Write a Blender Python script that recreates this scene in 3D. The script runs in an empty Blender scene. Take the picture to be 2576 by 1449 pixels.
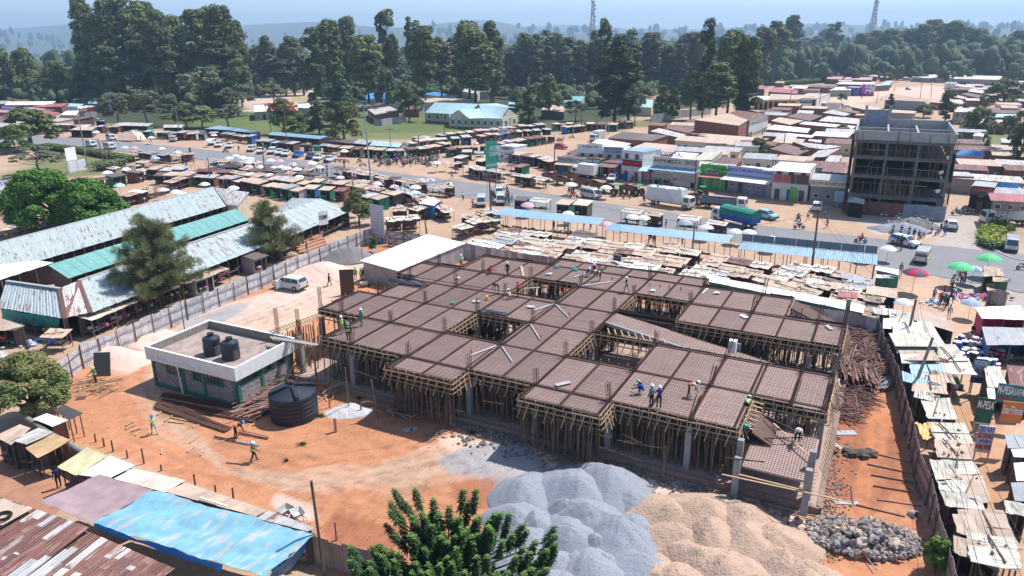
import bpy,math,random
import numpy as np
from mathutils import Vector,Matrix
from math import sin,cos,pi,radians,sqrt,atan2,hypot
R=random.Random(11)
SC=bpy.context.scene
COL=SC.collection
# ---------------------------------------------------------------- camera, sky, sun, exposure
F_PX,PITCH,ROLL,CAM_H=1849.46,.32562581,-.00652278,29.9
cd=bpy.data.cameras.new('camera');cam=bpy.data.objects.new('camera',cd);COL.objects.link(cam)
cd.sensor_width=36;cd.lens=F_PX/2576*36;cd.clip_start=.5;cd.clip_end=60000
_xr=Vector((1,0,0));_dn=Vector((0,-sin(PITCH),-cos(PITCH)));_fw=Vector((0,cos(PITCH),-sin(PITCH)))
_rt=_xr*cos(ROLL)-_dn*sin(ROLL);_d2=_xr*sin(ROLL)+_dn*cos(ROLL)
cam.matrix_world=Matrix(((_rt.x,-_d2.x,-_fw.x,0),(_rt.y,-_d2.y,-_fw.y,0),(_rt.z,-_d2.z,-_fw.z,CAM_H),(0,0,0,1)))
SC.camera=cam
SUN_AZ=atan2(.85,.5)
SUN_EL=radians(59)
W=bpy.data.worlds.new('World');SC.world=W;W.use_nodes=True
nt=W.node_tree;bg=nt.nodes['Background']
sky=nt.nodes.new('ShaderNodeTexSky');sky.sky_type='NISHITA';sky.sun_disc=False
sky.sun_elevation=SUN_EL;sky.sun_rotation=SUN_AZ;sky.altitude=1500;sky.air_density=1.0;sky.dust_density=1.6
nt.links.new(sky.outputs[0],bg.inputs[0]);bg.inputs[1].default_value=.15
sd=bpy.data.lights.new('sun','SUN');sd.energy=5.0;sd.angle=radians(.53);sd.color=(1,.975,.935)
sun=bpy.data.objects.new('sun',sd);COL.objects.link(sun)
_s=Vector((sin(SUN_AZ)*cos(SUN_EL),cos(SUN_AZ)*cos(SUN_EL),sin(SUN_EL)))
sun.rotation_euler=_s.to_track_quat('Z','Y').to_euler();sun.location=(60,60,120)
SC.view_settings.view_transform='Standard';SC.view_settings.look='None';SC.view_settings.gamma=1
SC.view_settings.exposure=.48
SC.view_settings.use_curve_mapping=False
# ---------------------------------------------------------------- helpers
def G(u,v,z=0.0):
 """point of the real place, at height z, seen at (u, v) of the 2576-wide survey print"""
 x=(u-1288)/F_PX;y=(v-724.5)/F_PX
 d=_rt*x+_d2*y+_fw
 k=(z-CAM_H)/d.z
 return Vector((d.x*k,d.y*k,z))
_TO={'A':188.7,'B':503.1,'C':817.6,'D':1086.8}
def T(t,x,y):
 return(int(t[1])*644+x*.25,_TO[t[0]]+y*.25)
def TG(t,x,y,z=0.0):
 return G(*T(t,x,y),z)
def ori(p,q):return atan2(q[1]-p[1],q[0]-p[0])
ORD=['first','second','third','fourth','fifth','sixth','seventh','eighth','ninth','tenth','eleventh','twelfth','thirteenth','fourteenth','fifteenth','sixteenth','seventeenth','eighteenth','nineteenth','twentieth']
TENS=['','','twenty','thirty','forty','fifty','sixty','seventy','eighty','ninety']
def ordn(i):
 if i<20:return ORD[i]
 n=i+1
 if n>99:return 'hundred-and-'+ordn(n-101)
 return TENS[n//10]+('-'+ORD[n%10-1]if n%10 else 'ieth').replace('yieth','ieth')
class MB:
 def __init__(s):s.v=[];s.f=[];s.m=[];s.uv={}
 def add(s,vs,fs,mi=0,uv=None):
  b=len(s.v);s.v+=[tuple(p)for p in vs]
  for k,f in enumerate(fs):
   if uv:s.uv[len(s.f)]=uv[k]
   s.f.append(tuple(b+i for i in f));s.m.append(mi)
  return s
 def quad(s,a,b,c,d,mi=0,uv=None):return s.add([a,b,c,d],[(0,1,2,3)],mi,[uv]if uv else None)
 def box(s,c,size,rz=0,mi=0,rx=0,ry=0):
  M_=Matrix.Rotation(rz,3,'Z')@Matrix.Rotation(ry,3,'Y')@Matrix.Rotation(rx,3,'X')
  c=Vector(c);hx,hy,hz=size[0]/2,size[1]/2,size[2]/2
  vs=[c+M_@Vector((x,y,z))for z in(-hz,hz)for y in(-hy,hy)for x in(-hx,hx)]
  return s.add(vs,[(0,2,3,1),(4,5,7,6),(0,1,5,4),(2,6,7,3),(0,4,6,2),(1,3,7,5)],mi)
 def beam(s,p,q,w,h=None,mi=0):
  p=Vector(p);q=Vector(q);h=h or w;d=(q-p)
  if d.length<1e-5:return s
  d.normalize();a=Vector((0,0,1))if abs(d.z)<.95 else Vector((1,0,0))
  x=d.cross(a).normalized()*(w/2);y=x.cross(d).normalized()*(h/2)
  vs=[o+i*x+j*y for o in(p,q)for i,j in((-1,-1),(1,-1),(1,1),(-1,1))]
  return s.add(vs,[(0,3,2,1),(4,5,6,7),(0,1,5,4),(1,2,6,5),(2,3,7,6),(3,0,4,7)],mi)
 def tube(s,p,q,r0,r1=None,n=6,mi=0,cap=True):
  r1=r0 if r1 is None else r1;p=Vector(p);q=Vector(q);d=(q-p).normalized()
  a=Vector((0,0,1))if abs(d.z)<.9 else Vector((1,0,0))
  x=d.cross(a).normalized();y=d.cross(x)
  vs=[o+(x*cos(2*pi*i/n)+y*sin(2*pi*i/n))*r for o,r in((p,r0),(q,r1))for i in range(n)]
  fs=[(i,i+n,(i+1)%n+n,(i+1)%n)for i in range(n)]
  if cap:fs+=[tuple(range(n)),tuple(range(2*n-1,n-1,-1))]
  return s.add(vs,fs,mi)
 def lathe(s,prof,n=16,c=(0,0,0),mi=0):
  vs=[];fs=[]
  for r,z in prof:
   vs+=[(c[0]+r*cos(2*pi*i/n),c[1]+r*sin(2*pi*i/n),c[2]+z)for i in range(n)]
  for k in range(len(prof)-1):
   for i in range(n):
    j=(i+1)%n;fs.append((k*n+i,k*n+j,k*n+n+j,k*n+n+i))
  fs.append(tuple(range((len(prof)-1)*n,len(prof)*n)));fs.append(tuple(range(n-1,-1,-1)))
  return s.add(vs,fs,mi)
 def prism(s,pts,z0,z1,mi=0):
  n=len(pts)
  a=sum(pts[i][0]*pts[(i+1)%n][1]-pts[(i+1)%n][0]*pts[i][1]for i in range(n))
  if a<0:pts=pts[::-1]
  vs=[(p[0],p[1],z0)for p in pts]+[(p[0],p[1],z1)for p in pts]
  fs=[tuple(range(n-1,-1,-1)),tuple(range(n,2*n))]+[(i,(i+1)%n,(i+1)%n+n,i+n)for i in range(n)]
  return s.add(vs,fs,mi)
 def sheet(s,A,B,C,D,th=.03,mi=0,sag=0,nx=1,ny=1,rag=0,uvs=1):
  """thin sheet with thickness; A-B top edge, D-C bottom edge; UV in metres (x across, y along slope)"""
  A,B,C,D=map(Vector,(A,B,C,D));n=(B-A).cross(D-A).normalized()
  if n.z<0:n=-n
  wl=(B-A).length;sl=(D-A).length;P=[];U=[]
  for j in range(ny+1):
   for i in range(nx+1):
    a=i/nx;b=j/ny
    p=(A*(1-a)+B*a)*(1-b)+(D*(1-a)+C*a)*b
    if sag:p=p-Vector((0,0,sag*4*(a*(1-a)+b*(1-b))*R.uniform(.3,1)))
    if rag:p=p+Vector((R.uniform(-rag,rag),R.uniform(-rag,rag),R.uniform(-rag,rag)*.6))
    P.append(p);U.append((a*wl*uvs,b*sl*uvs))
  N=len(P);vs=P+[p-n*th for p in P];fs=[];uv=[]
  w=nx+1
  for j in range(ny):
   for i in range(nx):
    q=(j*w+i,(j+1)*w+i,(j+1)*w+i+1,j*w+i+1)
    fs.append(q);uv.append([U[k]for k in q]);q2=tuple(k+N for k in q[::-1]);fs.append(q2);uv.append([U[k-N]for k in q2])
  ring=[i for i in range(w)]+[j*w+nx for j in range(1,ny+1)]+[ny*w+i for i in range(nx-1,-1,-1)]+[j*w for j in range(ny-1,0,-1)]
  for k in range(len(ring)):
   a,b=ring[k],ring[(k+1)%len(ring)];fs.append((a,b,b+N,a+N));uv.append([U[a],U[b],U[b],U[a]])
  return s.add(vs,fs,mi,uv)
 def blob(s,c,r,n=7,m=5,jit=.15,mi=0,sq=(1,1,1)):
  vs=[];fs=[]
  for k in range(1,m):
   th=pi*k/m
   for i in range(n):
    j=1+R.uniform(-jit,jit)
    vs.append((c[0]+r*sq[0]*j*sin(th)*cos(2*pi*i/n),c[1]+r*sq[1]*j*sin(th)*sin(2*pi*i/n),c[2]+r*sq[2]*j*cos(th)))
  vs+=[(c[0],c[1],c[2]+r*sq[2]),(c[0],c[1],c[2]-r*sq[2])]
  for k in range(m-2):
   for i in range(n):
    j=(i+1)%n;fs.append((k*n+i,(k+1)*n+i,(k+1)*n+j,k*n+j))
  t=len(vs)-2
  for i in range(n):
   j=(i+1)%n;fs.append((t,i,j));fs.append((t+1,(m-2)*n+j,(m-2)*n+i))
  return s.add(vs,fs,mi)
 def rock(s,c,r,mi=0):
  return s.blob(c,r,5,4,.35,mi,(R.uniform(.7,1.2),R.uniform(.7,1.2),R.uniform(.5,.9)))
 def mesh(s,name,mats,smooth=False):
  me=bpy.data.meshes.new(name);me.from_pydata(s.v,[],s.f)
  for m in(mats if isinstance(mats,(list,tuple))else[mats]if mats else[]):me.materials.append(m)
  if any(s.m):me.polygons.foreach_set('material_index',s.m)
  if s.uv:
   ul=me.uv_layers.new(name='UVMap');li=0;dat=ul.data
   for k,f in enumerate(s.f):
    uu=s.uv.get(k)
    for q in range(len(f)):
     if uu:dat[li].uv=uu[q]
     li+=1
  if smooth:me.polygons.foreach_set('use_smooth',[True]*len(s.f))
  me.update();return me
 def build(s,name,mats,parent=None,loc=(0,0,0),rz=0,smooth=False):
  return link(name,s.mesh(name,mats,smooth),parent,loc,rz)
def link(name,me,parent=None,loc=(0,0,0),rz=0):
 o=bpy.data.objects.new(name,me);COL.objects.link(o)
 o.location=loc;o.rotation_euler=(0,0,rz)
 if parent:o.parent=parent
 return o
def tag(o,label,cat,group=None):
 o['label']=label;o['category']=cat
 if group:o['group']=group
 return o
def thing(name,label,cat,loc=(0,0,0),rz=0,group=None):
 return tag(link(name,None,None,loc,rz),label,cat,group)
def struct(o):o['kind']='structure';return o
def stuff(o):o['kind']='stuff';return o
class Tm:
 """pattern of a thing: its parts are meshes; put() makes one individual"""
 def __init__(s):s.p=[]
 def add(s,name,mb,mats,parent=-1,loc=(0,0,0),rz=0,smooth=False,kind=None,rx=0):
  me=mb.mesh(name,mats,smooth)if isinstance(mb,MB)else mb
  s.p.append((name,me,parent,loc,rz,kind,rx));return len(s.p)-1
 def put(s,name,label,cat,loc,rz=0,group=None,scale=1,swap=None,skip=(),scl=None,tilt=0):
  if len(s.p)==1:
   o=tag(link(name,s.p[0][1],None,loc,rz),label,cat,group);o.scale=scl or(scale,)*3
   s._swap(o,swap);o.rotation_euler.x=tilt;return o
  root=thing(name,label,cat,loc,rz,group);root.scale=scl or(scale,)*3;root.rotation_euler.x=tilt;obs=[]
  for k,(n,me,pa,lc,r,kd,rx)in enumerate(s.p):
   if n in skip:obs.append(root);continue
   o=link(n,me,root if pa<0 else obs[pa],lc,r);o.rotation_euler.x=rx;s._swap(o,swap)
   if kd:o['kind']=kd
   obs.append(o)
  return root
 def _swap(s,o,swap):
  if swap:
   for i,m in enumerate(o.data.materials):
    if m and m.name in swap:o.material_slots[i].link='OBJECT';o.material_slots[i].material=swap[m.name]
    # ---------------------------------------------------------------- materials
MT={}
def mat(name,col,rough=.85,col2=None,scale=2.0,mix=.5,bump=0.0,bscale=8.0,rnd=0.0,metal=0.0,stretch=None,contrast=2.2,coord='W',spec=.3,detail=4.0,attr=None):
 if name in MT:return MT[name]
 m=bpy.data.materials.new(name);m.use_nodes=True;t=m.node_tree;N=t.nodes;L=t.links
 b=N['Principled BSDF'];b.inputs['Roughness'].default_value=rough;b.inputs['Metallic'].default_value=metal
 b.inputs['Specular IOR Level'].default_value=spec
 if coord=='W':src=N.new('ShaderNodeNewGeometry').outputs['Position']
 elif coord=='UV':src=N.new('ShaderNodeTexCoord').outputs['UV']
 else:src=N.new('ShaderNodeTexCoord').outputs['Object']
 mp=N.new('ShaderNodeMapping');L.new(src,mp.inputs[0])
 if stretch:mp.inputs['Scale'].default_value=stretch
 no=N.new('ShaderNodeTexNoise');no.inputs['Scale'].default_value=scale;no.inputs['Detail'].default_value=detail;no.inputs['Roughness'].default_value=.6
 L.new(mp.outputs[0],no.inputs['Vector'])
 mr=N.new('ShaderNodeMapRange');mr.inputs[1].default_value=.5-.5/contrast+(.5-mix)*.4;mr.inputs[2].default_value=.5+.5/contrast+(.5-mix)*.4
 L.new(no.outputs['Fac'],mr.inputs[0])
 mx=N.new('ShaderNodeMix');mx.data_type='RGBA'
 c2=col2 or tuple(c*.72 for c in col)
 mx.inputs[6].default_value=(*col,1);mx.inputs[7].default_value=(*c2,1);L.new(mr.outputs[0],mx.inputs[0])
 out=mx.outputs[2]
 if attr:
  at=N.new('ShaderNodeAttribute');at.attribute_name=attr
  m2=N.new('ShaderNodeMix');m2.data_type='RGBA';m2.blend_type='MULTIPLY';m2.inputs[0].default_value=1
  L.new(at.outputs['Color'],m2.inputs[6]);L.new(out,m2.inputs[7]);out=m2.outputs[2]
 if rnd:
  oi=N.new('ShaderNodeObjectInfo');hs=N.new('ShaderNodeHueSaturation')
  m3=N.new('ShaderNodeMapRange');m3.inputs[3].default_value=1-rnd;m3.inputs[4].default_value=1+rnd
  L.new(oi.outputs['Random'],m3.inputs[0]);L.new(m3.outputs[0],hs.inputs['Value']);L.new(out,hs.inputs['Color']);out=hs.outputs[0]
 L.new(out,b.inputs['Base Color'])
 if bump:
  n2=N.new('ShaderNodeTexNoise');n2.inputs['Scale'].default_value=bscale;n2.inputs['Detail'].default_value=5;L.new(mp.outputs[0],n2.inputs['Vector'])
  bp=N.new('ShaderNodeBump');bp.inputs['Strength'].default_value=bump;bp.inputs['Distance'].default_value=.1
  L.new(n2.outputs['Fac'],bp.inputs['Height']);L.new(bp.outputs[0],b.inputs['Normal'])
 MT[name]=m;return m
def tin(name,col,rust=0.0,rcol=(.20,.075,.045),rough=.5,metal=.0,pitch=.17,rnd=.12,dirt=.25,rscale=1.0):
 """corrugated sheet: ribs and rust follow the sheet's own UV"""
 if name in MT:return MT[name]
 m=bpy.data.materials.new(name);m.use_nodes=True;t=m.node_tree;N=t.nodes;L=t.links
 b=N['Principled BSDF'];b.inputs['Roughness'].default_value=rough;b.inputs['Metallic'].default_value=metal;b.inputs['Specular IOR Level'].default_value=.4
 uv=N.new('ShaderNodeTexCoord').outputs['UV'];oi=N.new('ShaderNodeObjectInfo')
 add=N.new('ShaderNodeVectorMath');add.operation='MULTIPLY_ADD';add.inputs[1].default_value=(1,1,1);L.new(uv,add.inputs[0])
 cv=N.new('ShaderNodeCombineXYZ');ml=N.new('ShaderNodeMath');ml.operation='MULTIPLY';ml.inputs[1].default_value=57
 L.new(oi.outputs['Random'],ml.inputs[0]);L.new(ml.outputs[0],cv.inputs[2]);L.new(cv.outputs[0],add.inputs[2])
 mp=N.new('ShaderNodeMapping');mp.inputs['Scale'].default_value=(2.6*rscale,.55*rscale,1);L.new(add.outputs[0],mp.inputs[0])
 no=N.new('ShaderNodeTexNoise');no.inputs['Scale'].default_value=1;no.inputs['Detail'].default_value=5;no.inputs['Roughness'].default_value=.62;L.new(mp.outputs[0],no.inputs['Vector'])
 mr=N.new('ShaderNodeMapRange');th=.74-.42*rust;mr.inputs[1].default_value=th-.03;mr.inputs[2].default_value=th+.05;L.new(no.outputs['Fac'],mr.inputs[0])
 if rust<=0:mr.inputs[1].default_value=2;mr.inputs[2].default_value=3
 n3=N.new('ShaderNodeTexNoise');n3.inputs['Scale'].default_value=1.3;n3.inputs['Detail'].default_value=6;L.new(add.outputs[0],n3.inputs['Vector'])
 m3=N.new('ShaderNodeMapRange');m3.inputs[1].default_value=.3;m3.inputs[2].default_value=.7;m3.inputs[3].default_value=1;m3.inputs[4].default_value=1-dirt;L.new(n3.outputs['Fac'],m3.inputs[0])
 mx=N.new('ShaderNodeMix');mx.data_type='RGBA';mx.inputs[6].default_value=(*col,1);mx.inputs[7].default_value=(*rcol,1);L.new(mr.outputs[0],mx.inputs[0])
 hs=N.new('ShaderNodeHueSaturation');L.new(mx.outputs[2],hs.inputs['Color'])
 m4=N.new('ShaderNodeMapRange');m4.inputs[3].default_value=1-rnd;m4.inputs[4].default_value=1+rnd;L.new(oi.outputs['Random'],m4.inputs[0])
 mu=N.new('ShaderNodeMath');mu.operation='MULTIPLY';L.new(m3.outputs[0],mu.inputs[0]);L.new(m4.outputs[0],mu.inputs[1]);L.new(mu.outputs[0],hs.inputs['Value'])
 L.new(hs.outputs[0],b.inputs['Base Color'])
 if pitch:
  sx=N.new('ShaderNodeSeparateXYZ');L.new(uv,sx.inputs[0]);sn=N.new('ShaderNodeMath');sn.operation='MULTIPLY';sn.inputs[1].default_value=2*pi/pitch;L.new(sx.outputs[0],sn.inputs[0])
  s2=N.new('ShaderNodeMath');s2.operation='SINE';L.new(sn.outputs[0],s2.inputs[0])
  bp=N.new('ShaderNodeBump');bp.inputs['Strength'].default_value=.7;bp.inputs['Distance'].default_value=.03;L.new(s2.outputs[0],bp.inputs['Height']);L.new(bp.outputs[0],b.inputs['Normal'])
 MT[name]=m;return m
_pc={}
def paint(r,g,b,rough=.6):
 k=(round(r,2),round(g,2),round(b,2),rough)
 if k not in _pc:_pc[k]=mat('paint_%02d%02d%02d_%d'%(r*99,g*99,b*99,rough*10),(r,g,b),rough,mix=.4,scale=1.5,col2=(r*.82,g*.8,b*.78))
 return _pc[k]
M_soil=mat('soil',(1,1,1),1,(.72,.66,.62),1.1,.5,.5,6,attr='soil',detail=9,contrast=1.6)
M_conc=mat('concrete',(.33,.32,.31),.9,(.22,.21,.205),1.2,bump=.2)
M_concl=mat('pale_concrete',(.42,.41,.40),.9,(.3,.29,.28),1.5)
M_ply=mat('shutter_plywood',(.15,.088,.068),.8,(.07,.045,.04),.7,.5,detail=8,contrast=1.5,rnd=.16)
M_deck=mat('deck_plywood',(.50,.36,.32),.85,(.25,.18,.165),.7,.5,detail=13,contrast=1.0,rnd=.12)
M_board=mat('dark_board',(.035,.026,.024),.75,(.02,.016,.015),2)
M_timber=mat('new_timber',(.50,.35,.22),.8,(.36,.23,.13),1.5,rnd=.18)
M_pole=mat('eucalyptus_pole',(.23,.155,.11),.9,(.13,.08,.06),1.5,rnd=.3)
M_rebar=mat('rebar',(.085,.045,.04),.7,(.12,.055,.035),3,rnd=.2)
M_rebarb=mat('blue_steel_bar',(.06,.075,.11),.5,(.04,.045,.07),3)
M_white=mat('white_sheet',(.80,.81,.81),.45,(.72,.74,.76),.8)
M_black=mat('black_plastic',(.013,.017,.028),.45,(.022,.027,.04),2,spec=.4)
M_dark=mat('dark_interior',(.02,.018,.018),.95)
M_glass=mat('window_glass',(.03,.04,.05),.08,(.05,.06,.07),3,spec=.8)
M_tyre=mat('tyre_rubber',(.018,.017,.016),.9)
M_steel=mat('galvanised_steel',(.42,.43,.44),.45,(.3,.31,.33),2,metal=.3)
M_gravel=mat('crushed_stone',(.40,.42,.47),.95,(.16,.17,.20),9,.5,1,16,detail=12,contrast=1.0)
M_sand=mat('building_sand',(.52,.37,.28),1,(.33,.22,.16),1.3,.5,1,7,detail=12,contrast=1.2)
M_stone=mat('quarry_stone',(.40,.31,.25),.9,(.19,.18,.19),1.1,.5,.3,8,rnd=.35,contrast=4)
M_block=mat('grey_block',(.30,.28,.28),.9,(.22,.20,.20),2,rnd=.15)
M_brick=mat('red_brick_wall',(.25,.11,.07),.9,(.17,.075,.05),3,rnd=.2)
M_green=paint(.03,.16,.12);M_whitep=paint(.78,.78,.76)
M_card=mat('cardboard',(.56,.44,.35),.95,(.42,.31,.24),.9,.5,rnd=.22)
M_tarpw=mat('pale_tarpaulin',(.66,.62,.57),.8,(.5,.43,.37),.9,.4,rnd=.15)
M_leafd=mat('leaves_dark',(.032,.052,.018),.7,(.016,.03,.012),.35,rnd=.22,spec=.2)
M_leafm=mat('leaves_green',(.055,.095,.022),.65,(.028,.055,.015),.5,rnd=.2,spec=.2)
M_leafl=mat('leaves_fresh',(.10,.20,.035),.6,(.05,.11,.022),.6,rnd=.12,spec=.3)
M_bark=mat('bark',(.13,.10,.08),.95,(.07,.055,.045),3,rnd=.2)
# ---------------------------------------------------------------- ground, road, hills, haze
def wob(x,y,s,a):
 return a*(np.sin(x/s+1.3*np.sin(y/s*.7))+.6*np.sin(y/s*1.7+2*np.sin(x/s*1.3))+.4*np.sin((x+y)/s*3.1))
def inpoly(X,Y,pts):
 res=np.zeros(X.shape,bool);n=len(pts);j=n-1
 for i in range(n):
  xi,yi=pts[i][0],pts[i][1];xj,yj=pts[j][0],pts[j][1]
  c=((yi>Y)!=(yj>Y))&(X<(xj-xi)*(Y-yi)/(yj-yi+1e-12)+xi);res^=c;j=i
 return res
RED=(.51,.215,.105);REDD=(.36,.14,.075);TAN=(.54,.37,.265);TANL=(.64,.49,.39);PINK=(.64,.49,.42)
GRAV=(.34,.345,.37);GRASS=(.13,.17,.055);GRASSD=(.10,.105,.05);FIELD=(.17,.24,.07);DRY=(.33,.28,.14)
LAYERS=[(TAN,[(-300,640),(-300,280),(250,312),(640,345),(900,335),(1290,335),(1560,330),(1600,290),(1900,250),(1960,175),(2300,175),(2700,215),(2900,1500),(-400,1500)],1.5),(GRASS,[(640,300),(820,285),(1060,268),(1300,320),(1180,345),(980,352),(700,352),(620,330)],.6),(GRASS,[(440,300),(640,285),(700,350),(520,330)],.8),(TANL,[(600,262),(620,236),(700,226),(800,222),(800,258),(770,276),(620,283)],1),(DRY,[(720,246),(790,240),(790,252),(725,258)],1),(GRASS,[(1520,325),(1620,320),(1760,315),(1790,305),(1650,300),(1540,305)],1),(FIELD,[(1915,213),(1930,188),(2050,190),(2100,208),(1990,216)],1),(GRASS,[(2385,420),(2576,440),(2576,330),(2500,320),(2390,350)],.5),(GRASS,[(60,420),(120,375),(330,405),(340,420),(280,440),(100,450)],.3),(GRASS,[(0,445),(60,430),(60,455),(0,458)],.2),(GRASSD,[(0,500),(75,497),(110,510),(60,545),(0,565)],.4),(GRASS,[(2460,610),(2500,570),(2576,565),(2576,615)],.3),(RED,[(80,1080),(160,915),(480,800),(800,665),(950,608),(1180,625),(2200,780),(2215,900),(2270,1100),(2330,1300),(2400,1500),(900,1500),(780,1340),(400,1180)],.6),(TANL,[(430,835),(560,790),(700,735),(860,690),(900,640),(940,640),(900,720),(800,790),(700,850),(600,860)],1.2),(PINK,[(270,905),(430,850),(480,790),(640,745),(790,690),(800,740),(640,800),(540,820),(400,900),(330,940)],.8),(GRAV,[(440,850),(460,815),(590,765),(620,775),(560,815),(500,840)],.7),(TAN,[(330,1000),(380,960),(420,900),(440,940),(380,1040),(600,1180),(900,1200),(1150,1100),(1290,1110),(1150,1180),(1000,1250),(700,1230),(400,1110)],1.5),(TANL,[(1090,1100),(1200,1075),(1310,1115),(1400,1180),(1300,1200),(1150,1160)],.8),(GRAV,[(1100,1160),(1180,1118),(1290,1112),(1340,1150),(1400,1200),(1330,1260),(1230,1260),(1200,1200),(1130,1190)],.5),(REDD,[(1130,1230),(1230,1205),(1260,1260),(1190,1290)],.5),(PINK,[(680,1270),(700,1240),(790,1270),(800,1310),(740,1320)],.4),(REDD,[(820,1330),(860,1290),(1000,1330),(980,1400),(850,1390)],.7),(REDD,[(2100,1010),(2180,1000),(2250,1080),(2290,1250),(2200,1290),(2090,1240),(2060,1180)],.8),(RED,[(2170,1000),(2215,1000),(2230,1120),(2190,1300),(2150,1300),(2180,1130)],.4),(PINK,[(1560,1180),(1700,1200),(1900,1260),(2050,1310),(2000,1340),(1800,1290),(1600,1230)],.4),(TAN,[(2240,760),(2320,700),(2500,640),(2700,700),(2800,1500),(2420,1500),(2300,1050)],.6),((.47,.27,.16),[(2380,1020),(2520,1000),(2570,1449),(2430,1449)],.5),((.42,.20,.12),[(-100,1170),(80,1100),(260,1190),(110,1310),(-100,1250)],.4),((.45,.24,.15),[(0,905),(140,900),(170,925),(60,960),(0,950)],.3),(TANL,[(1900,300),(2180,225),(2350,215),(2500,240),(2350,250),(2240,235),(2060,300),(1920,340)],.7),((.50,.42,.36),[(2130,540),(2340,545),(2420,555),(2400,600),(2200,590)],.8),((.40,.37,.35),[(2390,510),(2460,505),(2490,620),(2576,650),(2576,800),(2380,700),(2340,620)],.8),]
def soilgrid(name,x0,x1,y0,y1,st,z,hole=None):
 xs=np.arange(x0,x1+st*.5,st);ys=np.arange(y0,y1+st*.5,st)
 X,Y=np.meshgrid(xs,ys);C=np.zeros(X.shape+(4,));C[...,3]=1
 gn=.5+.5*np.sin(X/37+2*np.sin(Y/53))*np.sin(Y/61)
 base=np.array((.05,.068,.028));b2=np.array((.12,.13,.06));C[...,:3]=base+(b2-base)*np.clip(gn-.55,0,1)[...,None]*1.2
 for col,pts,w in LAYERS:
  pp=[G(u,v)for u,v in pts]
  for k in range(3):
   m=inpoly(X+wob(X+17*k,Y,3+k*1.5,w*.6),Y+wob(Y,X+9*k,2.5+k,w*.6),pp)
   C[m,:3]=C[m,:3]*(.66-.3*(k==2))+np.array(col)*(.34+.3*(k==2))
 if st<.3:
  for tr in([(330,960),(400,1080),(560,1160),(760,1190),(1000,1150),(1200,1090),(1300,1075)],[(420,900),(430,980),(520,1090),(700,1170),(900,1230),(1100,1290),(1250,1300)],[(640,800),(760,740),(880,690),(930,640)],[(480,860),(600,830),(760,770),(860,720)],[(2190,960),(2180,1080),(2170,1200),(2230,1290)],[(800,1330),(850,1250),(1000,1190),(1150,1180)]):
   pp=[G(*q)for q in tr];D=np.full(X.shape,99.)
   for a,b in zip(pp,pp[1:]):
    d=b-a;L2=d.x*d.x+d.y*d.y;t=np.clip(((X-a.x)*d.x+(Y-a.y)*d.y)/L2,0,1);D=np.minimum(D,np.hypot(X-a.x-t*d.x,Y-a.y-t*d.y))
   D=D+wob(X,Y,2.2,.12)
   for o in(.75,1.9):m=np.exp(-((D-o)/.2)**2);C[...,:3]*=(1-.22*m*(.6+.4*np.sin(X*3+Y*2)))[...,None]
  nz=np.random.RandomState(3).rand(*X.shape);C[...,:3]*=(1-.16*(nz>.93)+.07*(nz<.06))[...,None]
  m=(np.sin(X*1.1+3*np.sin(Y*.6))*np.sin(Y*1.3+2*np.sin(X*.5))>.62);C[m,:3]*=.9
 C[...,:3]*=(1+wob(X,Y,5.3,.04)+wob(Y,X,1.9,.03))[...,None]
 Z=z+wob(X,Y,4.1,.012)+wob(Y,X,1.3,.006)
 nx,ny=len(xs),len(ys);V=np.stack([X,Y,Z],-1).reshape(-1,3)
 ii=np.arange(nx*ny).reshape(ny,nx);F=np.stack([ii[:-1,:-1],ii[:-1,1:],ii[1:,1:],ii[1:,:-1]],-1).reshape(-1,4)
 if hole is not None:
  cx=V[F].mean(1);k=~((cx[:,0]>hole[0])&(cx[:,0]<hole[1])&(cx[:,1]>hole[2])&(cx[:,1]<hole[3]));F=F[k]
 me=bpy.data.meshes.new(name);me.vertices.add(len(V));me.vertices.foreach_set('co',V.ravel())
 me.loops.add(F.size);me.loops.foreach_set('vertex_index',F.ravel().astype(np.int32));me.polygons.add(len(F))
 me.polygons.foreach_set('loop_start',np.arange(0,F.size,4,dtype=np.int32));me.update(calc_edges=True)
 ca=me.color_attributes.new('soil','FLOAT_COLOR','POINT');ca.data.foreach_set('color',C.reshape(-1).astype(np.float32))
 me.polygons.foreach_set('use_smooth',[True]*len(F));me.materials.append(M_soil)
 return struct(link(name,me))
soilgrid('ground',-63,69,21,189,.6,0,(-45,30,36,111))
soilgrid('yard_ground',-45,30,36,111,.25,.0)
soilgrid('outer_ground',-420,420,-84,840,6,-.03,(-63,69,21,189))
def farland():
 n=220;m=70;V=[];F=[]
 rr=[(400+30*(i))if i<22 else 1060*(1.09**(i-22))for i in range(m)]
 rr=[r for r in rr if r<9500];m=len(rr)
 for i,r in enumerate(rr):
  for j in range(n+1):
   a=radians(-100+200*j/n);x=r*sin(a);y=r*cos(a)
   left=1/(1+math.exp(max(-50,min(50,(x+60+.08*y)/(80+.06*abs(y))))))
   drop=-min(150,max(0,r-650)*.055)*left-min(60,max(0,r-1600)*.012)*(1-left)
   hz=0
   if r>2400:
    q=(r-2400)/3600
    rid=.5+.5*sin(a*9+sin(a*23)+r/1500)+.35*sin(a*31+r/700)
    hz=(262*min(1,q)**.9*(.8+.18*rid))*(1.12-.6/(1+math.exp(-(a*9-.6))))+22*rid*min(1,q*3)
   und=6*sin(x/190+1)*sin(y/230)+4*sin(x/77)*sin(y/91+2)
   V.append((x,y,-1.2+(und*min(1,max(0,(r-700)/500))-abs(und)*0)+drop+hz-(0 if r>420 else .4)))
 w=n+1
 for i in range(m-1):
  for j in range(n):F.append((i*w+j,i*w+j+1,(i+1)*w+j+1,(i+1)*w+j))
 return V,F
_V,_F=farland()
M_far=mat('far_country',(.035,.055,.022),1,(.13,.13,.07),.006,.45,detail=10,contrast=1.6)
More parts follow.
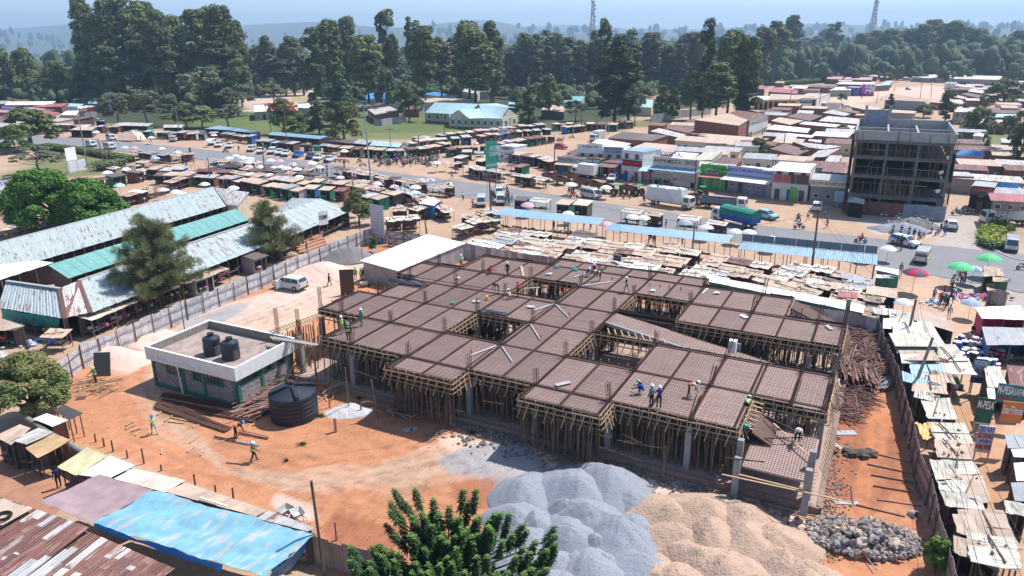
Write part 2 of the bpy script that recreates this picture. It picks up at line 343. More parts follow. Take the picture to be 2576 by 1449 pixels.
_b=MB();_b.v=_V;_b.f=[f[::-1]for f in _F];_b.m=[0]*len(_F)
struct(_b.build('hills',M_far,smooth=True))
struct(MB().box((0,150,-1.6),(1400,1300,.5)).build('terrain',mat('country_soil',(.10,.12,.05),1,(.2,.18,.09),.02)))
M_asph=mat('asphalt',(.235,.23,.235),.9,(.17,.165,.17),.35,.5,.15,12,detail=9,contrast=1.5)
def ribbon(name,pts,m,z):
 b=MB()
 for i in range(len(pts)-1):
  (a,c),(d,e)=pts[i],pts[i+1];p=[G(*a),G(*c),G(*e),G(*d)]
  n=16;jt=lambda e,t:.45*sin(e*9+(i+t)*23)*sin((i+t)*7.3+e)+.3*sin((i+t)*61+e*4)
  for k in range(n):
   t0,t1=k/n,(k+1)/n;yy=lambda t:t if t<1 else 1
   q=[p[0].lerp(p[3],t0),p[1].lerp(p[2],t0),p[1].lerp(p[2],t1),p[0].lerp(p[3],t1)]
   for z_,(e,t)in enumerate(((0,t0),(1,t0),(1,t1),(0,t1))):q[z_]=q[z_]+Vector((.2,.6,0))*jt(e,t)
   b.add([(v.x,v.y,z)for v in q],[(0,1,2,3)])
 bm_=b.build(name,m);
 return struct(bm_)
ROAD=[((-250,322),(-250,345)),((130,343),(130,368)),((300,356),(290,380)),((450,370),(480,398)),((640,389),(640,420)),((820,412),(800,442)),((1000,436),(960,470)),((1200,462),(1180,500)),((1288,474),(1288,520)),((1500,508),(1500,552)),((1800,553),(1800,600)),((2000,578),(2000,640)),((2200,600),(2200,668)),((2450,628),(2450,712)),((2800,660),(2800,780))]
for a in range(1,len(ROAD)-1):pass
ribbon('road',ROAD,M_asph,.045)
kb=MB()
for(a,b_)in(((2462,578),(2482,620)),((2482,620),(2540,648)),((2540,648),(2600,662))):
 kb.beam(G(*a)+Vector((0,0,.06)),G(*b_)+Vector((0,0,.06)),.3,.16)
struct(kb.build('kerb',M_concl))
hz=stuff(MB().box((0,4500,90),(21000,13000,550)).build('haze',None))
M_hz=bpy.data.materials.new('haze_air');M_hz.use_nodes=True;_t=M_hz.node_tree;_t.nodes.clear()
_o=_t.nodes.new('ShaderNodeOutputMaterial');_p=_t.nodes.new('ShaderNodeVolumePrincipled')
_p.inputs['Color'].default_value=(.52,.74,1,1);_p.inputs['Density'].default_value=.00021;_p.inputs['Anisotropy'].default_value=.2
_t.links.new(_p.outputs[0],_o.inputs['Volume']);hz.data.materials.clear();hz.data.materials.append(M_hz)
# ---------------------------------------------------------------- people patterns
M_skin=mat('skin',(.075,.038,.024),.6,(.055,.028,.018),8)
M_shirt=mat('cloth_shirt',(.5,.5,.5),.9,scale=6);M_trou=mat('cloth_trousers',(.03,.03,.04),.9,scale=6)
M_hair=mat('hair',(.01,.009,.008),.9);M_helm=mat('helmet_shell',(.8,.8,.8),.3);M_shoe=mat('shoe_leather',(.03,.025,.02),.7)
M_vest=mat('vest_green',(.45,.85,.08),.7,(.4,.75,.07),6);M_vesto=mat('vest_orange',(.9,.22,.06),.7);M_refl=mat('reflective_tape',(.75,.76,.74),.4)
def J(pel,lean=0,kL=(0,0),kR=(0,0),aL=(0,0,0),aR=(0,0,0),sq=None):
 """pelvis height; lean of trunk; thigh/shin angles; arm (upper pitch, forearm pitch, spread)"""
 s={};up=Vector((0,sin(lean),cos(lean)));p=Vector((0,0,pel));s['pel']=p;s['che']=p+up*.3;s['nec']=p+up*.52
 hd=Vector((0,sin(lean*.8),cos(lean*.8)));s['hea']=s['nec']+hd*.13+Vector((0,.02,0));s['top']=s['hea']+hd*.11
 for n,x,(t,q),(u,f,sp)in(('L',-1,kL,aL),('R',1,kR,aR)):
  h=p+Vector((x*.1,0,-.03));k=h+Vector((x*.02,sin(t),-cos(t)))*.43;a=k+Vector((0,sin(q),-cos(q)))*.43
  s['hip'+n]=h;s['kne'+n]=k;s['ank'+n]=a;s['toe'+n]=a+Vector((0,.19*cos(q*.6),-.03+.0))
  sh=p+up*.46+Vector((x*.19,0,0));e=sh+Vector((x*sin(sp),sin(u),-cos(u))).normalized()*.29;w=e+Vector((x*sin(sp)*.4,sin(f),-cos(f))).normalized()*.27
  s['sho'+n]=sh;s['elb'+n]=e;s['wri'+n]=w;s['han'+n]=w+(w-e).normalized()*.15
 lo=min(v.z for v in s.values());
 for k in s:s[k]=s[k]-Vector((0,0,lo-.03))
 return s
POSE=dict(stand=J(.93,.02,(.03,0),(-.03,0),(.05,.25,.12),(.05,.3,.12)),walk=J(.93,.05,(.42,.1),(-.3,-.55),(-.35,-.1,.1),(.4,.8,.1)),bend=J(.9,1.25,(.15,-.05),(-.05,-.2),(.2,.1,.1),(.35,.3,.1)),squat=J(.35,.6,(2.0,-.5),(1.85,-.45),(.7,1.2,.2),(.8,1.1,.2)),sit=J(.5,.1,(1.45,.0),(1.4,.05),(.5,1.2,.2),(.5,1.2,.2)),ride=J(.78,.2,(1.25,-.25),(1.25,-.25),(.75,1.35,.25),(.75,1.35,.25)),carry=J(.93,.03,(.1,0),(-.12,-.1),(.5,1.5,.2),(.5,1.6,.2)),lift=J(.93,.0,(.3,.05),(-.15,-.4),(2.4,2.9,.2),(.1,.3,.1)))
BONES=[('pel','che'),('che','nec'),('nec','hea'),('hea','top')]+[x for n in 'LR' for x in(('pel','hip'+n),('hip'+n,'kne'+n),('kne'+n,'ank'+n),('ank'+n,'toe'+n),('che','sho'+n),('sho'+n,'elb'+n),('elb'+n,'wri'+n),('wri'+n,'han'+n))]
RAD=dict(pel=.15,che=.165,nec=.065,hea=.095,top=.075,hip=.1,kne=.066,ank=.045,toe=.04,sho=.075,elb=.048,wri=.036,han=.035)
def body_mesh(nm,s,skirt=False):
 keys=list(s);me=bpy.data.meshes.new('skel');me.from_pydata([s[k]for k in keys],[(keys.index(a),keys.index(b))for a,b in BONES],[])
 o=bpy.data.objects.new('skel',me);COL.objects.link(o)
 md=o.modifiers.new('s','SKIN');md.use_smooth_shade=True
 for i,k in enumerate(keys):
  r=RAD[k[:3]];me.skin_vertices[0].data[i].radius=(r,r*(.75 if k in('pel','che')else 1));me.skin_vertices[0].data[i].use_root=k=='pel'
 o.modifiers.new('u','SUBSURF').levels=1
 dg=bpy.context.evaluated_depsgraph_get();out=bpy.data.meshes.new_from_object(o.evaluated_get(dg));out.name=nm
 bpy.data.objects.remove(o);bpy.data.meshes.remove(me)
 out.materials.clear()
 for m in(M_shirt,M_trou,M_skin,M_shoe):out.materials.append(m)
 torso=[]
 for p in out.polygons:
  c=p.center;best=None
  for a,b in BONES:
   A,B=s[a],s[b];t=max(0,min(1,(c-A).dot(B-A)/(B-A).length_squared));d=(c-(A+(B-A)*t)).length/(RAD[a[:3]]*(1-t)+RAD[b[:3]]*t)
   if best is None or d<best[0]:best=(d,a[:3],b[:3],t)
  a,b,t=best[1:]
  mi=0
  if a in('nec','hea')or b=='han' or(a=='elb'):mi=2
  elif a=='ank':mi=3
  elif a in('hip','kne')or b=='hip' or(a=='pel' and t<.15):mi=1
  p.material_index=mi;p.use_smooth=True
  if mi==0 and(a in('pel','che')and b in('che','nec')):torso.append(p)
 vb=MB()
 for p in torso:
  vs=[out.vertices[i].co+out.vertices[i].normal*.022 for i in p.vertices];vb.add(vs,[tuple(range(len(vs)))],0)
 return out,vb
PPL={}
for _n,_s in POSE.items():
 _m,_v=body_mesh('person_body',_s);h=_s['hea'];up=(_s['top']-_s['hea']).normalized()
 for hat in('hair','helmet'):
  for vest in(0,1):
   t=Tm();t.add('body',_m,None)
   b=MB()
   if hat=='hair':b.blob(h+up*.035-Vector((0,.015,0)),.105,8,5,.03)
   else:
    b.lathe([(.165,-.005),(.165,.012),(.128,.02),(.12,.08),(.08,.125),(.01,.14)],10)
    q=up.to_track_quat('Z','Y').to_matrix();b.v=[tuple(q@Vector(v)+h+up*.045)for v in b.v]
   t.add(hat,b,M_hair if hat=='hair' else M_helm,smooth=True)
   b=MB();fy=Vector((0,1,0));b.add([h+fy*.125-up*.01,h+fy*.09+up*.03,h+fy*.09-up*.03+Vector((.02,0,0)),h+fy*.09-up*.03-Vector((.02,0,0))],[(0,1,2),(0,3,1),(0,2,3)])
   t.add('nose',b,M_skin)
   if vest:t.add('safety_vest',_v,M_vest)
   PPL[(_n,hat,vest)]=t
CL={}
def cloth(c):
 if c not in CL:CL[c]=mat('cloth_%02d%02d%02d'%tuple(int(99*x)for x in c),c,.9,scale=7)
 return CL[c]
BLUE=(.03,.07,.35);NAVY=(.02,.03,.09);WHT=(.75,.75,.73);REDC=(.55,.03,.03);BLK=(.015,.015,.018);GRY=(.25,.26,.27);YEL=(.75,.5,.05);GRN=(.03,.25,.08);PNK=(.6,.15,.25);BRN=(.14,.08,.05);TEA=(.03,.35,.28)
CNAME={BLUE:'blue',NAVY:'navy',WHT:'white',REDC:'red',BLK:'black',GRY:'grey',YEL:'yellow',GRN:'green',PNK:'pink',BRN:'brown',TEA:'teal'}
def person(pos,pose,rz,shirt,trou,label,hat='hair',vest=0,hcol=None,vcol=None,group=None):
 sw={'cloth_shirt':cloth(shirt),'cloth_trousers':cloth(trou)}
 if hcol:sw['helmet_shell']=paint(*hcol,.3)
 if vcol=='o':sw['vest_green']=M_vesto
 return PPL[(pose,hat,vest)].put('person',label,'person',pos,rz,group,scale=R.uniform(.97,1.04),swap=sw)
 # ---------------------------------------------------------------- the building under construction
SX0,SY0,YAW,SA,SB,SZ=-11.4518,78.7324,-.479007,3.02106,5.92366,4.4
def S(c,r,z=0.0):return Vector((SX0+c*SA*cos(YAW)+r*SB*sin(YAW),SY0+c*SA*sin(YAW)-r*SB*cos(YAW),SZ+z))
RECTS=[(3.87,9.9,-2.5,-2.08),(.85,13,-2.08,-1.1),(-.87,4,-1.1,-.17),(0,4,-.17,1),(-.87,4,1,2.05),(.9,4,2.05,3.02),(4,5.85,-.15,1),(4,5.85,1.93,3.02),(5.85,8,-1.1,3.02),(3.87,6,3.02,3.45),(7.95,10.1,3.02,3.45),(8,10,1.95,3.02),(10,13.1,.95,3.02),(13.1,14.8,.95,2.12),(10,14.8,-1.1,-.1),(8,10,.86,.95),(8,10,-.17,-.08)]
def inslab(c,r):return any(a-1e-6<=c<=b+1e-6 and d-1e-6<=r<=e+1e-6 for a,b,d,e in RECTS)
BLD=thing('building_under_construction','large unfinished concrete building with brown rebar deck on timber props','construction site',S(7,0,-SZ))
def L_(v):return v-Vector(BLD.location)
def bpart(n,mb,m,parent=None):
 mb.v=[tuple(Vector(p)-BLD.location)for p in mb.v];return mb.build(n,m,parent or BLD)
ex=.032;er=.016
for(a,b,d,e)in RECTS[:15]:
 cs=[a]+[i for i in range(-1,16)if a+.02<i<b-.02]+[b];rs=[d]+[i for i in range(-3,5)if d+.02<i<e-.02]+[e]
 for c0,c1 in zip(cs,cs[1:]):
  for r0,r1 in zip(rs,rs[1:]):
   x=MB();i0=ex if abs(c0-round(c0))<.02 or c0==a else 0;i1=ex if abs(c1-round(c1))<.02 or c1==b else 0
   j0=er if abs(r0-round(r0))<.03 or r0==d else 0;j1=er if abs(r1-round(r1))<.03 or r1==e else 0
   if a==3.87 and abs(r1+2.08)<.01:j1=0
   pts=[S(c0+i0,r0+j0),S(c1-i1,r0+j0),S(c1-i1,r1-j1),S(c0+i0,r1-j1)]
   zz=R.uniform(-.012,.008)
   nb=max(1,round((c1-c0)*SA/1.2))
   x.prism([(p.x,p.y)for p in pts],SZ-.06+zz,SZ+zz,0)
   bpart('deck_panel',x,M_deck)
x=MB()
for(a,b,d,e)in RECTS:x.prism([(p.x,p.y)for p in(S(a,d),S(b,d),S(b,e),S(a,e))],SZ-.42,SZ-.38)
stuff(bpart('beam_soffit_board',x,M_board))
def cage(p,q,w=.18):
 x=MB();d=(q-p);L=d.length;d.normalize();n=Vector((-d.y,d.x,0))
 for s in(-1,1):
  for z in(.07,-.28):x.beam(p+n*s*w/2+Vector((0,0,z)),q+n*s*w/2+Vector((0,0,z)),.04)
 k=int(L/.2)
 for i in range(k+1):
  o=p+d*(L*i/max(1,k));x.beam(o-n*w*.62+Vector((0,0,.1)),o+n*w*.62+Vector((0,0,.1)),.035);
  x.beam(o-n*w*.55+Vector((0,0,-.3)),o-n*w*.55+Vector((0,0,.1)),.03)
 bpart('beam_cage',x,M_rebar)
def runs(fix,along,lo,hi):
 st=None;out=[]
 k=lo
 while k<=hi+.001:
  ok=inslab(*((fix,k)if along=='r' else(k,fix)))
  if ok and st is None:st=k
  if not ok and st is not None:out.append((st,k-.05));st=None
  k+=.05
 if st is not None:out.append((st,hi))
 return[o for o in out if o[1]-o[0]>.2]
for c in range(0,15):
 for a,b in runs(c,'r',-2.5,3.5):cage(S(c,a),S(c,b),.2 if c%2==0 else .14)
for r in(-2,-1,0,1,2,3):
 for a,b in runs(r+.0,'c',-1,15):cage(S(a,r),S(b,r))
for(c0,r0,c1,r1)in((-.8,-1.1,-.8,-.17),(-.8,1,-.8,2),(14.72,.95,14.72,2.12),(14.72,-1.1,14.72,-.1),(3.9,3.4,6,3.4),(8,3.4,10,3.4),(3.9,-2.45,9.9,-2.45)):cage(S(c0,r0),S(c1,r1))
x=MB();stp=.21
lenA=16*SA;lenB=6.2*SB
k=0;c=-.87
while c<14.85:
 if abs(c-round(c))*SA>.15:
  for a,b in runs(c,'r',-2.5,3.5):x.beam(S(c,a,.035+R.uniform(-.008,.008)),S(c+R.uniform(-.015,.015),b,.035),.018)
 c+=stp/SA
r=-2.5
while r<3.5:
 for a,b in runs(r,'c',-.9,14.85):x.beam(S(a,r,.055),S(b,r+R.uniform(-.008,.008),.055),.02)
 r+=stp/SB
stuff(bpart('rebar_mat',x,M_rebar))
def mid_out(c0,r0,c1,r1):
 mc,mr=(c0+c1)/2,(r0+r1)/2;p,q=S(c0,r0),S(c1,r1);d=(q-p).normalized();n=Vector((d.y,-d.x,0))
 t=S(mc,mr)+n*.25;v=t-Vector((SX0,SY0,SZ));cc=(v.x*cos(YAW)+v.y*sin(YAW))/SA;rr=(v.x*sin(YAW)-v.y*cos(YAW))/SB
 return-n if inslab(cc,rr)else n
nst=[0]
def edge(c0,r0,c1,r1,deep=1,brace=1):
 p,q=S(c0,r0),S(c1,r1);d=q-p;L=d.length;d.normalize();n=mid_out(c0,r0,c1,r1)
 V=lambda s,o,z:p+d*s+n*o+Vector((0,0,z))
 for i in range(max(1,round(L/2.4))):
  s0,s1=L*i/max(1,round(L/2.4)),L*(i+1)/max(1,round(L/2.4));x=MB()
  up=R.choice((.1,.12,.13,.2))
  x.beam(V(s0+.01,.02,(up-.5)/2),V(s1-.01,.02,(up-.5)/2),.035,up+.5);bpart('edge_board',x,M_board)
 for z,w in((-.06,.09),(-.48,.09)):
  o=.13;s=0
  while s<L-.1:
   l=min(R.uniform(2.6,4),L-s);x=MB();x.beam(V(s-.1,o,z+R.uniform(-.03,.03)),V(s+l+.1,o,z+R.uniform(-.03,.03)),.05,w);bpart('waler',x,M_timber);s+=l
 k=max(2,round(L/.72))
 for i in range(k+1):
  s=L*i/k+R.uniform(-.08,.08);s=min(max(s,.05),L-.05);x=MB();h=R.choice((.12,.18,.25,.3,.42))
  x.beam(V(s,.075,-.62),V(s+R.uniform(-.04,.04),.075,h),.085,.06);bpart('stud',x,M_timber)
  if brace and i<k:
   s+=.3;x=MB();x.beam(V(s,.17,0+R.uniform(-.1,.1)),V(s-R.uniform(.15,.35),R.uniform(.45,.7),-R.uniform(.95,1.25)),.06,.05);bpart('brace',x,M_timber)
 x=MB();x.tube(V(-.3,.3,-.74),V(L+.3,.32,-.78),.05,.04);bpart('ledger',x,M_pole)
POLY=[(-.87,-1.1),(-.87,-.17),(0,-.17),(0,1),(-.87,1),(-.87,2.05),(.9,2.05),(.9,3.02),(3.87,3.02),(3.87,3.45),(6,3.45),(6,3.02),(7.95,3.02),(7.95,3.45),(10.1,3.45),(10.1,3.02),(13.1,3.02),(13.1,2.12),(14.8,2.12),(14.8,.95),(10,.95)]
for a,b in zip(POLY,POLY[1:]):edge(*a,*b)
P2=[(10,-.1),(14.8,-.1),(14.8,-1.1),(13,-1.1),(13,-2.08),(9.9,-2.08),(9.9,-2.5),(3.87,-2.5),(3.87,-2.08),(.85,-2.08),(.85,-1.1),(-.87,-1.1)]
for a,b in zip(P2,P2[1:]):edge(*a,*b,brace=(a[1]>-1))
for(a,b,d,e)in((4,5.85,-1.1,-.15),(4,5.85,1,1.93),(8,10,.95,1.95),(8,10,-1.1,-.17)):
 for s in((a,d,b,d),(b,d,b,e),(b,e,a,e),(a,e,a,d)):edge(*s)
FLO=MB();o=[(p.x,p.y)for p in(S(-.2,-2.4),S(14.95,-2.4),S(14.95,3.12),S(10.2,3.12),S(-.2,3.12))]
FLO.prism(o,.12,.42);bpart('floor_slab',FLO,mat('dusty_concrete',(.42,.30,.24),1,(.3,.22,.19),.8,.5,detail=8))
x=MB()
for a,b in(((-.3,3.14),(15,3.14)),((15,3.14),(15,-2.4))):
 p,q=S(*a,-SZ+.2),S(*b,-SZ+.2);x.beam(p,q,.35,.62)
bpart('plinth_wall',x,mat('plinth_stone',(.30,.22,.19),.95,(.2,.13,.1),3))
def column(c,r,z0=.4,z1=SZ-.42,bars=1,hb=1.5,tilt=0):
 x=MB();p=S(c,r);x.box((p.x,p.y,(z0+z1)/2),(.42,.42,z1-z0),YAW);bpart('column',x,M_conc)
 if bars:
  x=MB();dx=R.uniform(-.1,.1)+tilt;dy=R.uniform(-.1,.1)
  for i in(-1,0,1):
   for j in(-1,1):
    b=p+Vector((i*.15*cos(YAW)-j*.15*sin(YAW),i*.15*sin(YAW)+j*.15*cos(YAW),-.3))
    x.beam(b,b+Vector((dx*hb+R.uniform(-.05,.05),dy*hb+R.uniform(-.05,.05),hb+.3+R.uniform(-.15,.15))),.038)
  for z in(.25,.6,1.0):x.beam(p+Vector((-.17+dx*z,0,z)),p+Vector((.17+dx*z,0,z)),.02)
  bpart('starter_bars',x,M_rebar)
for r in range(-2,4):
 for c in range(0,16,2):
  cc=c if c<15 else 14.7
  if inslab(min(cc,14.6),min(r,3.0))or(0<=r<=1)or c==0:
   if c==0 and r in(-2,):continue
   col_on=inslab(c,r)
   column(c,r,z1=SZ-.42 if col_on else SZ-.9,bars=col_on or c<1,hb=R.uniform(1.2,1.6)if c<11 else R.uniform(1.6,2.1),tilt=0 if c<11 else .16)
for r in(-2,-1,0,1,2,3):column(14.72,r,z1=(SZ-.42 if r in(-1,0,1,2)else(SZ+.9 if r<0 else SZ-.3)),bars=r in(-1,1,2),hb=1.9,tilt=.12)
column(13.2,3.05,z1=SZ-.5,bars=0)
for v in((-2.0,.1),(-2.1,.55),(-1.9,1.1)):
 pass
cand=[]
for i in range(2600):
 c=R.uniform(-.8,14.7);r=R.uniform(-2.4,3.4)
 if inslab(c,r):cand.append((c,r))
front=[]
for(a,b,rr)in((1,3.85,2.95),(3.95,6,3.38),(6,7.9,2.95),(8,10,3.38),(10.1,13,2.95),(1,3.85,2.8),(3.95,6,3.2),(6,7.9,2.8),(8,10,3.2),(10.1,13,2.78)):
 n=int((b-a)*SA/.42)
 front+=[(a+(b-a)*(i+R.uniform(-.3,.3))/n,rr+R.uniform(-.03,.03))for i in range(n)]
front=[f for f in front if inslab(max(-.8,min(f[0],14.7)),f[1])]
near=sorted(cand,key=lambda q:S(*q).y)
pm=[]
for k in range(6):
 x=MB();l=SZ-.42-.42;b=Vector((0,0,0));pr=b;n=3
 for i in range(n):
  q=Vector((R.uniform(-.06,.06),R.uniform(-.06,.06),l*(i+1)/n));x.tube(pr,q,.06-.008*i,.055-.008*i,5,cap=False);pr=q
 pm.append(x.mesh('prop',M_pole))
props=(front+near)[:300]
for i,(c,r)in enumerate(props):
 p=S(c,r,-SZ+.42)-BLD.location;o=link('prop',pm[i%6],BLD,p,R.uniform(0,6));o.rotation_euler=(R.gauss(0,.045),R.gauss(0,.045),R.uniform(0,6))
x=MB()
for(c,r)in(front+near)[300:]:
 p=S(c,r,-SZ+.42);x.tube(p,p+Vector((R.gauss(0,.15),R.gauss(0,.15),SZ-.84)),.055,.045,4,cap=False)
stuff(bpart('props',x,M_pole))
x=MB()
for i in range(70):
 c=R.uniform(1,12);r=R.choice((2.9,3.3,2.6));z=R.choice((-2.9,-2.0,-1.4));x.tube(S(c,r,z),S(c+R.uniform(.4,1),r+R.uniform(-.05,.05),z+R.uniform(-.4,.4)),.035,.03,4)
stuff(bpart('cross_poles',x,M_pole))
def slabprism(cr,th,name,m):
 x=MB();t=[S(c,r,z)for c,r,z in cr];vs=t+[p-Vector((0,0,th))for p in t];n=len(t)
 x.add(vs,[tuple(range(n)),tuple(range(2*n-1,n-1,-1))]+[(i,i+n,(i+1)%n+n,(i+1)%n)for i in range(n)]);return bpart(name,x,m)
slabprism([(8,-.08,-.12),(14.3,.1,-2.5),(14.3,.62,-2.5),(8,.42,-.12)][::-1],.16,'ramp_deck',M_deck)
slabprism([(8,.42,.02),(14.3,.62,-2.36),(14.3,.66,-2.36),(8,.45,.02)][::-1],.3,'ramp_side_board',M_steel)
x=MB()
for i in range(60):c=8+i*.1;x.beam(S(c,-.06+i*.0028,-.06-(c-8)*.378),S(c,.41+i*.003,-.06-(c-8)*.378),.02)
for i in range(12):x.beam(S(8,-.05+i*.04,-.06),S(14.2,.12+i*.04,-2.42),.02)
stuff(bpart('ramp_rebar',x,M_rebar))
for i in range(9):
 x=MB();c=8.15+i*.22;x.beam(S(c,.5,-.45),S(c+.25,.74,-.45),.1,.07);bpart('loose_joist',x,M_timber)
slabprism([(10,0,-1.8),(14.9,0,-2.6),(14.9,.9,-2.6),(10,.9,-1.8)][::-1],.12,'lower_landing',mat('dusty_concrete',(.3,.2,.2)))
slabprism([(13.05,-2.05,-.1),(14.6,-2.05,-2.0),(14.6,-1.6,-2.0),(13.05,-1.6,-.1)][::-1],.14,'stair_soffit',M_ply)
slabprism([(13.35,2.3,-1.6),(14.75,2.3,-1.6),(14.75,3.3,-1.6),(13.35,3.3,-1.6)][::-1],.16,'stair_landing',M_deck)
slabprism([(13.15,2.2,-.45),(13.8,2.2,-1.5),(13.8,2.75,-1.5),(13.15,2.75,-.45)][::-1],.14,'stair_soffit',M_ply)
x=MB()
for i in range(24):t=i/23;x.beam(S(13.2+1.5*t,2.2,-1.5),S(13.2+1.5*t,3.28,-1.52),.02)
for i in range(26):t=i/25;x.beam(S(13.2,2.2+1.1*t,-1.49),S(14.7,2.2+1.1*t,-1.49),.02)
stuff(bpart('landing_rebar',x,M_rebar))
column(13.25,3.33,z1=SZ-1.0,bars=0);column(14.72,3.33,z1=SZ-.6,bars=0)
for i in range(14):
 x=MB();t=i/13;x.beam(S(14.85+.05,2.15+t*1.15,-.3-.0*t),S(15.1,2.15+t*1.15,-1.4),.05);bpart('brace',x,M_timber)
for i in range(7):
 x=MB();x.beam(S(13.05,2.15+i*.11,-.1-i*.02),S(13.4,2.17+i*.11,-.15-i*.02),.12,.05);bpart('stair_riser_board',x,M_timber)
for a,b,w in(((13.0,3.4,-.95),(13.8,3.33,-.85),.1),((13.0,3.5,-1.9),(15.6,3.42,-1.9),.1),((13.2,3.36,-2.1),(14.75,3.36,-2.1),.14),((13.5,2.3,-.6),(14.5,2.5,-1.0),.12),((13.6,2.7,-1.2),(14.4,2.5,-1.1),.1),((13.7,2.3,-1.1),(14.7,2.9,-1.2),.12)):
 x=MB();x.beam(S(*a),S(*b),w,.05);bpart('loose_plank',x,M_timber if R.random()<.6 else M_board)
PL=[TG('B1',165,1330,4.0),TG('B1',640,1160,4.2)]
for i in range(17):
 t=i/16;x=MB();p=PL[0].lerp(PL[1],t);x.beam(p+Vector((-.5,.35,0)),p+Vector((.55,-.3,0)),.09,.05);bpart('platform_joist',x,M_timber)
for o in(-.25,.2):
 x=MB();x.beam(PL[0]+Vector((o,-o*.6,.07)),PL[1]+Vector((o,-o*.6,.07)),.14,.04);bpart('platform_plank',x,M_timber)
pa,pb=TG('B1',160,1390,4.0),TG('B1',480,1470,4.0)
for i in range(13):
 t=i/12;x=MB();p=pa.lerp(TG('C1',620,200,4.0),t*.8);x.beam(p+Vector((-.3,.5,0)),p+Vector((.3,-.5,0)),.1,.05);bpart('platform_joist',x,M_timber)
x=MB();x.beam(pa+Vector((0,0,.06)),TG('C1',620,200,4.1),.45,.04);bpart('platform_plank',x,M_conc)
for a,b in((T('C1',475,170),T('C1',375,400)),(T('C1',585,215),T('C1',385,580)),(T('C1',380,400),T('C1',285,600))):
 x=MB();x.beam(G(*a,4.0),G(*b,.9),.11,.05);bpart('raking_shore',x,M_timber)
for k,(x0,y0)in enumerate(((215,1330),(430,1340),(650,1100))):
 p=TG('B1',x0,y0,4.0);x=MB()
 for i in range(6):x.beam(p+Vector((i%3*.14-.14,i//3*.2,-.4)),p+Vector((i%3*.14-.14,i//3*.2,2.4)),.03)
 bpart('starter_bars',x,M_rebar);x=MB();x.box((p.x,p.y,1.9),(.42,.42,3.6),YAW);bpart('column',x,M_conc)
x=MB()
for i in range(46):
 t_=R.random();a=PL[0].lerp(PL[1],t_).lerp(PL[0].lerp(TG('C1',620,200,4.0),t_),R.random());a.z=.1;x.tube(a,a+Vector((R.gauss(0,.2),R.gauss(0,.2),3.8)),.055,.045,4,cap=False)
stuff(bpart('props',x,M_pole))
M_pvc=mat('grey_pipe',(.62,.64,.68),.5,scale=5);M_pvco=mat('orange_pipe',(.62,.16,.05),.6,scale=5)
for a,b in((T('C1',2415,210),T('C1',2155,305)),(T('C1',2475,215),T('C1',2576,365)),(T('B2',420,1045),T('B2',215,1110)),(T('B2',440,1050),T('B2',570,1180)),(T('B2',185,1250),T('B2',285,1405)),(T('B2',690,865),T('B2',1010,820)),(T('B2',135,890),T('B2',280,880)),(T('B2',620,775),T('B2',800,725))):
 x=MB();x.tube(G(*a,SZ+.12),G(*b,SZ+.12),.055,n=8)
 tag(x.build('plastic_pipe',M_pvc),'grey plastic drain pipe on the rebar deck, one '+['running left from the middle joint','running right from the middle joint','left of the upper joint','right of the upper joint','below the second joint','beside the bending worker in green','bridging the farthest opening','by the squatting workers'][[0,1,2,3,4,5,6,7][len([q for q in COL.objects if q.name.startswith('plastic_pipe')])-1]],'pipe','grey pipes on the rebar deck')
for k,(tl,x0,y0)in enumerate((('B2',1012,800),('B2',575,1165),('B2',288,1390),('B2',1385,865),('B2',1490,880),('B2',1580,890),('B2',1700,905),('C1',2165,285),('B2',350,690),('B2',745,770))):
 p=TG(tl,x0,y0,SZ+.05);x=MB();x.tube((0,0,0),(0,0,.38),.06,n=8);o=x.build('pipe_stub',M_pvco,None,p)
 tag(o,'short orange pipe stub standing on the deck, '+ordn(k)+' of those scattered over it','pipe','orange pipe stubs on the deck')
def bundle(name,label,p,q,n,m,w=.5,sagm=.0,rad=.02,cat='steel bars',grp=None):
 x=MB();d=(q-p).normalized();nn=Vector((-d.y,d.x,0))
 for i in range(n):
  o=nn*R.uniform(-w,w)+Vector((0,0,R.uniform(0,.12)));mid=(p+q)/2+o+nn*R.uniform(-.1,.1)-Vector((0,0,sagm))
  x.beam(p+o,mid,rad*2);x.beam(mid,q+o*.8,rad*2)
 return tag(x.build(name,m),label,cat,grp)
bundle('steel_bar_bundle','bundle of blue-black steel bars over the deck edge by the white shed',TG('B1',1340,805,SZ+.25),TG('B1',1680,870,SZ+.15),26,M_rebarb,.35)
bundle('steel_bar_bundle','thin bundle of dark steel bars pointing at the white shed corner',TG('B1',1460,750,SZ+.3),TG('B1',1730,860,SZ+.15),12,M_rebarb,.12)
bundle('steel_bar_bundle','dark steel bars lying along the far rim of the left deck opening',TG('B1',2250,1110,SZ+.15),TG('B1',2520,1150,SZ+.15),24,M_rebarb,.25)
for(a,b,t,lab,m)in((T('C2',440,605),T('C2',585,570),.45,'pale plank lying across the front deck bay',M_concl),(T('B2',95,665),T('B2',115,765),.3,'brown plank on the far deck near the tall worker',M_timber),(T('C3',590,0),T('C3',640,45),.4,'pale board beside the back stair opening',M_concl),(T('B2',2310,1155),T('B2',2360,1185),.5,'small white board on top of bent starter bars',M_whitep),(T('B2',1920,935),T('B2',1970,890),.12,'white batten near the deck step by the market roofs',M_whitep)):
 x=MB();x.beam(G(*a,SZ+.13),G(*b,SZ+.13),t,.04);tag(x.build('plank',m),lab,'plank')
x=MB();p=TG('C2',2215,270,SZ+.1);x.box((0,0,.5),(.6,.55,1.05),YAW);x.box((0,0,1.05),(.64,.6,.04),YAW);x.build('white_box_column',M_whitep,BLD,p-BLD.location)
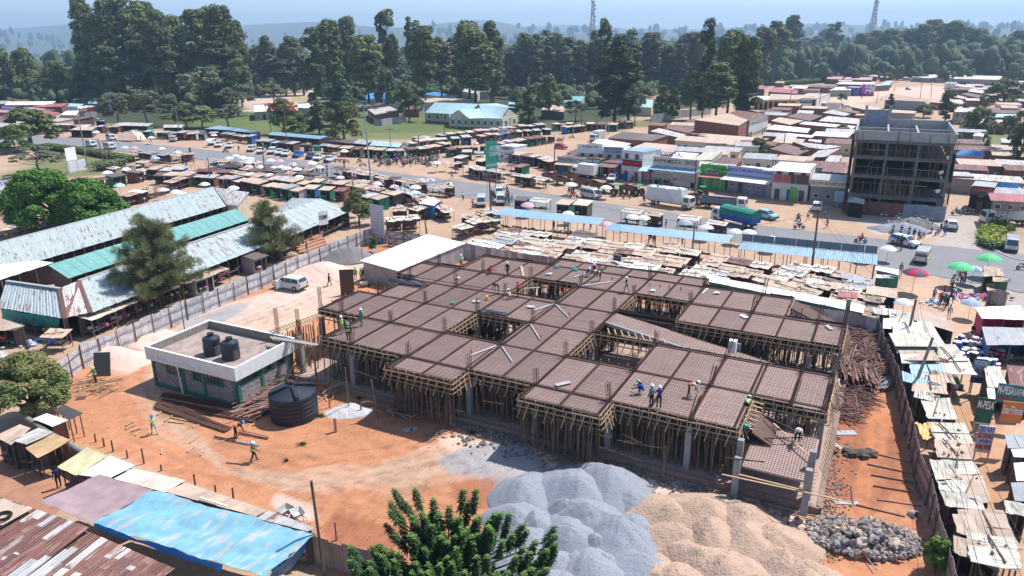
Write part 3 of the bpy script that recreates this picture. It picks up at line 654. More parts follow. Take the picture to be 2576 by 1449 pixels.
for(tl,x0,y0,c,lab)in(('B2',440,680,TEA,'turquoise cloth heap on the far deck'),('B2',635,705,TEA,'small turquoise cloth left of the squatting workers'),('B1',1965,1040,TEA,'turquoise cloth heap on the left deck'),('B2',370,750,WHT,'white sack on the deck behind the far opening'),('B1',2010,790,WHT,'small white sack beside starter bars'),('B2',2050,940,WHT,'white bag on the right deck near the step'),('B2',1415,915,WHT,'white basin on the deck by the pipe stubs'),('B1',2215,1025,WHT,'white rag by the left opening'),('B2',185,1080,WHT,'white and orange bundle atop the starter bars')):
 x=MB();
 for i in range(5):x.blob((R.uniform(-.28,.28),R.uniform(-.18,.18),.08),R.uniform(.12,.2),6,4,.3,0,(1.3,1,.6))
 tag(x.build('cloth_heap',cloth(c),None,TG(tl,x0,y0,SZ+.07)),lab,'cloth')
x=MB();x.lathe([(.13,0),(.17,.02),(.17,.36),(.12,.4)],10);tag(x.build('jerrycan',paint(.8,.55,.04),None,TG('B1',2325,1000,SZ+.07),smooth=False),'yellow plastic container standing on the left deck','container')
D_=SZ+.06
for(tl,x0,y0,pose,rz,sh,tr,hat,hc,vest,vc,lab)in(('B1',1065,1265,'stand',2.4,TEA,GRY,'helmet',(.8,.8,.8),0,None,'worker in teal shirt and white helmet standing alone on the left deck'),('B1',870,1345,'carry',1.2,(.3,.38,.3),(.3,.28,.22),'helmet',(.8,.8,.8),1,None,'worker in green vest and white helmet at the left deck edge'),('B1',935,1425,'stand',.3,BLK,BLK,'helmet',(.02,.35,.28),1,None,'worker in green vest and green helmet seen from behind'),('B1',2065,690,'carry',3.4,WHT,NAVY,'helmet',(.8,.8,.8),1,None,'worker in white shirt with papers at the far deck edge'),('B1',2335,745,'squat',-1.2,REDC,REDC,'helmet',(.7,.03,.03),0,None,'crouching worker dressed all in red beside a white sack'),('B1',2530,765,'walk',2.7,BLK,BLK,'helmet',(.8,.8,.8),0,None,'worker all in black with a white helmet on the far deck'),('B1',2440,945,'bend',2.0,BLK,GRY,'hair',None,0,None,'bare-headed worker in black bending over the deck'),('B1',2555,1000,'squat',.5,(.7,.6,.45),REDC,'helmet',(.8,.8,.8),0,None,'crouching worker in cream shirt near the orange vest worker'),('B2',60,975,'stand',1.8,REDC,BLK,'helmet',(.7,.03,.03),1,'o','worker in orange vest and red helmet beside the far opening'),('B2',745,765,'squat',-2.0,BLUE,WHT,'helmet',(.8,.8,.8),0,None,'crouching worker in blue and white at the far deck'),('B2',825,720,'squat',3.0,REDC,BLK,'helmet',(.8,.8,.8),0,None,'crouching worker in red shirt and white helmet'),('B2',885,810,'bend',2.0,BLK,BLK,'helmet',(.8,.8,.8),1,None,'worker in green vest bending beside a white sack'),('B2',1150,930,'walk',1.2,BLK,GRY,'helmet',(.8,.8,.8),1,None,'worker in green vest walking across the far deck'),('C2',1320,690,'squat',1.2,BLUE,BLUE,'helmet',(.02,.45,.35),0,None,'crouching worker in blue overalls and turquoise helmet'),('C2',1400,820,'stand',.6,(.16,.24,.36),BLK,'helmet',(.8,.8,.8),0,None,'worker in denim jacket and white helmet on the front deck'),('C2',1475,835,'carry',.1,(.03,.06,.22),BLK,'helmet',(.8,.8,.8),0,None,'worker in long navy coat holding a white board'),('C2',1775,715,'bend',-1.7,(.6,.7,.5),BRN,'helmet',(.8,.8,.8),1,'o','worker in orange vest bending over the rebar at the front deck')):
 person(TG(tl,x0,y0,D_),pose,rz,sh,tr,lab,hat,vest,hc,vc)
for(c,r,z,pose,rz,sh,hc,lab)in((13.05,2.35,-.75,'bend',-.5,(.45,.6,.35),(.8,.8,.8),'worker in pale green bending over the front stair formwork'),(13.3,2.75,-1.25,'bend',2.2,GRY,(.02,.4,.32),'worker with a turquoise helmet leaning over the front stair'),(14.3,2.5,-1.45,'bend',2.8,WHT,(.8,.8,.8),'worker in white bending at the right corner landing')):
 person(S(c,r,z),pose,rz,sh,BLK,lab,'helmet',0,hc)
 # ---------------------------------------------------------------- building yard: heaps, stores, fences
def heap(name,label,cat,pk,rad,h,m,squash=1,rz=0,seed=0,grp=None,rip=.05,n=56,rings=22,flat=.3):
 rr=random.Random(seed+5);ph=[rr.uniform(0,6)for _ in range(4)];V=[];F=[]
 shx,shy=rr.uniform(-.28,.28)*rad,rr.uniform(-.28,.28)*rad
 for k in range(rings+1):
  t=k/rings
  for i in range(n):
   a=2*pi*i/n;rj=1+.08*sin(2*a+ph[0])+.06*sin(3*a+ph[1])+.03*sin(7*a+ph[2])
   z=h*(1-sqrt(t*t+flat*flat)+flat)if t>0 else h
   z=h*max(0,1-(sqrt(t*t+flat*flat)-flat)/(sqrt(1+flat*flat)-flat))
   x,y=cos(a)*rad*t*rj*squash,sin(a)*rad*t*rj;wx,wy=pk[0]+x,pk[1]+y;z+=(rip*1.3*sin(wx*1.3+2*sin(wy*.9))+rip*sin(wy*2.3+1.5*sin(wx*1.7))+.02*sin(wx*6+wy*5)+.012*sin(wx*11-wy*9))+rr.uniform(-.012,.012)*min(1,1.5-1.5*t)
   x+=shx*(1-t);y+=shy*(1-t);V.append((x*cos(rz)-y*sin(rz),x*sin(rz)+y*cos(rz),z-(.12 if k==rings else 0)))
 for k in range(rings):
  for i in range(n):
   j=(i+1)%n;F.append((k*n+i,(k+1)*n+i,(k+1)*n+j,k*n+j))
 b=MB();b.add(V,F);me=b.mesh(name,m,True)
 o=thing(name,label,cat,pk,0,grp);link('heap_surface',me,o);b=MB()
 for i in range(int(70*rad)if m in(M_gravel,M_sand)else 40):
  f=rr.choice(F[n*2:]);c=sum((Vector(V[j])for j in f),Vector())/4;r_=rr.uniform(.014,.034)*(1.2 if m is M_sand and rr.random()<.3 else 1);b.rock((c.x+rr.uniform(-.1,.1),c.y+rr.uniform(-.1,.1),c.z),r_)
 stuff(b.build('loose_lumps',m,o));return o
def hp(u,v,h):p=G(u,v,h);p.z=-.02;return p
GR=[(1338,1209,2.9,1.5,'leftmost'),(1435,1181,3.3,1.9,'tall far left'),(1528,1177,3.3,1.8,'farthest right'),(1316,1268,2.8,1.3,'low left'),(1424,1302,3.0,1.5,'front middle'),(1552,1316,2.9,1.5,'right-hand front'),(1492,1404,3.0,1.4,'nearest middle'),(1388,1384,2.4,1.2,'nearest left'),(1470,1250,3.2,1.7,'central'),(1570,1228,2.6,1.1,'small right-hand'),(1600,1420,2.6,1.0,'nearest right'),(1345,1340,2.6,1.0,'left front'),(1300,1400,3.0,1.1,'bottom left'),(1420,1460,3,1.2,'bottom edge'),(1530,1480,3,1.2,'bottom right')]
for i in range(16):GR.append((R.uniform(1290,1600),R.uniform(1225,1440),R.uniform(1.2,2.0),R.uniform(.8,1.45),'secondary '+ordn(i)))
for i,(u,v,r,h,w)in enumerate(GR):
 heap('gravel_heap',w+' heap of blue-grey crushed stone in front of the deck','gravel heap',hp(u,v,h),r,h,M_gravel,R.uniform(.75,1.3),R.uniform(0,3),i,None,.02,flat=.14)
SD=[(1655,1252,2.9,1.4,'far left'),(1760,1258,3.0,1.4,'far middle'),(1872,1276,3.3,1.5,'far right'),(1805,1320,2.9,1.6,'central'),(1742,1364,2.6,1.4,'front left'),(1908,1334,2.7,1.4,'right-hand'),(1965,1330,2.6,1.3,'right edge'),(1945,1388,2.8,1.3,'front right'),(2020,1422,2.6,1.2,'bottom right'),(1690,1330,2.7,1.1,'left'),(1850,1410,3.1,1.4,'front middle'),(1740,1440,2.9,1.2,'bottom'),(2060,1450,2.6,1.0,'farthest right front'),(1670,1420,2.5,.9,'bottom left'),(1930,1460,3,1.2,'lowest')]
for i,(u,v,r,h,w)in enumerate(SD):
 heap('sand_heap',w+' heap of pinkish-brown building sand','sand heap',hp(u,v,h),r,h,M_sand,R.uniform(.6,1.5),R.uniform(0,3),40+i,None,.035,flat=.13)
heap('sand_heap','pale pink sand heap behind the parked silver car','sand heap',G(806,690),3.7,1.5,mat('pink_sand',(.68,.48,.40),1,(.55,.38,.31),2),1.2,.3,91)
heap('gravel_heap','dark grey ballast heap against the sheet fence','gravel heap',G(872,652),3.4,1.9,mat('dark_ballast',(.22,.20,.20),1,(.15,.14,.14),5),1.15,0,92)
heap('sand_heap','pale sand heap with a dark board leaning on it','sand heap',G(288,905),2.6,1.2,MT['pink_sand'],1.6,-.2,93)
heap('gravel_heap','low pale gravel spread along the fence foot','gravel heap',G(400,858),2.8,.55,MT['pink_sand'],1.9,-.5,94)
heap('rubble_heap','white lime rubble heap beside the big black tank','rubble heap',G(876,1036),1.5,.45,mat('lime_rubble',(.6,.6,.6),1,(.3,.28,.28),7),1.3,0,95)
rs=[]
for k in range(10):
 b=MB();b.rock((0,0,0),.3);rs.append(b.mesh('quarry_stone',M_stone))
root=thing('stone_pile','pile of rough brown and grey quarry stones at the lower right','stone pile',G(2160,1365))
def stonepos(i):
 while 1:
  u,v=R.uniform(2030,2330),R.uniform(1290,1420)
  if((u-2170)/150)**2+((v-1352-(u-2170)*.14)/48)**2<1:return u,v
for i in range(300):
 u,v=stonepos(i);e=1-((u-2170)/150)**2-((v-1352-(u-2170)*.14)/48)**2
 h=max(0,e)*.8*R.random()+.12;p=G(u,v,h);o=link('stone',rs[i%10],root,p-root.location,R.uniform(0,6));o.scale=(R.uniform(.5,1.25),)*3;o.rotation_euler=(R.uniform(0,3),R.uniform(0,3),0)
b=MB()
for i in range(900):
 u,v=stonepos(i);b.rock(Vector(G(u,v,R.uniform(.02,.45)))-root.location,R.uniform(.06,.16))
stuff(b.build('stone_chips',M_stone,root))
b=MB()
for i in range(900):
 t=R.random();c=5.5+9.2*t;p=S(c,3.2+abs(R.gauss(0,.13))+(.25 if R.random()<.2 else 0),-SZ+R.uniform(0,.12));b.rock(p,R.uniform(.05,.2))
for i in range(500):
 p=G(R.gauss(2090,22),R.uniform(1080,1300),.03);b.rock(p,R.uniform(.03,.12))
o=b.build('rubble',M_stone);stuff(o);
b=MB()
for i in range(2600):
 u,v=R.uniform(180,2350),R.uniform(640,1449)
 p=G(u,v);b.rock((p.x,p.y,.02),R.uniform(.015,.055))
stuff(b.build('pebbles',mat('pebble',(.5,.36,.27),1,(.3,.2,.15),4)))
def grasstuft(u,v,r,n,m=None,h=.25):
 b=MB();p=G(u,v)
 for i in range(n):
  a=R.uniform(0,6.3);d=abs(R.gauss(0,r*.5));q=p+Vector((cos(a)*d,sin(a)*d,0));a2=R.uniform(0,6.3);w=.03
  t=q+Vector((cos(a2)*.12,sin(a2)*.12,R.uniform(.4,1)*h));n_=Vector((-sin(a2)*w,cos(a2)*w,0));b.add([q-n_,q+n_,t],[(0,1,2)])
 return stuff(b.build('grass',m or M_leafm))
for u,v,r,n in((1187,1089,.4,160),(806,1047,.45,160),(903,1003,.4,90),(760,1118,.5,120),(2000,1405,.9,500),(2065,1395,.8,400),(670,1040,1.2,300),(620,1060,1,200),(900,635,.8,300),(2095,1140,.5,120),(720,1160,.3,50)):grasstuft(u,v,r,n)
# ------------------ block building with white parapet
o_=T('C0',1588,602);c_=T('C0',2415,828);e_=T('C1',290,505)
P0,P1=G(*o_),G(*c_);P2=G(*e_);ax=(P1-P0).normalized();LX=(P1-P0).length;ay=Vector((-ax.y,ax.x,0));LY=min(8.2,max(5.5,(P2-P1).dot(ay)))
BB=thing('block_store','single-storey grey block store with green trim and a white roof parapet','building',P0,ori(P0,P1))
def bp(n,mb,m,par=None):return mb.build(n,m,par or BB)
HW=2.75
x=MB();x.box((LX/2,LY/2,HW/2),(LX-.1,LY-.1,HW));bp('wall_core',x,M_dark)
bm_=[MB().box((0,0,0),(.56,.12,.185)).mesh('block',M_block)]
def blockwall(L,org,ang,wins):
 par=link('block_wall',None,BB,org,ang);n=0
 par2=MB().box((L/2,.055,HW/2),(L,.08,HW)).build('mortar',mat('mortar',(.22,.2,.2)),BB,org,ang)
 bpy.data.objects.remove(par)
 for k in range(13):
  z=.45+k*.2-.0
  if z>HW-.08:break
  s=.3+(.29 if k%2 else 0)
  while s<L-.3:
   if not any(a-.3<s<b_+.3 and z0-.1<z<z1+.1 for a,b_,z0,z1 in wins):
    link('block',bm_[0],par2,(s,.005+R.uniform(-.012,.012),z))
   s+=.585
 return par2
wf=[(LX*.18,LX*.18+1.6,1.75,2.55),(LX*.5,LX*.5+.8,1.65,2.45),(LX*.67,LX*.67+1.7,1.7,2.6)]
wr=[(LY*.08,LY*.08+.8,2.0,2.6),(LY*.24,LY*.24+.8,2.0,2.6),(LY*.5,LY*.5+.7,2.0,2.6),(LY*.74,LY*.74+.7,2.0,2.6)]
w1=blockwall(LX,(0,-.06,0),0,wf);w2=blockwall(LY,(LX+.06,0,0),pi/2,wr)
for par,L,ws,pil in((w1,LX,wf,(0.06,LX*.38,LX*.63,LX-.06)),(w2,LY,wr,(.06,LY*.42,LY*.98))):
 x=MB();x.box((L/2,-.02,.19),(L+.2,.16,.38));o=x.build('green_plinth_band',M_green,par)
 for s in pil:x=MB();x.box((s,-.03,HW/2),(.3,.2,HW));x.build('green_pilaster',M_green,par)
 for a,b_,z0,z1 in ws:
  x=MB()
  for q in(((a+b_)/2,z0,b_-a+.3,.12),((a+b_)/2,z1,b_-a+.3,.12)):x.box((q[0],-.03,q[1]),(q[2],.15,q[3]))
  for s in(a,b_):x.box((s,-.03,(z0+z1)/2),(.12,.15,z1-z0))
  f=x.build('window_frame',M_green,par);g=MB();g.box(((a+b_)/2,0.0,(z0+z1)/2),(b_-a,.06,z1-z0));f2=g.build('window_pane',M_glass,BB,par.location,par.rotation_euler[2])
  for i in range(3):s=a+(b_-a)*(i+1)/4;m_=MB();m_.box((s,-.05,(z0+z1)/2),(.04,.04,z1-z0));m_.build('window_bar',M_black,BB,par.location,par.rotation_euler[2])
ov=.3;x=MB()
for(cx,cy,sx,sy)in((LX/2,-ov,LX+2*ov+.2,.2),(LX/2,LY+ov,LX+2*ov+.2,.2),(-ov,LY/2,.2,LY+2*ov-.2),(LX+ov,LY/2,.2,LY+2*ov-.2)):x.box((cx,cy,3.3),(sx,sy,1.25))
bp('parapet',x,M_whitep)
x=MB();x.box((LX/2,LY/2,3.05),(LX+.5,LY+.5,.2));bp('roof_slab',x,mat('stained_roof',(.42,.33,.29),.95,(.2,.15,.13),1.1,detail=8))
x=MB()
for(cx,cy,sx,sy)in((LX/2,LY+ov-.11,LX+2*ov-.25,.03),(-ov+.11,LY/2,.03,LY+2*ov-.3)):x.box((cx,cy,3.5),(sx,sy,.7))
bp('parapet_inside_face',x,mat('inner_block',(.3,.27,.24),.95,(.15,.13,.11),3))
x=MB();x.tube((LX*.35,-.42,2.9),(LX*.37,-.42,.1),.07,n=8);x.tube((0,-.45,3.0),(LX*.62,-.45,2.95),.05,n=6);bp('drain_pipe',x,M_whitep)
for s in(.12,.48,.62):x=MB();x.box((LX*s,-.5,3.15),(.22,.2,.16));bp('flood_light',x,M_whitep)
TK=Tm();b=MB();b.lathe([(.72,0),(.76,.03),(.76,.95),(.73,1.0),(.76,1.05),(.76,1.5),(.70,1.62),(.35,1.78),(.28,1.8),(.28,1.95),(.2,2.0),(.03,2.0)],24)
TK.add('tank_shell',b,M_black,smooth=False);b=MB();b.lathe([(.3,0),(.3,.1),(.05,.13)],16,(0,0,1.93));TK.add('lid',b,M_black)
b=MB()
for k in range(8):b.lathe([(.765,.08+k*.11),(.785,.1+k*.11),(.765,.12+k*.11)],20)
TK.add('rib',b,M_black)
for k in range(2):
 TK.put('water_tank',('left' if k==0 else 'right')+' of the two small black water tanks on the block store roof','water tank',G(*(T('C0',2145,290)if k==0 else T('C0',2330,335)),3.15),0,'tanks on the block store',1.0)
b=MB();b.lathe([(1.9,0),(1.95,.04),(1.95,.3),(1.92,.33),(1.96,.36),(1.96,.62),(1.92,.65),(1.96,.68),(1.96,.95),(1.92,.98),(1.96,1.01),(1.96,1.28),(1.92,1.31),(1.96,1.34),(1.96,1.6),(1.92,1.63),(1.96,1.66),(1.96,1.95),(1.9,2.05),(.5,2.45),(.38,2.45),(.38,2.5),(.36,2.3),(.02,2.3)],40)
BT=thing('water_tank','huge black ribbed water tank standing on the red earth','water tank',G(742,1046))
b.build('tank_shell',M_black,BT,smooth=False);BT.scale=(1,1,1.12)
for k in range(4):
 a=.5+k*pi/2;b=MB();b.beam((cos(a)*.42,sin(a)*.42,2.5),(cos(a)*1.9,sin(a)*1.9,2.2),.28,.26);b.build('lid_rib',M_black,BT)
b=MB();b.lathe([(.36,0),(.36,.02)],16,(0,0,2.42));b.build('hatch',M_dark,BT)
# ------------------ corrugated fences
T_fg=tin('fence_sheet',(.66,.65,.66),.04,rough=.5,pitch=.2,rnd=.1,dirt=.4)
T_fr=tin('fence_sheet_rusty',(.42,.33,.31),.25,pitch=.2,rnd=.12,dirt=.4)
M_post=mat('fence_post',(.20,.13,.11),.9,(.11,.075,.065),2,rnd=.25)
def fence(label,pts,h,m,side=1,step=.9,every=2.4,rails=2,thick=.045,name='sheet_fence',cat='fence'):
 root=thing(name,label,cat,pts[0])
 off=Vector(pts[0])
 for a,b in zip(pts,pts[1:]):
  a=Vector(a)-off;b=Vector(b)-off;L=(b-a).length;d=(b-a).normalized();n=Vector((-d.y,d.x,0))*side;k=max(1,round(L/step))
  for i in range(k):
   p=a+d*(L*i/k);q=a+d*(L*(i+1)/k+.04);hh=h+R.uniform(-.12,.1);w=n*R.uniform(-.03,.01)
   x=MB();x.sheet(p+w+Vector((0,0,hh)),q+w+Vector((0,0,hh+R.uniform(-.03,.03))),q+w,p+w,.015);x.build('sheet',m if not isinstance(m,list)else R.choice(m),root)
  k=max(1,round(L/every))
  for i in range(k+1):
   p=a+d*(L*i/k)+n*.09;x=MB();x.tube(p-Vector((0,0,.1)),p+Vector((R.uniform(-.08,.08),R.uniform(-.08,.08),h+R.uniform(-.1,.25))),thick*1.3,thick,6);x.build('post',M_post,root)
   if i<k:
    for r in range(rails):
     z=h*(r+.7)/(rails+.3)+R.uniform(-.05,.05);x=MB();x.tube(p+Vector((0,0,z)),p+d*(L/k)+Vector((0,0,z+R.uniform(-.08,.08))),.035,.03,5,cap=False);x.build('rail',M_post,root)
 return root
FL=[G(150,975),G(210,927),TG('C0',1375,185),TG('B0',1890,1205),TG('B0',2500,950),TG('B1',650,640),TG('B1',1180,415)]
fence('long grey corrugated sheet fence with brown poles along the market side',FL,2.3,T_fg,-1)
fence('short grey sheet fence beside the site gate',[TG('B1',1180,415),TG('B1',1320,440)],2.3,T_fg,-1)
gt=thing('site_gate','grey sheet double gate with dark diagonal bracing','gate',TG('B1',1320,440))
A_=G(*T('B1',1322,300),2.5)-gt.location;B_=G(*T('B1',1640,340),2.3)-gt.location;A_.z=B_.z=0
for i in range(6):
 x=MB();p=A_.lerp(B_,i/6);q=A_.lerp(B_,(i+1)/6-.004);x.sheet(p+Vector((0,0,2.3)),q+Vector((0,0,2.3)),q+Vector((0,0,.1)),p+Vector((0,0,.1)),.02);x.build('gate_sheet',T_fg,gt)
nn=Vector((B_-A_).normalized());nn=Vector((nn.y,-nn.x,0))*.06
for a,b,za,zb in((0,0,0,2.6),(.5,.5,0,2.4),(1,1,0,2.5),(0,.5,.2,.2),(0,.5,2.25,2.25),(.5,1,2.25,2.2),(.5,1,.2,.2),(0,.5,.2,1.6),(.5,1,2.2,.3),(0,1,1.2,1.2),(0,.5,1.3,2.2)):
 x=MB();x.beam(A_.lerp(B_,a)+nn+Vector((0,0,za)),A_.lerp(B_,b)+nn+Vector((0,0,zb)),.09);x.build('gate_bar',M_post,gt)
BF=[G(*T('B1',1640,345),2.3),G(1171,611,2.3),G(1300,634,2.3),G(1408,650.6,2.3),G(1540,668,2.3),G(1700,690,2.3),G(1860,722,2.3),G(2060,772,2.3),G(2207,800,2.3)]
for p in BF:p.z=0
fence('brownish sheet fence along the back of the building site',BF,2.3,[T_fg,tin('fence_sheet_brown',(.36,.32,.31),.12,pitch=.2)],1)
RF=[(2209.5,796),(2229.5,858),(2259.5,920),(2282,1006),(2300,1065),(2314.5,1136),(2344.5,1201),(2362,1287),(2384.5,1357),(2407,1449),(2440,1560)]
RF=[G(u,v,2.2)for u,v in RF]
for p in RF:p.z=0
fence('long rusty-brown sheet fence running down the right side of the site',RF,2.2,T_fr,-1,rails=2)
BFE=[(700,1330),(790,1347),(860,1368),(925,1385),(1010,1415),(1090,1440)]
BFE=[G(u,v,2.0)for u,v in BFE]
for p in BFE:p.z=0
fence('brown corrugated sheet fence at the bottom beside the blue tarpaulin roof',BFE,2.0,tin('fence_sheet_tan',(.42,.30,.25),.1,pitch=.22),1)
BW=[(60,1045),(120,1085),(190,1125),(260,1165),(340,1195),(420,1222),(470,1235),(600,1285),(700,1330)]
BW=[G(u,v,1.9)for u,v in BW]
for p in BW:p.z=0
wl=thing('capped_wall','low wall with a rounded grey cap behind the bottom left awnings','wall',BW[0])
for a,b in zip(BW,BW[1:]):
 x=MB();x.beam(a-BW[0]+Vector((0,0,.9)),b-BW[0]+Vector((0,0,.9)),.22,1.8);x.build('wall_panel',M_brick,wl)
 x=MB();x.tube(a-BW[0]+Vector((0,0,1.82)),b-BW[0]+Vector((0,0,1.82)),.2,n=10);x.build('wall_cap',mat('wall_cap_grey',(.26,.25,.23),.9,(.16,.15,.12),1.2),wl)
for k,(tx,ty,h)in enumerate(((965,100,.7),(1050,150,.8),(1140,200,1.0),(1285,265,.7),(1450,320,1.3),(1625,390,.5),(1965,535,.9),(2170,600,.5),(2350,665,.8))):
 p=TG('D0',tx,ty);x=MB();x.tube((0,0,0),(0,.03,h),.07,.06,6);tag(x.build('stake',M_post,None,p),'short dark wooden stake in the red earth, '+ordn(k)+' from the left along the capped wall','stake','stakes behind the capped wall')
 # ------------------ white roofed shed
sh=thing('site_shed','large site shed of grey sheets under a bright white sloping roof','shed',G(*T('B1',1100,830)))
q=[G(905.3,655.6,2.9),G(1074,589.4,2.9),G(1171.5,611.9,2.5),G(1001.5,681.9,2.5)]
off=sh.location;T_wr=tin('white_roof_sheet',(.86,.86,.84),0,rough=.55,pitch=.25,rnd=.03,dirt=.08)
N_=14
for i in range(N_):
 a,b=i/N_,(i+1)/N_+.004;x=MB();dz=Vector((0,0,R.uniform(0,.03)))
 x.sheet(q[0].lerp(q[1],a)-off+dz,q[0].lerp(q[1],b)-off+dz,q[3].lerp(q[2],b)-off+dz,q[3].lerp(q[2],a)-off+dz,.03);x.build('roof_sheet',T_wr,sh)
T_sw=tin('shed_wall_sheet',(.42,.39,.40),.1,pitch=.2,dirt=.4)
ins=[q[k].lerp((q[0]+q[1]+q[2]+q[3])/4,.06)-off for k in range(4)]
for a,b in((0,3),(3,2),(1,2),(0,1)):
 L=(ins[a]-ins[b]).length;n=max(1,round(L/1.0))
 for i in range(n):
  p,r_=ins[a].lerp(ins[b],i/n),ins[a].lerp(ins[b],(i+1)/n);x=MB();x.sheet(p-Vector((0,0,.05)),r_-Vector((0,0,.05)),Vector((r_.x,r_.y,0)),Vector((p.x,p.y,0)),.03);x.build('wall_sheet',T_sw,sh)
sb=thing('site_board','tall pale site board on two legs beside the gate','sign board',TG('B1',1180,420))
a=G(*T('B1',1180,420))-sb.location;b=G(*T('B1',1290,440))-sb.location;b.z=0
for p in(a,b):x=MB();x.tube(p,p+Vector((0,0,5.6)),.06,n=6);x.build('leg',M_whitep,sb)
x=MB();m_=(a+b)/2;an=ori(a,b);w=(b-a).length+.5;x.box((m_.x,m_.y-.1,3.7),(w,.06,4.6),an);x.build('board',mat('board_grey',(.55,.56,.60),.6),sb)
for k in range(11):x=MB();x.box((m_.x-.0,m_.y-.145,1.6+k*.4),(w-.3,.02,.04),an);x.build('ruled_line',M_whitep,sb)
# ------------------ timber, bars and other things lying about
def polepile(label,cat,pts,n,lmin,lmax,ang,spread,m,w=.07,h=.5,name='pole_pile',keep=300):
 c=sum((Vector(p)for p in pts),Vector())/len(pts);root=thing(name,label,cat,c);xs=[p[0]for p in pts];ys=[p[1]for p in pts];k=0;rest=MB();protos={}
 while k<n:
  X,Y=R.uniform(min(xs),max(xs)),R.uniform(min(ys),max(ys))
  if not inpoly(np.array([X]),np.array([Y]),pts)[0]:continue
  l=R.uniform(lmin,lmax);a=ang+R.gauss(0,spread);z=R.uniform(.05,h);t=R.gauss(0,.12)
  d=Vector((cos(a),sin(a),t))*l/2;p=Vector((X,Y,z+abs(t)*l/2))-c
  if k<keep:
   x=MB();x.tube(p-d,p+d,w,w*.8,5);x.build('pole',m,root)
  else:rest.tube(p-d,p+d,w,w*.8,4)
  k+=1
 if rest.v:stuff(rest.build('poles',m,root))
 return root
def gp(l):return[tuple(G(u,v)[:2])+(0,)for u,v in l]
M_poler=mat('weathered_pole',(.36,.22,.18),.9,(.2,.12,.1),1.2,rnd=.35)
polepile('huge tangled pile of reddish props beside the right deck edge','timber pile',gp([(2130,800),(2200,815),(2240,900),(2250,950),(2120,960),(2115,870)]),620,1.5,3.6,0,.9,M_poler,.055,.9)
polepile('stack of parallel reddish poles at the right of the deck','timber pile',gp([(2115,930),(2205,960),(2200,990),(2110,965)]),200,2.3,2.8,1.3,.06,M_poler,.06,1.1)
polepile('scattered thin poles leaning below the right deck corner','timber pile',gp([(2098,985),(2160,990),(2200,1010),(2130,1070),(2092,1050)]),190,1.2,3,-.7,.5,M_poler,.045,.5)
polepile('heap of grey boards by the right fence','timber pile',gp([(2200,925),(2250,935),(2235,990),(2195,970)]),60,1.0,2.0,.9,.3,M_conc,.07,.5)
polepile('loose pale boards near the worker with the upright panel at the left','timber pile',gp([(195,955),(290,960),(285,990),(200,990)]),34,1.2,2.6,.3,.5,M_timber,.05,.2)
polepile('stack of weathered bars and planks leaning by the block store','timber pile',gp([(625,1010),(690,975),(690,1030),(640,1060)]),90,2.5,4,.75,.1,M_poler,.05,.6)
polepile('crossed sticks and braces in front of the left props','timber pile',gp([(930,1020),(1060,1020),(1100,1060),(960,1060)]),30,1.5,3,.2,.8,M_poler,.05,.5)
polepile('orange-brown trestle frames beside the big tank','timber pile',gp([(800,965),(850,970),(850,1000),(805,1005)]),26,1.2,2.4,.9,.7,M_timber,.045,.6)
for k,(a,b,w)in enumerate((((1600,770),(2576,960),.9),((1590,810),(2300,1060),.9),((1640,700),(2500,850),.6),((1800,830),(2260,1045),.5),((2160,1125),(2500,1195),.2),((2400,1080),(2700,1140),.3))):
 p,q_=TG('C0',*a,.1),TG('C0',*b,.1)
 bundle('rebar_bundle','bundle of rusty reinforcing bars on the ground before the block store, '+ordn(k)+' from the left',p,q_,34 if k<4 else 6,M_rebar if k!=1 else mat('rebar_brown',(.16,.09,.065),.8),w*.5,.03,.018,'steel bars','rebar bundles before the block store')
for k,(a,b)in enumerate((((1265,1012),(1350,968)),((1260,1050),(1355,998)),((1315,1068),(1420,1038)),((1360,1110),(1400,1070)),((1910,1188),(2010,1120)),((2170,1195),(2275,1155)),((1885,1280),(1950,1228)),((2015,1315),(2045,1275)),((1625,1300),(1625,1245)),((1655,970),(1735,910)),((1690,970),(1860,990)),((1700,925),(1890,965)),((1940,1030),(2020,995)),((1580,905),(1630,865)),((2180,1120),(2260,1135)),((950,710),(1125,670)))):
 x=MB();x.beam(TG('C0',*a,.06),TG('C0',*b,.06),.13,.08);tag(x.build('plank',M_timber),'loose timber plank on the red earth of the left yard, '+ordn(k)+' of those scattered there','plank','loose planks in the left yard')
for k,(a,b,r)in enumerate((((1000,200),(1430,300),.07),((1000,320),(1450,415),.09),((1040,430),(1510,515),.08),((1060,540),(1425,600),.08),((1100,680),(1550,745),.05),((890,730),(1380,850),.07),((1395,1020),(1610,1090),.07),((840,545),(855,720),.08),((1430,255),(1500,600),.05),((1420,545),(1530,655),.07))):
 x=MB();x.tube(TG('D3',*a,.07),TG('D3',*b,.07),r,r*.8,7);tag(x.build('log',M_poler),'straight log on the earth by the right fence, '+ordn(k)+' from the far end','log','logs on the earth by the right fence')
for(tl,x0,y0,w,l,a,m,lab)in(('C3',770,1088,.7,1.8,.0,M_steel,'grey metal sheet lying on the red earth'),('C3',640,1190,.45,2.0,-1.1,M_concl,'pale plank lying on the rubble at the deck corner'),('C3',612,1262,.4,.5,0,M_whitep,'small white board on the rubble'),('D3',790,718,.35,1.6,-.1,M_steel,'grey plank on the earth before the stone pile'),('C0',815,738,.7,.8,.3,M_ply,'dark square board near the loose boards'),('C1',1530,1060,.6,.7,.3,M_concl,'grey slab offcut on the earth under the props'),('C1',1590,1055,.5,.6,.8,M_concl,'pale slab offcut beside the grey one')):
 x=MB();x.box((0,0,.04),(l,w,.04),a);tag(x.build('board',m,None,TG(tl,x0,y0)),lab,'board')
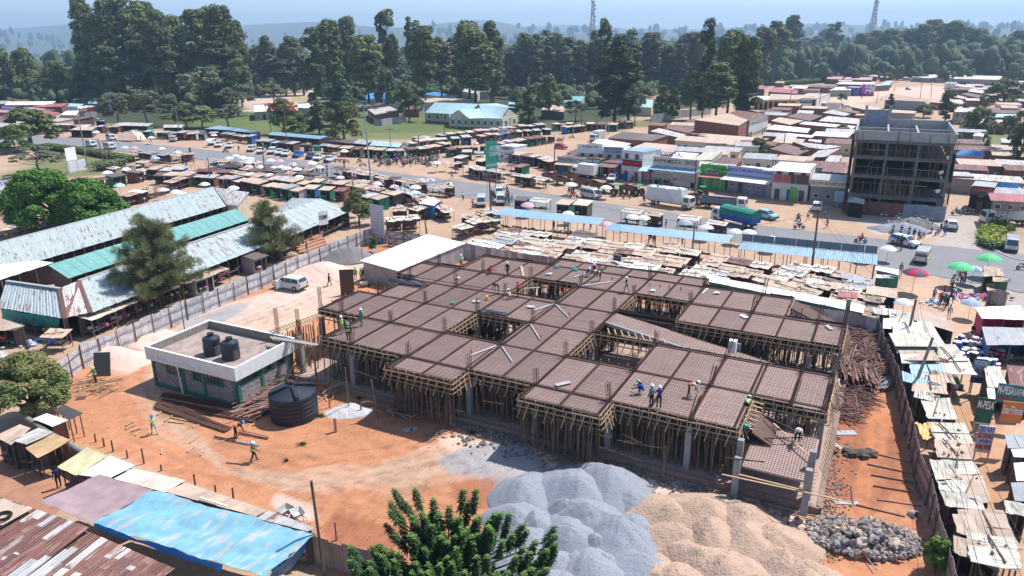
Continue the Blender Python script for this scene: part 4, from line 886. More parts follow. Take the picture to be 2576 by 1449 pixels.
def upright(label,tl,xb,yb,w,h,m,az,lean=0):
 p=TG(tl,xb,yb);x=MB();x.box((0,0,h/2),(w,.03,h),0,rx=0);o=x.build('panel',m,None,p,az);o.rotation_euler=(lean,0,az);return tag(o,label,'panel')
upright('tall dark formwork panel held upright by a worker near the deck','B1',925,955,1.7,3.3,M_ply,.15)
upright('dark perforated board leaning on the pale sand heap','C0',1030,520,1.5,2.3,mat('dark_grid_board',(.05,.048,.05),.7,(.09,.09,.09),12),.1,-.35)
for(tl,x0,y0,pose,rz,sh_,tr,hat,hc,vest,vc,lab)in(('B1',925,945,'lift',1.2,NAVY,BLK,'helmet',(.8,.8,.8),1,None,'worker in green vest and white helmet holding the tall dark panel'),('B1',1003,802,'stand',3.4,(.3,.3,.1),BLK,'hair',None,1,None,'bare-headed worker in yellow-green vest on the track'),('B1',1062,815,'stand',2.6,(.35,.45,.4),GRY,'helmet',(.8,.8,.8),1,None,'worker in pale vest and helmet by the shed wall'),('B1',1086,805,'stand',2.9,NAVY,BRN,'helmet',(.8,.8,.8),0,None,'worker in navy shirt standing at the shed corner'),('B1',740,865,'walk',-1.3,BLK,BLK,'hair',None,0,None,'person in dark clothes walking past the pale sand heap'),('C0',970,595,'carry',2.9,(.03,.25,.35),BRN,'helmet',(.8,.75,.1),1,None,'worker in green vest and yellow helmet standing among loose boards'),('C0',1560,1098,'walk',.9,(.5,.6,.6),(.5,.55,.6),'helmet',(.05,.2,.7),1,None,'worker in pale vest and blue helmet walking on the red earth'),('C0',2375,1130,'bend',-1.2,BLK,BLK,'helmet',(.05,.2,.7),1,'o','worker in orange vest bending over the steel bars'),('C0',2560,1375,'walk',-1.0,GRY,BLK,'helmet',(.8,.8,.8),1,None,'worker in green vest and white helmet carrying a pipe on the shoulder')):
 o=person(TG(tl,x0,y0),pose,rz,sh_,tr,lab,hat,vest,hc,vc)
x=MB();p=TG('C0',2560,1375);x.tube(p+Vector((-1.3,.3,1.55)),p+Vector((.5,-.1,1.4)),.1,n=8);tag(x.build('pipe',M_conc),'grey pipe on the shoulder of the walking worker','pipe')
def barrow(u,v,rz,label,c=(.6,.6,.58)):
 t=thing('wheelbarrow',label,'wheelbarrow',G(u,v),rz);x=MB();x.add([(-.3,-.25,.35),(.3,-.25,.35),(.3,.25,.35),(-.3,.25,.35),(-.5,-.38,.65),(.5,-.38,.65),(.5,.38,.65),(-.5,.38,.65)],[(3,2,1,0),(0,1,5,4),(1,2,6,5),(2,3,7,6),(3,0,4,7)]);x.build('tray',paint(*c),t)
 x=MB();x.tube((.62,-.05,.2),(.62,.05,.2),.2,n=12);x.build('wheel',M_tyre,t)
 for s in(-1,1):x=MB();x.beam((.62,s*.08,.2),(-1.0,s*.3,.55),.04);x.build('handle',M_steel,t);x=MB();x.beam((-.3,s*.25,.35),(-.4,s*.27,0),.04);x.build('leg',M_steel,t)
barrow(*T('B1',1090,875),.2,'pale wheelbarrow standing at the shed corner');barrow(*T('D1',290,850),1.0,'muddy wheelbarrow tipped beside the bottom awning',(.4,.4,.38));barrow(*T('D1',420,880),2.2,'wheelbarrow with a grey tray by the sheet fence',(.55,.55,.55))
PC=Tm()
b=MB();b.box((0,0,.43),(.46,.44,.04));PC.add('seat',b,paint(.03,.1,.55,.4));b=MB();b.box((0,-.22,.68),(.44,.035,.44),rx=-.15);PC.add('backrest',b,paint(.03,.1,.55,.4))
for sx in(-1,1):
 for sy in(-1,1):b=MB();b.beam((sx*.19,sy*.18,.42),(sx*.23,sy*.22,0),.045);PC.add('leg',b,paint(.03,.1,.55,.4))
 b=MB();b.beam((sx*.24,.2,.62),(sx*.24,-.22,.66),.05,.03);PC.add('armrest',b,paint(.03,.1,.55,.4))
def chair(tl,x0,y0,rz,label,c):return PC.put('plastic_chair',label,'chair',TG(tl,x0,y0),rz,None,1,{paint(.03,.1,.55,.4).name:paint(*c,.4)})
chair('B1',1268,445,2.5,'blue plastic chair by the site board',(.03,.1,.55));chair('C0',90,1355,2.2,'magenta plastic chair under the bottom left awning',(.65,.05,.5));chair('D3',2365,1000,.8,'blue plastic chair in the right lane',(.03,.1,.55));chair('B1',1185,545,.5,'white plastic chair behind the white-roofed shed',(.8,.8,.8))
chair('C0',1735,-360+310,1.0,'navy folded chair on the gravel by the fence',(.02,.05,.2))
for k,(tl,x0,y0,h,lean)in enumerate((('C1',935,860,4.0,0),('C1',1225,940,3.6,-.5),('C1',742,830,2.8,0),('C1',172,640,3.4,0),('B1',1072,640,5.2,0),('C0',1865,-150-80+310+20,4.5,.1),('C3',1040,525,6.2,.3),('D1',690,1448,6.5,-.3),('C1',1060,890,1.0,0),('D1',810,1085,1.3,0),('D2',1518,520,3.0,0),('C2',2860,300,5,0))):
 x=MB();x.tube((0,0,0),(lean*.6,0,h),.09 if k==7 else .06,.05 if k!=7 else .08,7);tag(x.build('wooden_pole',M_pole,None,TG(tl,x0,y0)),'bare upright wooden pole, '+['before the deck near the big tank','leaning and forked by the front props','short one beside the trestle frames','by the green corner of the block store','tall one at the white shed','by the fence above the block store','dark tall one in the prop pile','thick one in front of the bottom fence','stub beside the lime heap','stub inside the bottom fence','thin one by the gravel heaps','by the deck edge'][k],'pole')
x=MB();x.tube((0,0,0),(0,0,1.25),.13,n=12);tag(x.build('pipe_marker',mat('clay_pipe',(.5,.27,.2),.9),None,TG('C1',805,1075)),'upright clay-coloured pipe in the open red earth','pipe')
x=MB();x.lathe([(.28,0),(.3,.05),(.3,.5),(.27,.52),(.26,.1),(.02,.1)],14);o=x.build('bucket',M_concl,None,TG('D3',1425,825));o.rotation_euler=(1.2,0,.5);tag(o,'grey tub lying on its side by the right fence','bucket')
x=MB();b=TG('D3',940,240)
for i in range(14):x.blob((R.uniform(-.9,.9),R.uniform(-.5,.5)-0,.15),R.uniform(.2,.45),6,4,.3,0,(1.3,1,.7))
tag(x.build('tree_stump',M_bark,None,b),'uprooted brown tree stump on the red earth','stump')
x=MB();hs=[T('D3',0,725),T('D3',250,790),T('D3',430,835),T('D3',560,850),T('D3',700,870),T('D3',820,960),T('D3',930,1110),T('D3',980,1240),T('D3',1080,1380)]
for a,b in zip(hs,hs[1:]):x.tube(G(*a,.25),G(*b,.25),.035,n=6)
tag(x.build('hose',paint(.2,.35,.33)),'pale green hose running over the stone pile','hose')
# ---------------------------------------------------------------- trees
NR=np.random.RandomState(5)
def npmesh(name,V,F,m,smooth=False):
 me=bpy.data.meshes.new(name);k=F.shape[1];me.vertices.add(len(V));me.vertices.foreach_set('co',V.astype(np.float32).ravel())
 me.loops.add(F.size);me.loops.foreach_set('vertex_index',F.ravel().astype(np.int32));me.polygons.add(len(F));me.polygons.foreach_set('loop_start',np.arange(0,F.size,k,dtype=np.int32))
 me.update(calc_edges=True)
 for q in(m if isinstance(m,list)else[m]):me.materials.append(q)
 return me
def leafcards(C,Rd,per,size,flat=1.0,shell=.55,droop=0,asp=1.6,up=.3):
 """leaf-sized faces set round clump centres C with radii Rd"""
 n=len(C)*per;c=np.repeat(C,per,0);r=np.repeat(Rd,per)
 d=NR.normal(size=(n,3));d/=np.linalg.norm(d,axis=1)[:,None];d[:,2]=np.where(d[:,2]<-.5,-d[:,2],d[:,2])
 rad=(shell+(1-shell)*NR.rand(n))*r;P=c+d*rad[:,None]*np.array([1,1,flat])
 N=d+NR.normal(size=(n,3))*.45+np.array([0,0,up]);N/=np.linalg.norm(N,axis=1)[:,None]
 t=NR.normal(size=(n,3));t[:,2]-=droop;t-=(t*N).sum(1)[:,None]*N;t/=np.linalg.norm(t,axis=1)[:,None]+1e-9;b=np.cross(N,t)
 s=size*(.6+.8*NR.rand(n))[:,None]
 V=np.stack([P-t*s*asp*.5,P+b*s*.5,P+t*s*asp*.5,P-b*s*.5],1).reshape(-1,3)
 return V,np.arange(4*n).reshape(n,4)
def mat_leaf(name,a,b,var=.25):return mat(name,a,.7,b,.45,.5,rnd=var,spec=.25,detail=3)
L_euc=mat_leaf('leaves_eucalyptus',(.18,.215,.07),(.07,.09,.035));L_grey=mat_leaf('leaves_grey_olive',(.18,.19,.10),(.08,.09,.05));L_bright=mat_leaf('leaves_bright',(.11,.18,.035),(.05,.09,.02))
L_mango=mat_leaf('leaves_mango',(.10,.22,.03),(.045,.11,.02),.1);L_brown=mat_leaf('leaves_brown_flush',(.26,.20,.09),(.12,.15,.04),.1);L_cas=mat_leaf('needles',(.27,.29,.13),(.14,.155,.075),.1);L_con=mat_leaf('leaves_conifer',(.095,.13,.05),(.045,.062,.028));L_red=mat('flame_flowers',(.50,.13,.05),.7,(.3,.08,.03),1)
def trunk_mb(h,r,limbs,lean=.4):
 b=MB();p=Vector((0,0,-.3));n=5;pts=[p]
 for i in range(n):p=Vector((R.uniform(-1,1)*lean*(i+1)/n,R.uniform(-1,1)*lean*(i+1)/n,h*(i+1)/n));pts.append(p)
 for i in range(n):b.tube(pts[i],pts[i+1],r*(1-.8*i/n),r*(1-.8*(i+1)/n),6,cap=False)
 for q,z in limbs:
  z0=z*h;k=min(n-1,int(z*n));s=pts[k].lerp(pts[k+1],z*n-k)if k<n else pts[-1]
  b.tube(s,s.lerp(Vector(q),.5)+Vector((0,0,-.03*h)),r*.35,r*.22,5,cap=False);b.tube(s.lerp(Vector(q),.5)+Vector((0,0,-.03*h)),q,r*.22,r*.06,4,cap=False)
 return b
def tree_kind(h,cr,cw,nc,per,leaf,m,kind='euc',base=.35,tr=.35,seed=0,flat=.8):
 """unit: metres; crown from base*h to h; cw = crown half width"""
 R.seed(seed*7+3);NR.seed(seed+1);C=[];Rd=[];
 for i in range(nc):
  t=R.random()**.8;z=base+(1-base)*t
  if kind=='euc':w=cw*(1-(abs(t-.45)/.6)**2*.75)
  elif kind=='dome':w=cw*sqrt(max(.05,1-t*t))
  elif kind=='cone':w=cw*(1-t)**.8
  elif kind=='umb':w=cw*(.55+.45*sqrt(max(0,1-t**3)));
  else:w=cw
  a=R.uniform(0,2*pi);rr=w*R.uniform(.45,1)*(1 if kind!='cone' else R.uniform(.7,1))
  C.append((cos(a)*rr,sin(a)*rr,z*h));Rd.append(cr*R.uniform(.6,1.25)*(1 if kind!='cone' else(1.1-.6*t)))
 C=np.array(C);Rd=np.array(Rd);V,F=leafcards(C,Rd,per,leaf,flat)
 t=Tm();lm=[(tuple(C[i]),min(.92,max(.2,C[i][2]/h*.75)))for i in range(0,nc,max(1,nc//9))]
 t.add('trunk',trunk_mb(h*(.86 if kind!='dome' else .6),tr,lm,.5),M_bark);t.add('crown',npmesh('crown',V,F,m),None);t.h=h;t.w=cw+cr;return t
K={}
for i in range(4):K['euc%d'%i]=tree_kind(30,2.3,4.4+.5*i,84,120,.6,[L_euc],'euc',.24,.5,i)
for i in range(3):K['thin%d'%i]=tree_kind(26,1.5,2.2,44,80,.5,[L_grey],'euc',.30,.28,10+i,1.1)
for i in range(2):K['wisp%d'%i]=tree_kind(30,1.9,3.4,34,110,.55,[L_euc],'euc',.45,.35,20+i)
for i in range(2):K['dark%d'%i]=tree_kind(28,2.2,4.4,60,170,.5,[L_con],'euc',.1,.5,30+i)
for i in range(2):K['dome%d'%i]=tree_kind(10,1.5,4.2,34,170,.38,[L_euc],'dome',.3,.28,40+i)
for i in range(2):K['grey%d'%i]=tree_kind(12,1.5,5.0,34,130,.36,[L_grey],'umb',.45,.3,50+i,.6)
K['umb0']=tree_kind(9,1.2,6.2,46,170,.3,[L_grey],'umb',.4,.3,60,.55)
K['cone0']=tree_kind(14,1.2,3.0,60,110,.32,[L_con],'cone',.05,.25,70)
K['cone1']=tree_kind(16,1.7,5.2,80,120,.38,[mat_leaf('leaves_blue_green',(.09,.14,.07),(.045,.07,.04))],'cone',.12,.35,71)
K['bright0']=tree_kind(9,1.3,3.4,34,200,.28,[L_bright],'dome',.15,.2,80)
K['olive0']=tree_kind(10,1.5,4.4,40,200,.3,[mat_leaf('leaves_olive',(.13,.14,.04),(.06,.07,.022))],'dome',.1,.3,81)
K['flame0']=tree_kind(9,1.3,3.8,34,150,.3,[L_euc],'dome',.25,.3,82)
def ztop(P,u,v):
 x=(u-1288)/F_PX;y=(v-724.5)/F_PX;d=_rt*x+_d2*y+_fw;k=P.y/d.y;return CAM_H+d.z*k
TN=[0]
def tree(kd,u,vb,vt,w,label,cat='tree',name='tree',grp=None,zb=0.0):
 P=G(u,vb);h=max(2,ztop(P,u,vt));k=K[kd];sc=F_PX/P.y;ww=w/sc*.5
 TN[0]+=1;R.seed(TN[0]);return k.put(name,label,cat,P,R.uniform(0,6.28),grp,scl=(1.22*ww/k.w,1.22*ww/k.w,h/k.h))
tree_list=[('euc0',243,262,3,62,'tall eucalyptus with a separate top, leftmost of the giant cluster'),('euc1',270,256,62,84,'eucalyptus on the left flank of the giant cluster'),('euc2',305,262,9,84,'tall eucalyptus second in the giant cluster'),('euc3',345,265,2,96,'tallest eucalyptus in the giant cluster at upper left'),('euc0',392,262,10,84,'tall eucalyptus at the middle of the giant cluster'),('euc1',425,270,36,84,'rounded eucalyptus right of the tallest one'),('euc2',470,262,50,84,'eucalyptus filling the dip of the giant cluster'),('euc3',520,265,30,90,'eucalyptus with a domed top right in the giant cluster'),('euc0',550,262,24,70,'eucalyptus with twin crown in the giant cluster'),('euc1',582,264,24,80,'tall pointed eucalyptus at the right of the giant cluster'),('euc2',612,258,60,66,'shorter eucalyptus closing the giant cluster'),('dark0',290,270,120,90,'dark tree low in front of the giant cluster, left'),('dark1',370,268,110,100,'dark tree low in front of the giant cluster, middle'),('dark0',450,268,120,90,'dark tree low in front of the giant cluster, right'),('dark1',560,268,110,90,'dark shady tree under the pointed eucalyptus'),('euc3',610,270,150,60,'lower leafy tree at the right foot of the giant cluster'),('dark0',235,262,120,60,'dark tree at the left foot of the giant cluster'),('dome0',18,262,126,80,'tree at the left picture edge behind the shops'),('dome1',78,262,134,90,'broad tree left behind the shops'),('euc3',155,262,155,70,'mid-height tree between the left shops and the giant cluster'),('dome0',205,262,175,50,'small tree left of the giant cluster'),('grey0',512,290,172,125,'grey-green spreading tree with bare branches before the giant cluster'),('grey1',600,292,215,90,'loose grey tree beside the sports field'),('euc1',742,240,98,70,'round far eucalyptus above the sports field'),('thin0',690,240,140,60,'slim tree behind the sports field, left'),('thin1',720,242,150,60,'slim tree behind the sports field, middle'),('thin2',765,240,140,60,'slim tree behind the sports field, right'),('grey1',690,262,212,70,'small grey-green tree on the near side of the sports field'),('dark1',797,280,80,62,'dark narrow tree beside the sports field'),('euc0',842,262,55,70,'eucalyptus right of the dark narrow tree'),('euc2',884,256,52,62,'eucalyptus with a light top near the middle left'),('euc1',930,276,96,84,'bright leafy eucalyptus with a lower crown'),('wisp0',982,270,26,56,'tallest wispy eucalyptus left of the middle'),('wisp1',1044,268,44,44,'slender eucalyptus with a small pointed top'),('euc3',1072,276,70,74,'eucalyptus standing behind the church, left'),('thin0',1112,268,98,62,'slim light eucalyptus behind the church'),('euc0',1182,262,58,84,'eucalyptus with a broad dark top behind the church'),('euc2',1196,278,84,104,'large round eucalyptus behind the church, right'),('euc1',1236,262,62,68,'eucalyptus at the edge of the long wood'),('thin1',1242,258,140,46,'brownish slim tree before the long wood'),('dome1',975,292,180,60,'leafy tree behind the blue roof'),('dome0',1030,306,212,72,'dense tree left of the church'),('cone1',860,316,182,112,'big blue-green conifer with layered branches'),('olive0',866,352,258,100,'rounded olive-coloured tree in front of the blue-green conifer'),('dark0',804,338,256,54,'dark tree left of the olive tree'),('bright0',754,340,289,80,'small bright green tree on the lawn'),('flame0',716,338,252,76,'flame tree covered in orange-red flowers'),('umb0',300,318,238,110,'wide low acacia behind the roadside kiosks, left half'),('umb0',372,320,231,130,'wide low acacia behind the roadside kiosks, right half'),('dome1',470,322,262,70,'bushy tree right of the wide acacia'),('dome0',510,322,270,84,'leafy bush behind the blue roadside roof'),('grey0',575,322,266,80,'half-bare tree behind the blue roadside roof'),('dark1',1545,312,98,104,'huge dark tree rising in the middle of the picture'),('dark0',1580,312,130,80,'right half of the huge dark tree clump'),('wisp0',1514,300,50,38,'lone palm-topped slender tree above the dark tree'),('grey1',1596,318,215,60,'grey leafy tree leaning from the dark clump'),('cone0',1330,322,214,58,'dark cypress beside the church'),('dome1',1380,300,198,74,'round tree right of the cypress'),('grey0',1448,306,255,54,'small tree by the water tank behind the kiosks'),('dome0',1300,300,230,50,'tree tucked behind the church gable'),('bright0',1664,300,222,44,'bright young tree behind the kiosks'),('bright0',1690,300,228,40,'second bright young tree near the silver fence'),('dark1',1766,300,60,48,'tall dark column-shaped tree right of the middle'),('euc0',1828,302,82,76,'tree with a fresh green top right of the dark column'),('euc1',1870,304,100,70,'large tree above the yellow arcade, left'),('euc2',1800,308,165,90,'grey-leaved tree in front of the dark column'),('dark0',1878,306,192,74,'dense dark tree beside the yellow arcade'),('euc3',1736,302,170,60,'rounded tree left of the grey-leaved one'),('wisp1',1943,212,54,80,'open-crowned tall tree by the green field'),('wisp0',1912,240,70,60,'open-crowned tree left of the green field'),('euc3',1982,185,42,54,'tall tree on the skyline right of the middle'),('wisp1',2088,172,56,46,'lone tall tree on the skyline before the right mast'),('cone0',2236,286,236,36,'small dark tree by the earth road'),('dark1',2377,305,228,42,'ragged dark tree behind the unfinished block'),('dome0',2520,275,205,92,'large leafy tree by the right earth road'),('dome1',2456,340,274,80,'leafy tree right of the unfinished block'),('grey1',2545,412,284,96,'tall loose tree at the right picture edge'),('dome0',2322,296,264,62,'bushy trees behind the unfinished block parapet'),('dome1',2117,256,236,28,'small flat tree by the earth road shops'),('bright0',2118,352,316,46,'young tree between the rusty roofs'),('dome1',2018,412,374,40,'small round tree behind the rusty roofs'),('dome0',1905,398,351,62,'dark bushy tree behind the medical centre row'),('dome1',2560,205,152,60,'round tree at the far right'),('dome0',2240,160,120,40,'bush at the foot of the right mast'),('dome1',82,372,280,150,'broad bright green tree left of the road'),('bright0',40,385,320,80,'lower left lobe of roadside greenery'),('grey1',100,440,372,130,'thin olive trees behind the hedge'),('olive0',2560,430,300,60,'tree clump at the right edge above the blue-roofed house')]
for a in tree_list:tree(*a)
for i,(u,vt)in enumerate([(2165,85),(2195,80),(2228,77),(2255,80),(2283,74),(2310,66),(2328,55),(2356,62),(2383,55),(2412,72),(2448,76),(2475,92),(2500,100),(2548,80),(2575,105)]):
 tree('euc%d'%(i%4),u,172+(i%3)*4,vt,62,'dark eucalyptus of the grove right of the mast, '+ordn(i)+' from its left',grp='dark grove right of the mast')
R.seed(99)
for i,u in enumerate(sorted([R.uniform(1200,1760)for _ in range(64)]+[R.uniform(620,1250)for _ in range(34)])):
 rt=u>1220;vb=R.uniform(222,240)if rt else R.uniform(205,238);vt=R.uniform(82,125)if rt else R.uniform(95,150)
 tree(R.choice(['thin0','thin1','thin2','thin0','euc1']),u,vb,vt,R.uniform(34,52),'slim straight-trunked tree of the long wood, '+ordn(i)+' from its left end',grp='trees of the long wood')
R.seed(7)
for i,u in enumerate(sorted(R.uniform(1700,2576)for _ in range(44))):
 vb=R.uniform(150,172);tree(R.choice(['dome0','dome1','euc1','thin1','euc2']),u,vb,vb-R.uniform(30,75),R.uniform(34,60),'leafy tree in the belt beyond the village, '+ordn(i)+' from the left',grp='tree belt beyond the village')
for i,u in enumerate(sorted([R.uniform(-20,640)for _ in range(24)])+sorted([R.uniform(640,1700)for _ in range(16)])):
 vb=R.uniform(185,225)if i<24 else R.uniform(160,200);tree(R.choice(['dome0','dome1','grey0','euc2']),u,vb,vb-R.uniform(25,60),R.uniform(34,64),'leafy tree in the hollow at the left, '+ordn(i)+' from the left edge' if i<24 else 'tree top showing above the long wood, '+ordn(i-24)+' from the left',grp='trees of the left hollow' if i<24 else 'tree tops beyond the long wood')
for i,u in enumerate(sorted(R.uniform(2120,2600)for _ in range(64))):
 vb=R.uniform(180,430)
 if u<2400 and vb>235:continue
 tree(R.choice(['dome0','dome1','bright0','cone0']),u,vb,vb-R.uniform(15,40),R.uniform(20,46),'garden tree or bush among the right-hand houses, '+ordn(i)+' from the left',grp='garden trees on the right')
def lowtree():
 b=MB();n=R.randint(3,5)
 for i in range(n):b.blob((R.uniform(-.22,.22),R.uniform(-.22,.22),R.uniform(.45,.8)),R.uniform(.22,.34),6,4,.35,0,(1,1,1.15))
 return np.array(b.v),[f for f in b.f]
lt=[lowtree()for _ in range(6)]
def forest(name,n,gen):
 V=[];F3=[];F4=[];o=0
 for i in range(n):
  x,y,h,w,z=gen();v,f=lt[i%6];a=R.uniform(0,6.28);ca,sa_=cos(a),sin(a)
  q=np.stack([(v[:,0]*ca-v[:,1]*sa_)*w+x,(v[:,0]*sa_+v[:,1]*ca)*w+y,v[:,2]*h+z-.02*h],1);V.append(q)
  for k in f:F4.append(tuple(i_+o for i_ in k)if len(k)==4 else tuple(i_+o for i_ in(k+(k[2],))[:4]))if len(k)==4 else F3.append(tuple(i_+o for i_ in k))
  o+=len(v)
 V=np.concatenate(V);me=bpy.data.meshes.new(name);F3=np.array(F3);F4=np.array(F4)
 me.vertices.add(len(V));me.vertices.foreach_set('co',V.astype(np.float32).ravel());tot=F3.size+F4.size;me.loops.add(tot);me.loops.foreach_set('vertex_index',np.concatenate([F4.ravel(),F3.ravel()]).astype(np.int32))
 me.polygons.add(len(F3)+len(F4));me.polygons.foreach_set('loop_start',np.concatenate([np.arange(0,F4.size,4),F4.size+np.arange(0,F3.size,3)]).astype(np.int32));me.update(calc_edges=True)
 me.materials.append(mat('far_leaves',(.085,.115,.045),.9,(.035,.052,.024),.08,detail=6));return stuff(link(name,me))
def tz(x,y):
 r=hypot(x,y);left=1/(1+math.exp(max(-50,min(50,(x+60+.08*y)/(80+.06*abs(y))))))
 d=-min(150,max(0,r-650)*.055)*left-min(60,max(0,r-1600)*.012)*(1-left);hz_=0
 if r>2400:
  a=atan2(x,y);q=(r-2400)/3600;rid=.5+.5*sin(a*9+sin(a*23)+r/1500)+.35*sin(a*31+r/700);hz_=(262*min(1,q)**.9*(.8+.18*rid))*(1.12-.6/(1+math.exp(-(a*9-.6))))+22*rid*min(1,q*3)
 return d-2+hz_
def gfar():
 while 1:
  y=560*(3.2**R.random())if R.random()<.7 else 560*(8**R.random());x=R.uniform(-.85,.85)*y
  if sin(x/70)+sin(y/95+x/150)+R.random()*1.6>.2 or y>1500:break
 s=1+y/2500;h=R.uniform(10,22)*s;return x,y,h,R.uniform(9,15)*s,tz(x,y)
forest('far_forest',5200,gfar)
def gmid():
 while 1:
  y=R.uniform(420,700);x=R.uniform(-.8,.8)*y
  if(x<-120 and y>400)or y>520:break
 h=R.uniform(5,13);return x,y,h,R.uniform(5,9),tz(x,y)+1
forest('scrub_belt',900,gmid)
KO=[[G(u,v)for u,v in p]for p in([(590,288),(590,222),(815,216),(815,290)],[(1905,220),(1920,184),(2110,186),(2120,222)],[(430,360),(440,285),(640,262),(1290,250),(1420,330),(1000,372)],[(-400,420),(-300,262),(420,282),(640,350)],[(1180,360),(1240,285),(1800,262),(2000,160),(2700,155),(2900,700)])]
def gund():
 while 1:
  y=R.uniform(300,560);x=R.uniform(-.8,.72)*y;X_,Y_=np.array([x]),np.array([y])
  if not any(inpoly(X_,Y_,k)[0]for k in KO):break
 h=R.uniform(3,8.5);return x,y,h,R.uniform(5,9),-.1
forest('undergrowth',1500,gund)
def bigtree(name,label,P,clumps,per,leaf,m,trunk_h,tr,base=(0,0,0),extra=None,flat=.85,droop=0,asp=1.6):
 C=np.array([c[:3]for c in clumps]);Rd=np.array([c[3]for c in clumps]);V,F=leafcards(C,Rd,per,leaf,flat,droop=droop,asp=asp,shell=.5)
 o=thing(name,label,'tree',P);trunk_mb(trunk_h,tr,[(tuple(c[:3]),R.uniform(.35,.9))for c in clumps[::3]],.3).build('trunk',M_bark,o)
 link('crown',npmesh('crown',V,F,m),o)
 if extra is not None:
  V,F=leafcards(C+np.array([0,0,.1]),Rd*1.04,extra[1],leaf,flat,shell=.85);link(extra[2],npmesh('crown',V,F,extra[0]),o)
 return o
def domec(n,w,h,z0,r,sk=1.0,off=(0,0)):
 out=[]
 for i in range(n):
  a=R.uniform(0,6.28);t=R.random();e=sqrt(max(0,1-t*t));out.append((off[0]+cos(a)*w*e*R.uniform(.5,1),off[1]+sin(a)*w*e*sk*R.uniform(.5,1),z0+h*t,r*R.uniform(.7,1.2)))
 return out
R.seed(3)
p=G(165,577);bigtree('mango_tree','huge bright green mango tree left of the market roofs',p,domec(110,6.2,7.6,1.8,1.5,.9,(-3.8,1))+domec(90,5.2,6.2,1.6,1.4,.9,(4.6,0)),420,.28,L_mango,4,.5)
p=G(88,1062);bigtree('mango_tree','rounded brown-tipped mango tree over the bottom left stalls',p,domec(90,3.1,3.6,1.9,.75,1),420,.13,L_mango,2.4,.3,extra=(L_brown,300,'brown_leaves'))
p=G(905,566);bigtree('tree','dark green tree between the market roof end and the site board',p,domec(34,2.6,4.6,1.4,.9,1),330,.17,L_euc,3,.2)
p=G(2352,1440);bigtree('shrub','green leafy shrub at the foot of the right fence',p,domec(22,.7,1.7,.5,.35,1),150,.12,L_bright,1.2,.06,asp=2.4)
p=G(940,634);bigtree('plant','young leafy plant growing by the site board',p,domec(10,.5,2.0,.5,.35,1),60,.16,L_bright,2,.04,asp=3)
def casuarina(label,P,H_,spread,n,seed,lean=(0,0)):
 R.seed(seed);NR.seed(seed);o=thing('casuarina_tree',label,'tree',P);b=MB();b.tube((0,0,-.2),(lean[0]*.5,lean[1]*.5,H_*.55),.3,.18,8,cap=False);b.tube((lean[0]*.5,lean[1]*.5,H_*.55),(lean[0],lean[1],H_),.18,.04,6,cap=False);b.build('trunk',M_bark,o)
 C=[];Rd=[];lb=MB()
 for i in range(n):
  t=(i+R.random())/n;z=H_*(.1+.88*t);L=spread*(1-t)**.65*R.uniform(.55,1.1)+.5;a=R.uniform(0,6.28);s=Vector((lean[0]*t,lean[1]*t,z));e=s+Vector((cos(a)*L,sin(a)*L,L*.28));lb.tube(s,e,.07,.02,4,cap=False)
  for q in range(max(2,int(L/.5))):
   f=(q+1)/max(2,int(L/.5));c=s.lerp(e,f)+Vector((R.uniform(-.3,.3),R.uniform(-.3,.3),R.uniform(0,.35)));C.append(c);Rd.append(.28+.22*f)
 lb.build('branches',M_bark,o);C=np.array([tuple(c)for c in C]);Rd=np.array(Rd);k=190
 n_=len(C)*k;d=NR.normal(size=(n_,3));d/=np.linalg.norm(d,axis=1)[:,None];ax=np.repeat(C-np.array([0,0,1])*0,k,0);outw=ax.copy();outw[:,2]=0;outw/=np.linalg.norm(outw,axis=1)[:,None]+.1
 st=ax+d*(np.repeat(Rd,k)*NR.rand(n_)**.5)[:,None];dr=outw*.5+d*.75+np.array([0,0,.55]);dr/=np.linalg.norm(dr,axis=1)[:,None];ln=(.22+.3*NR.rand(n_))[:,None];sd_=np.cross(dr,NR.normal(size=(n_,3)));sd_/=np.linalg.norm(sd_,axis=1)[:,None]
 V=np.stack([st-sd_*.022,st+sd_*.022,st+dr*ln],1).reshape(-1,3);link('needles',npmesh('needles',V,np.arange(3*n_).reshape(-1,3),L_cas),o)
casuarina('large feathery casuarina rising through the market roofs',G(412,768),10.6,5.2,78,4,(-.6,0));casuarina('smaller feathery casuarina right of the large one',G(697,655),8.2,3.6,56,8,(-1.0,0))
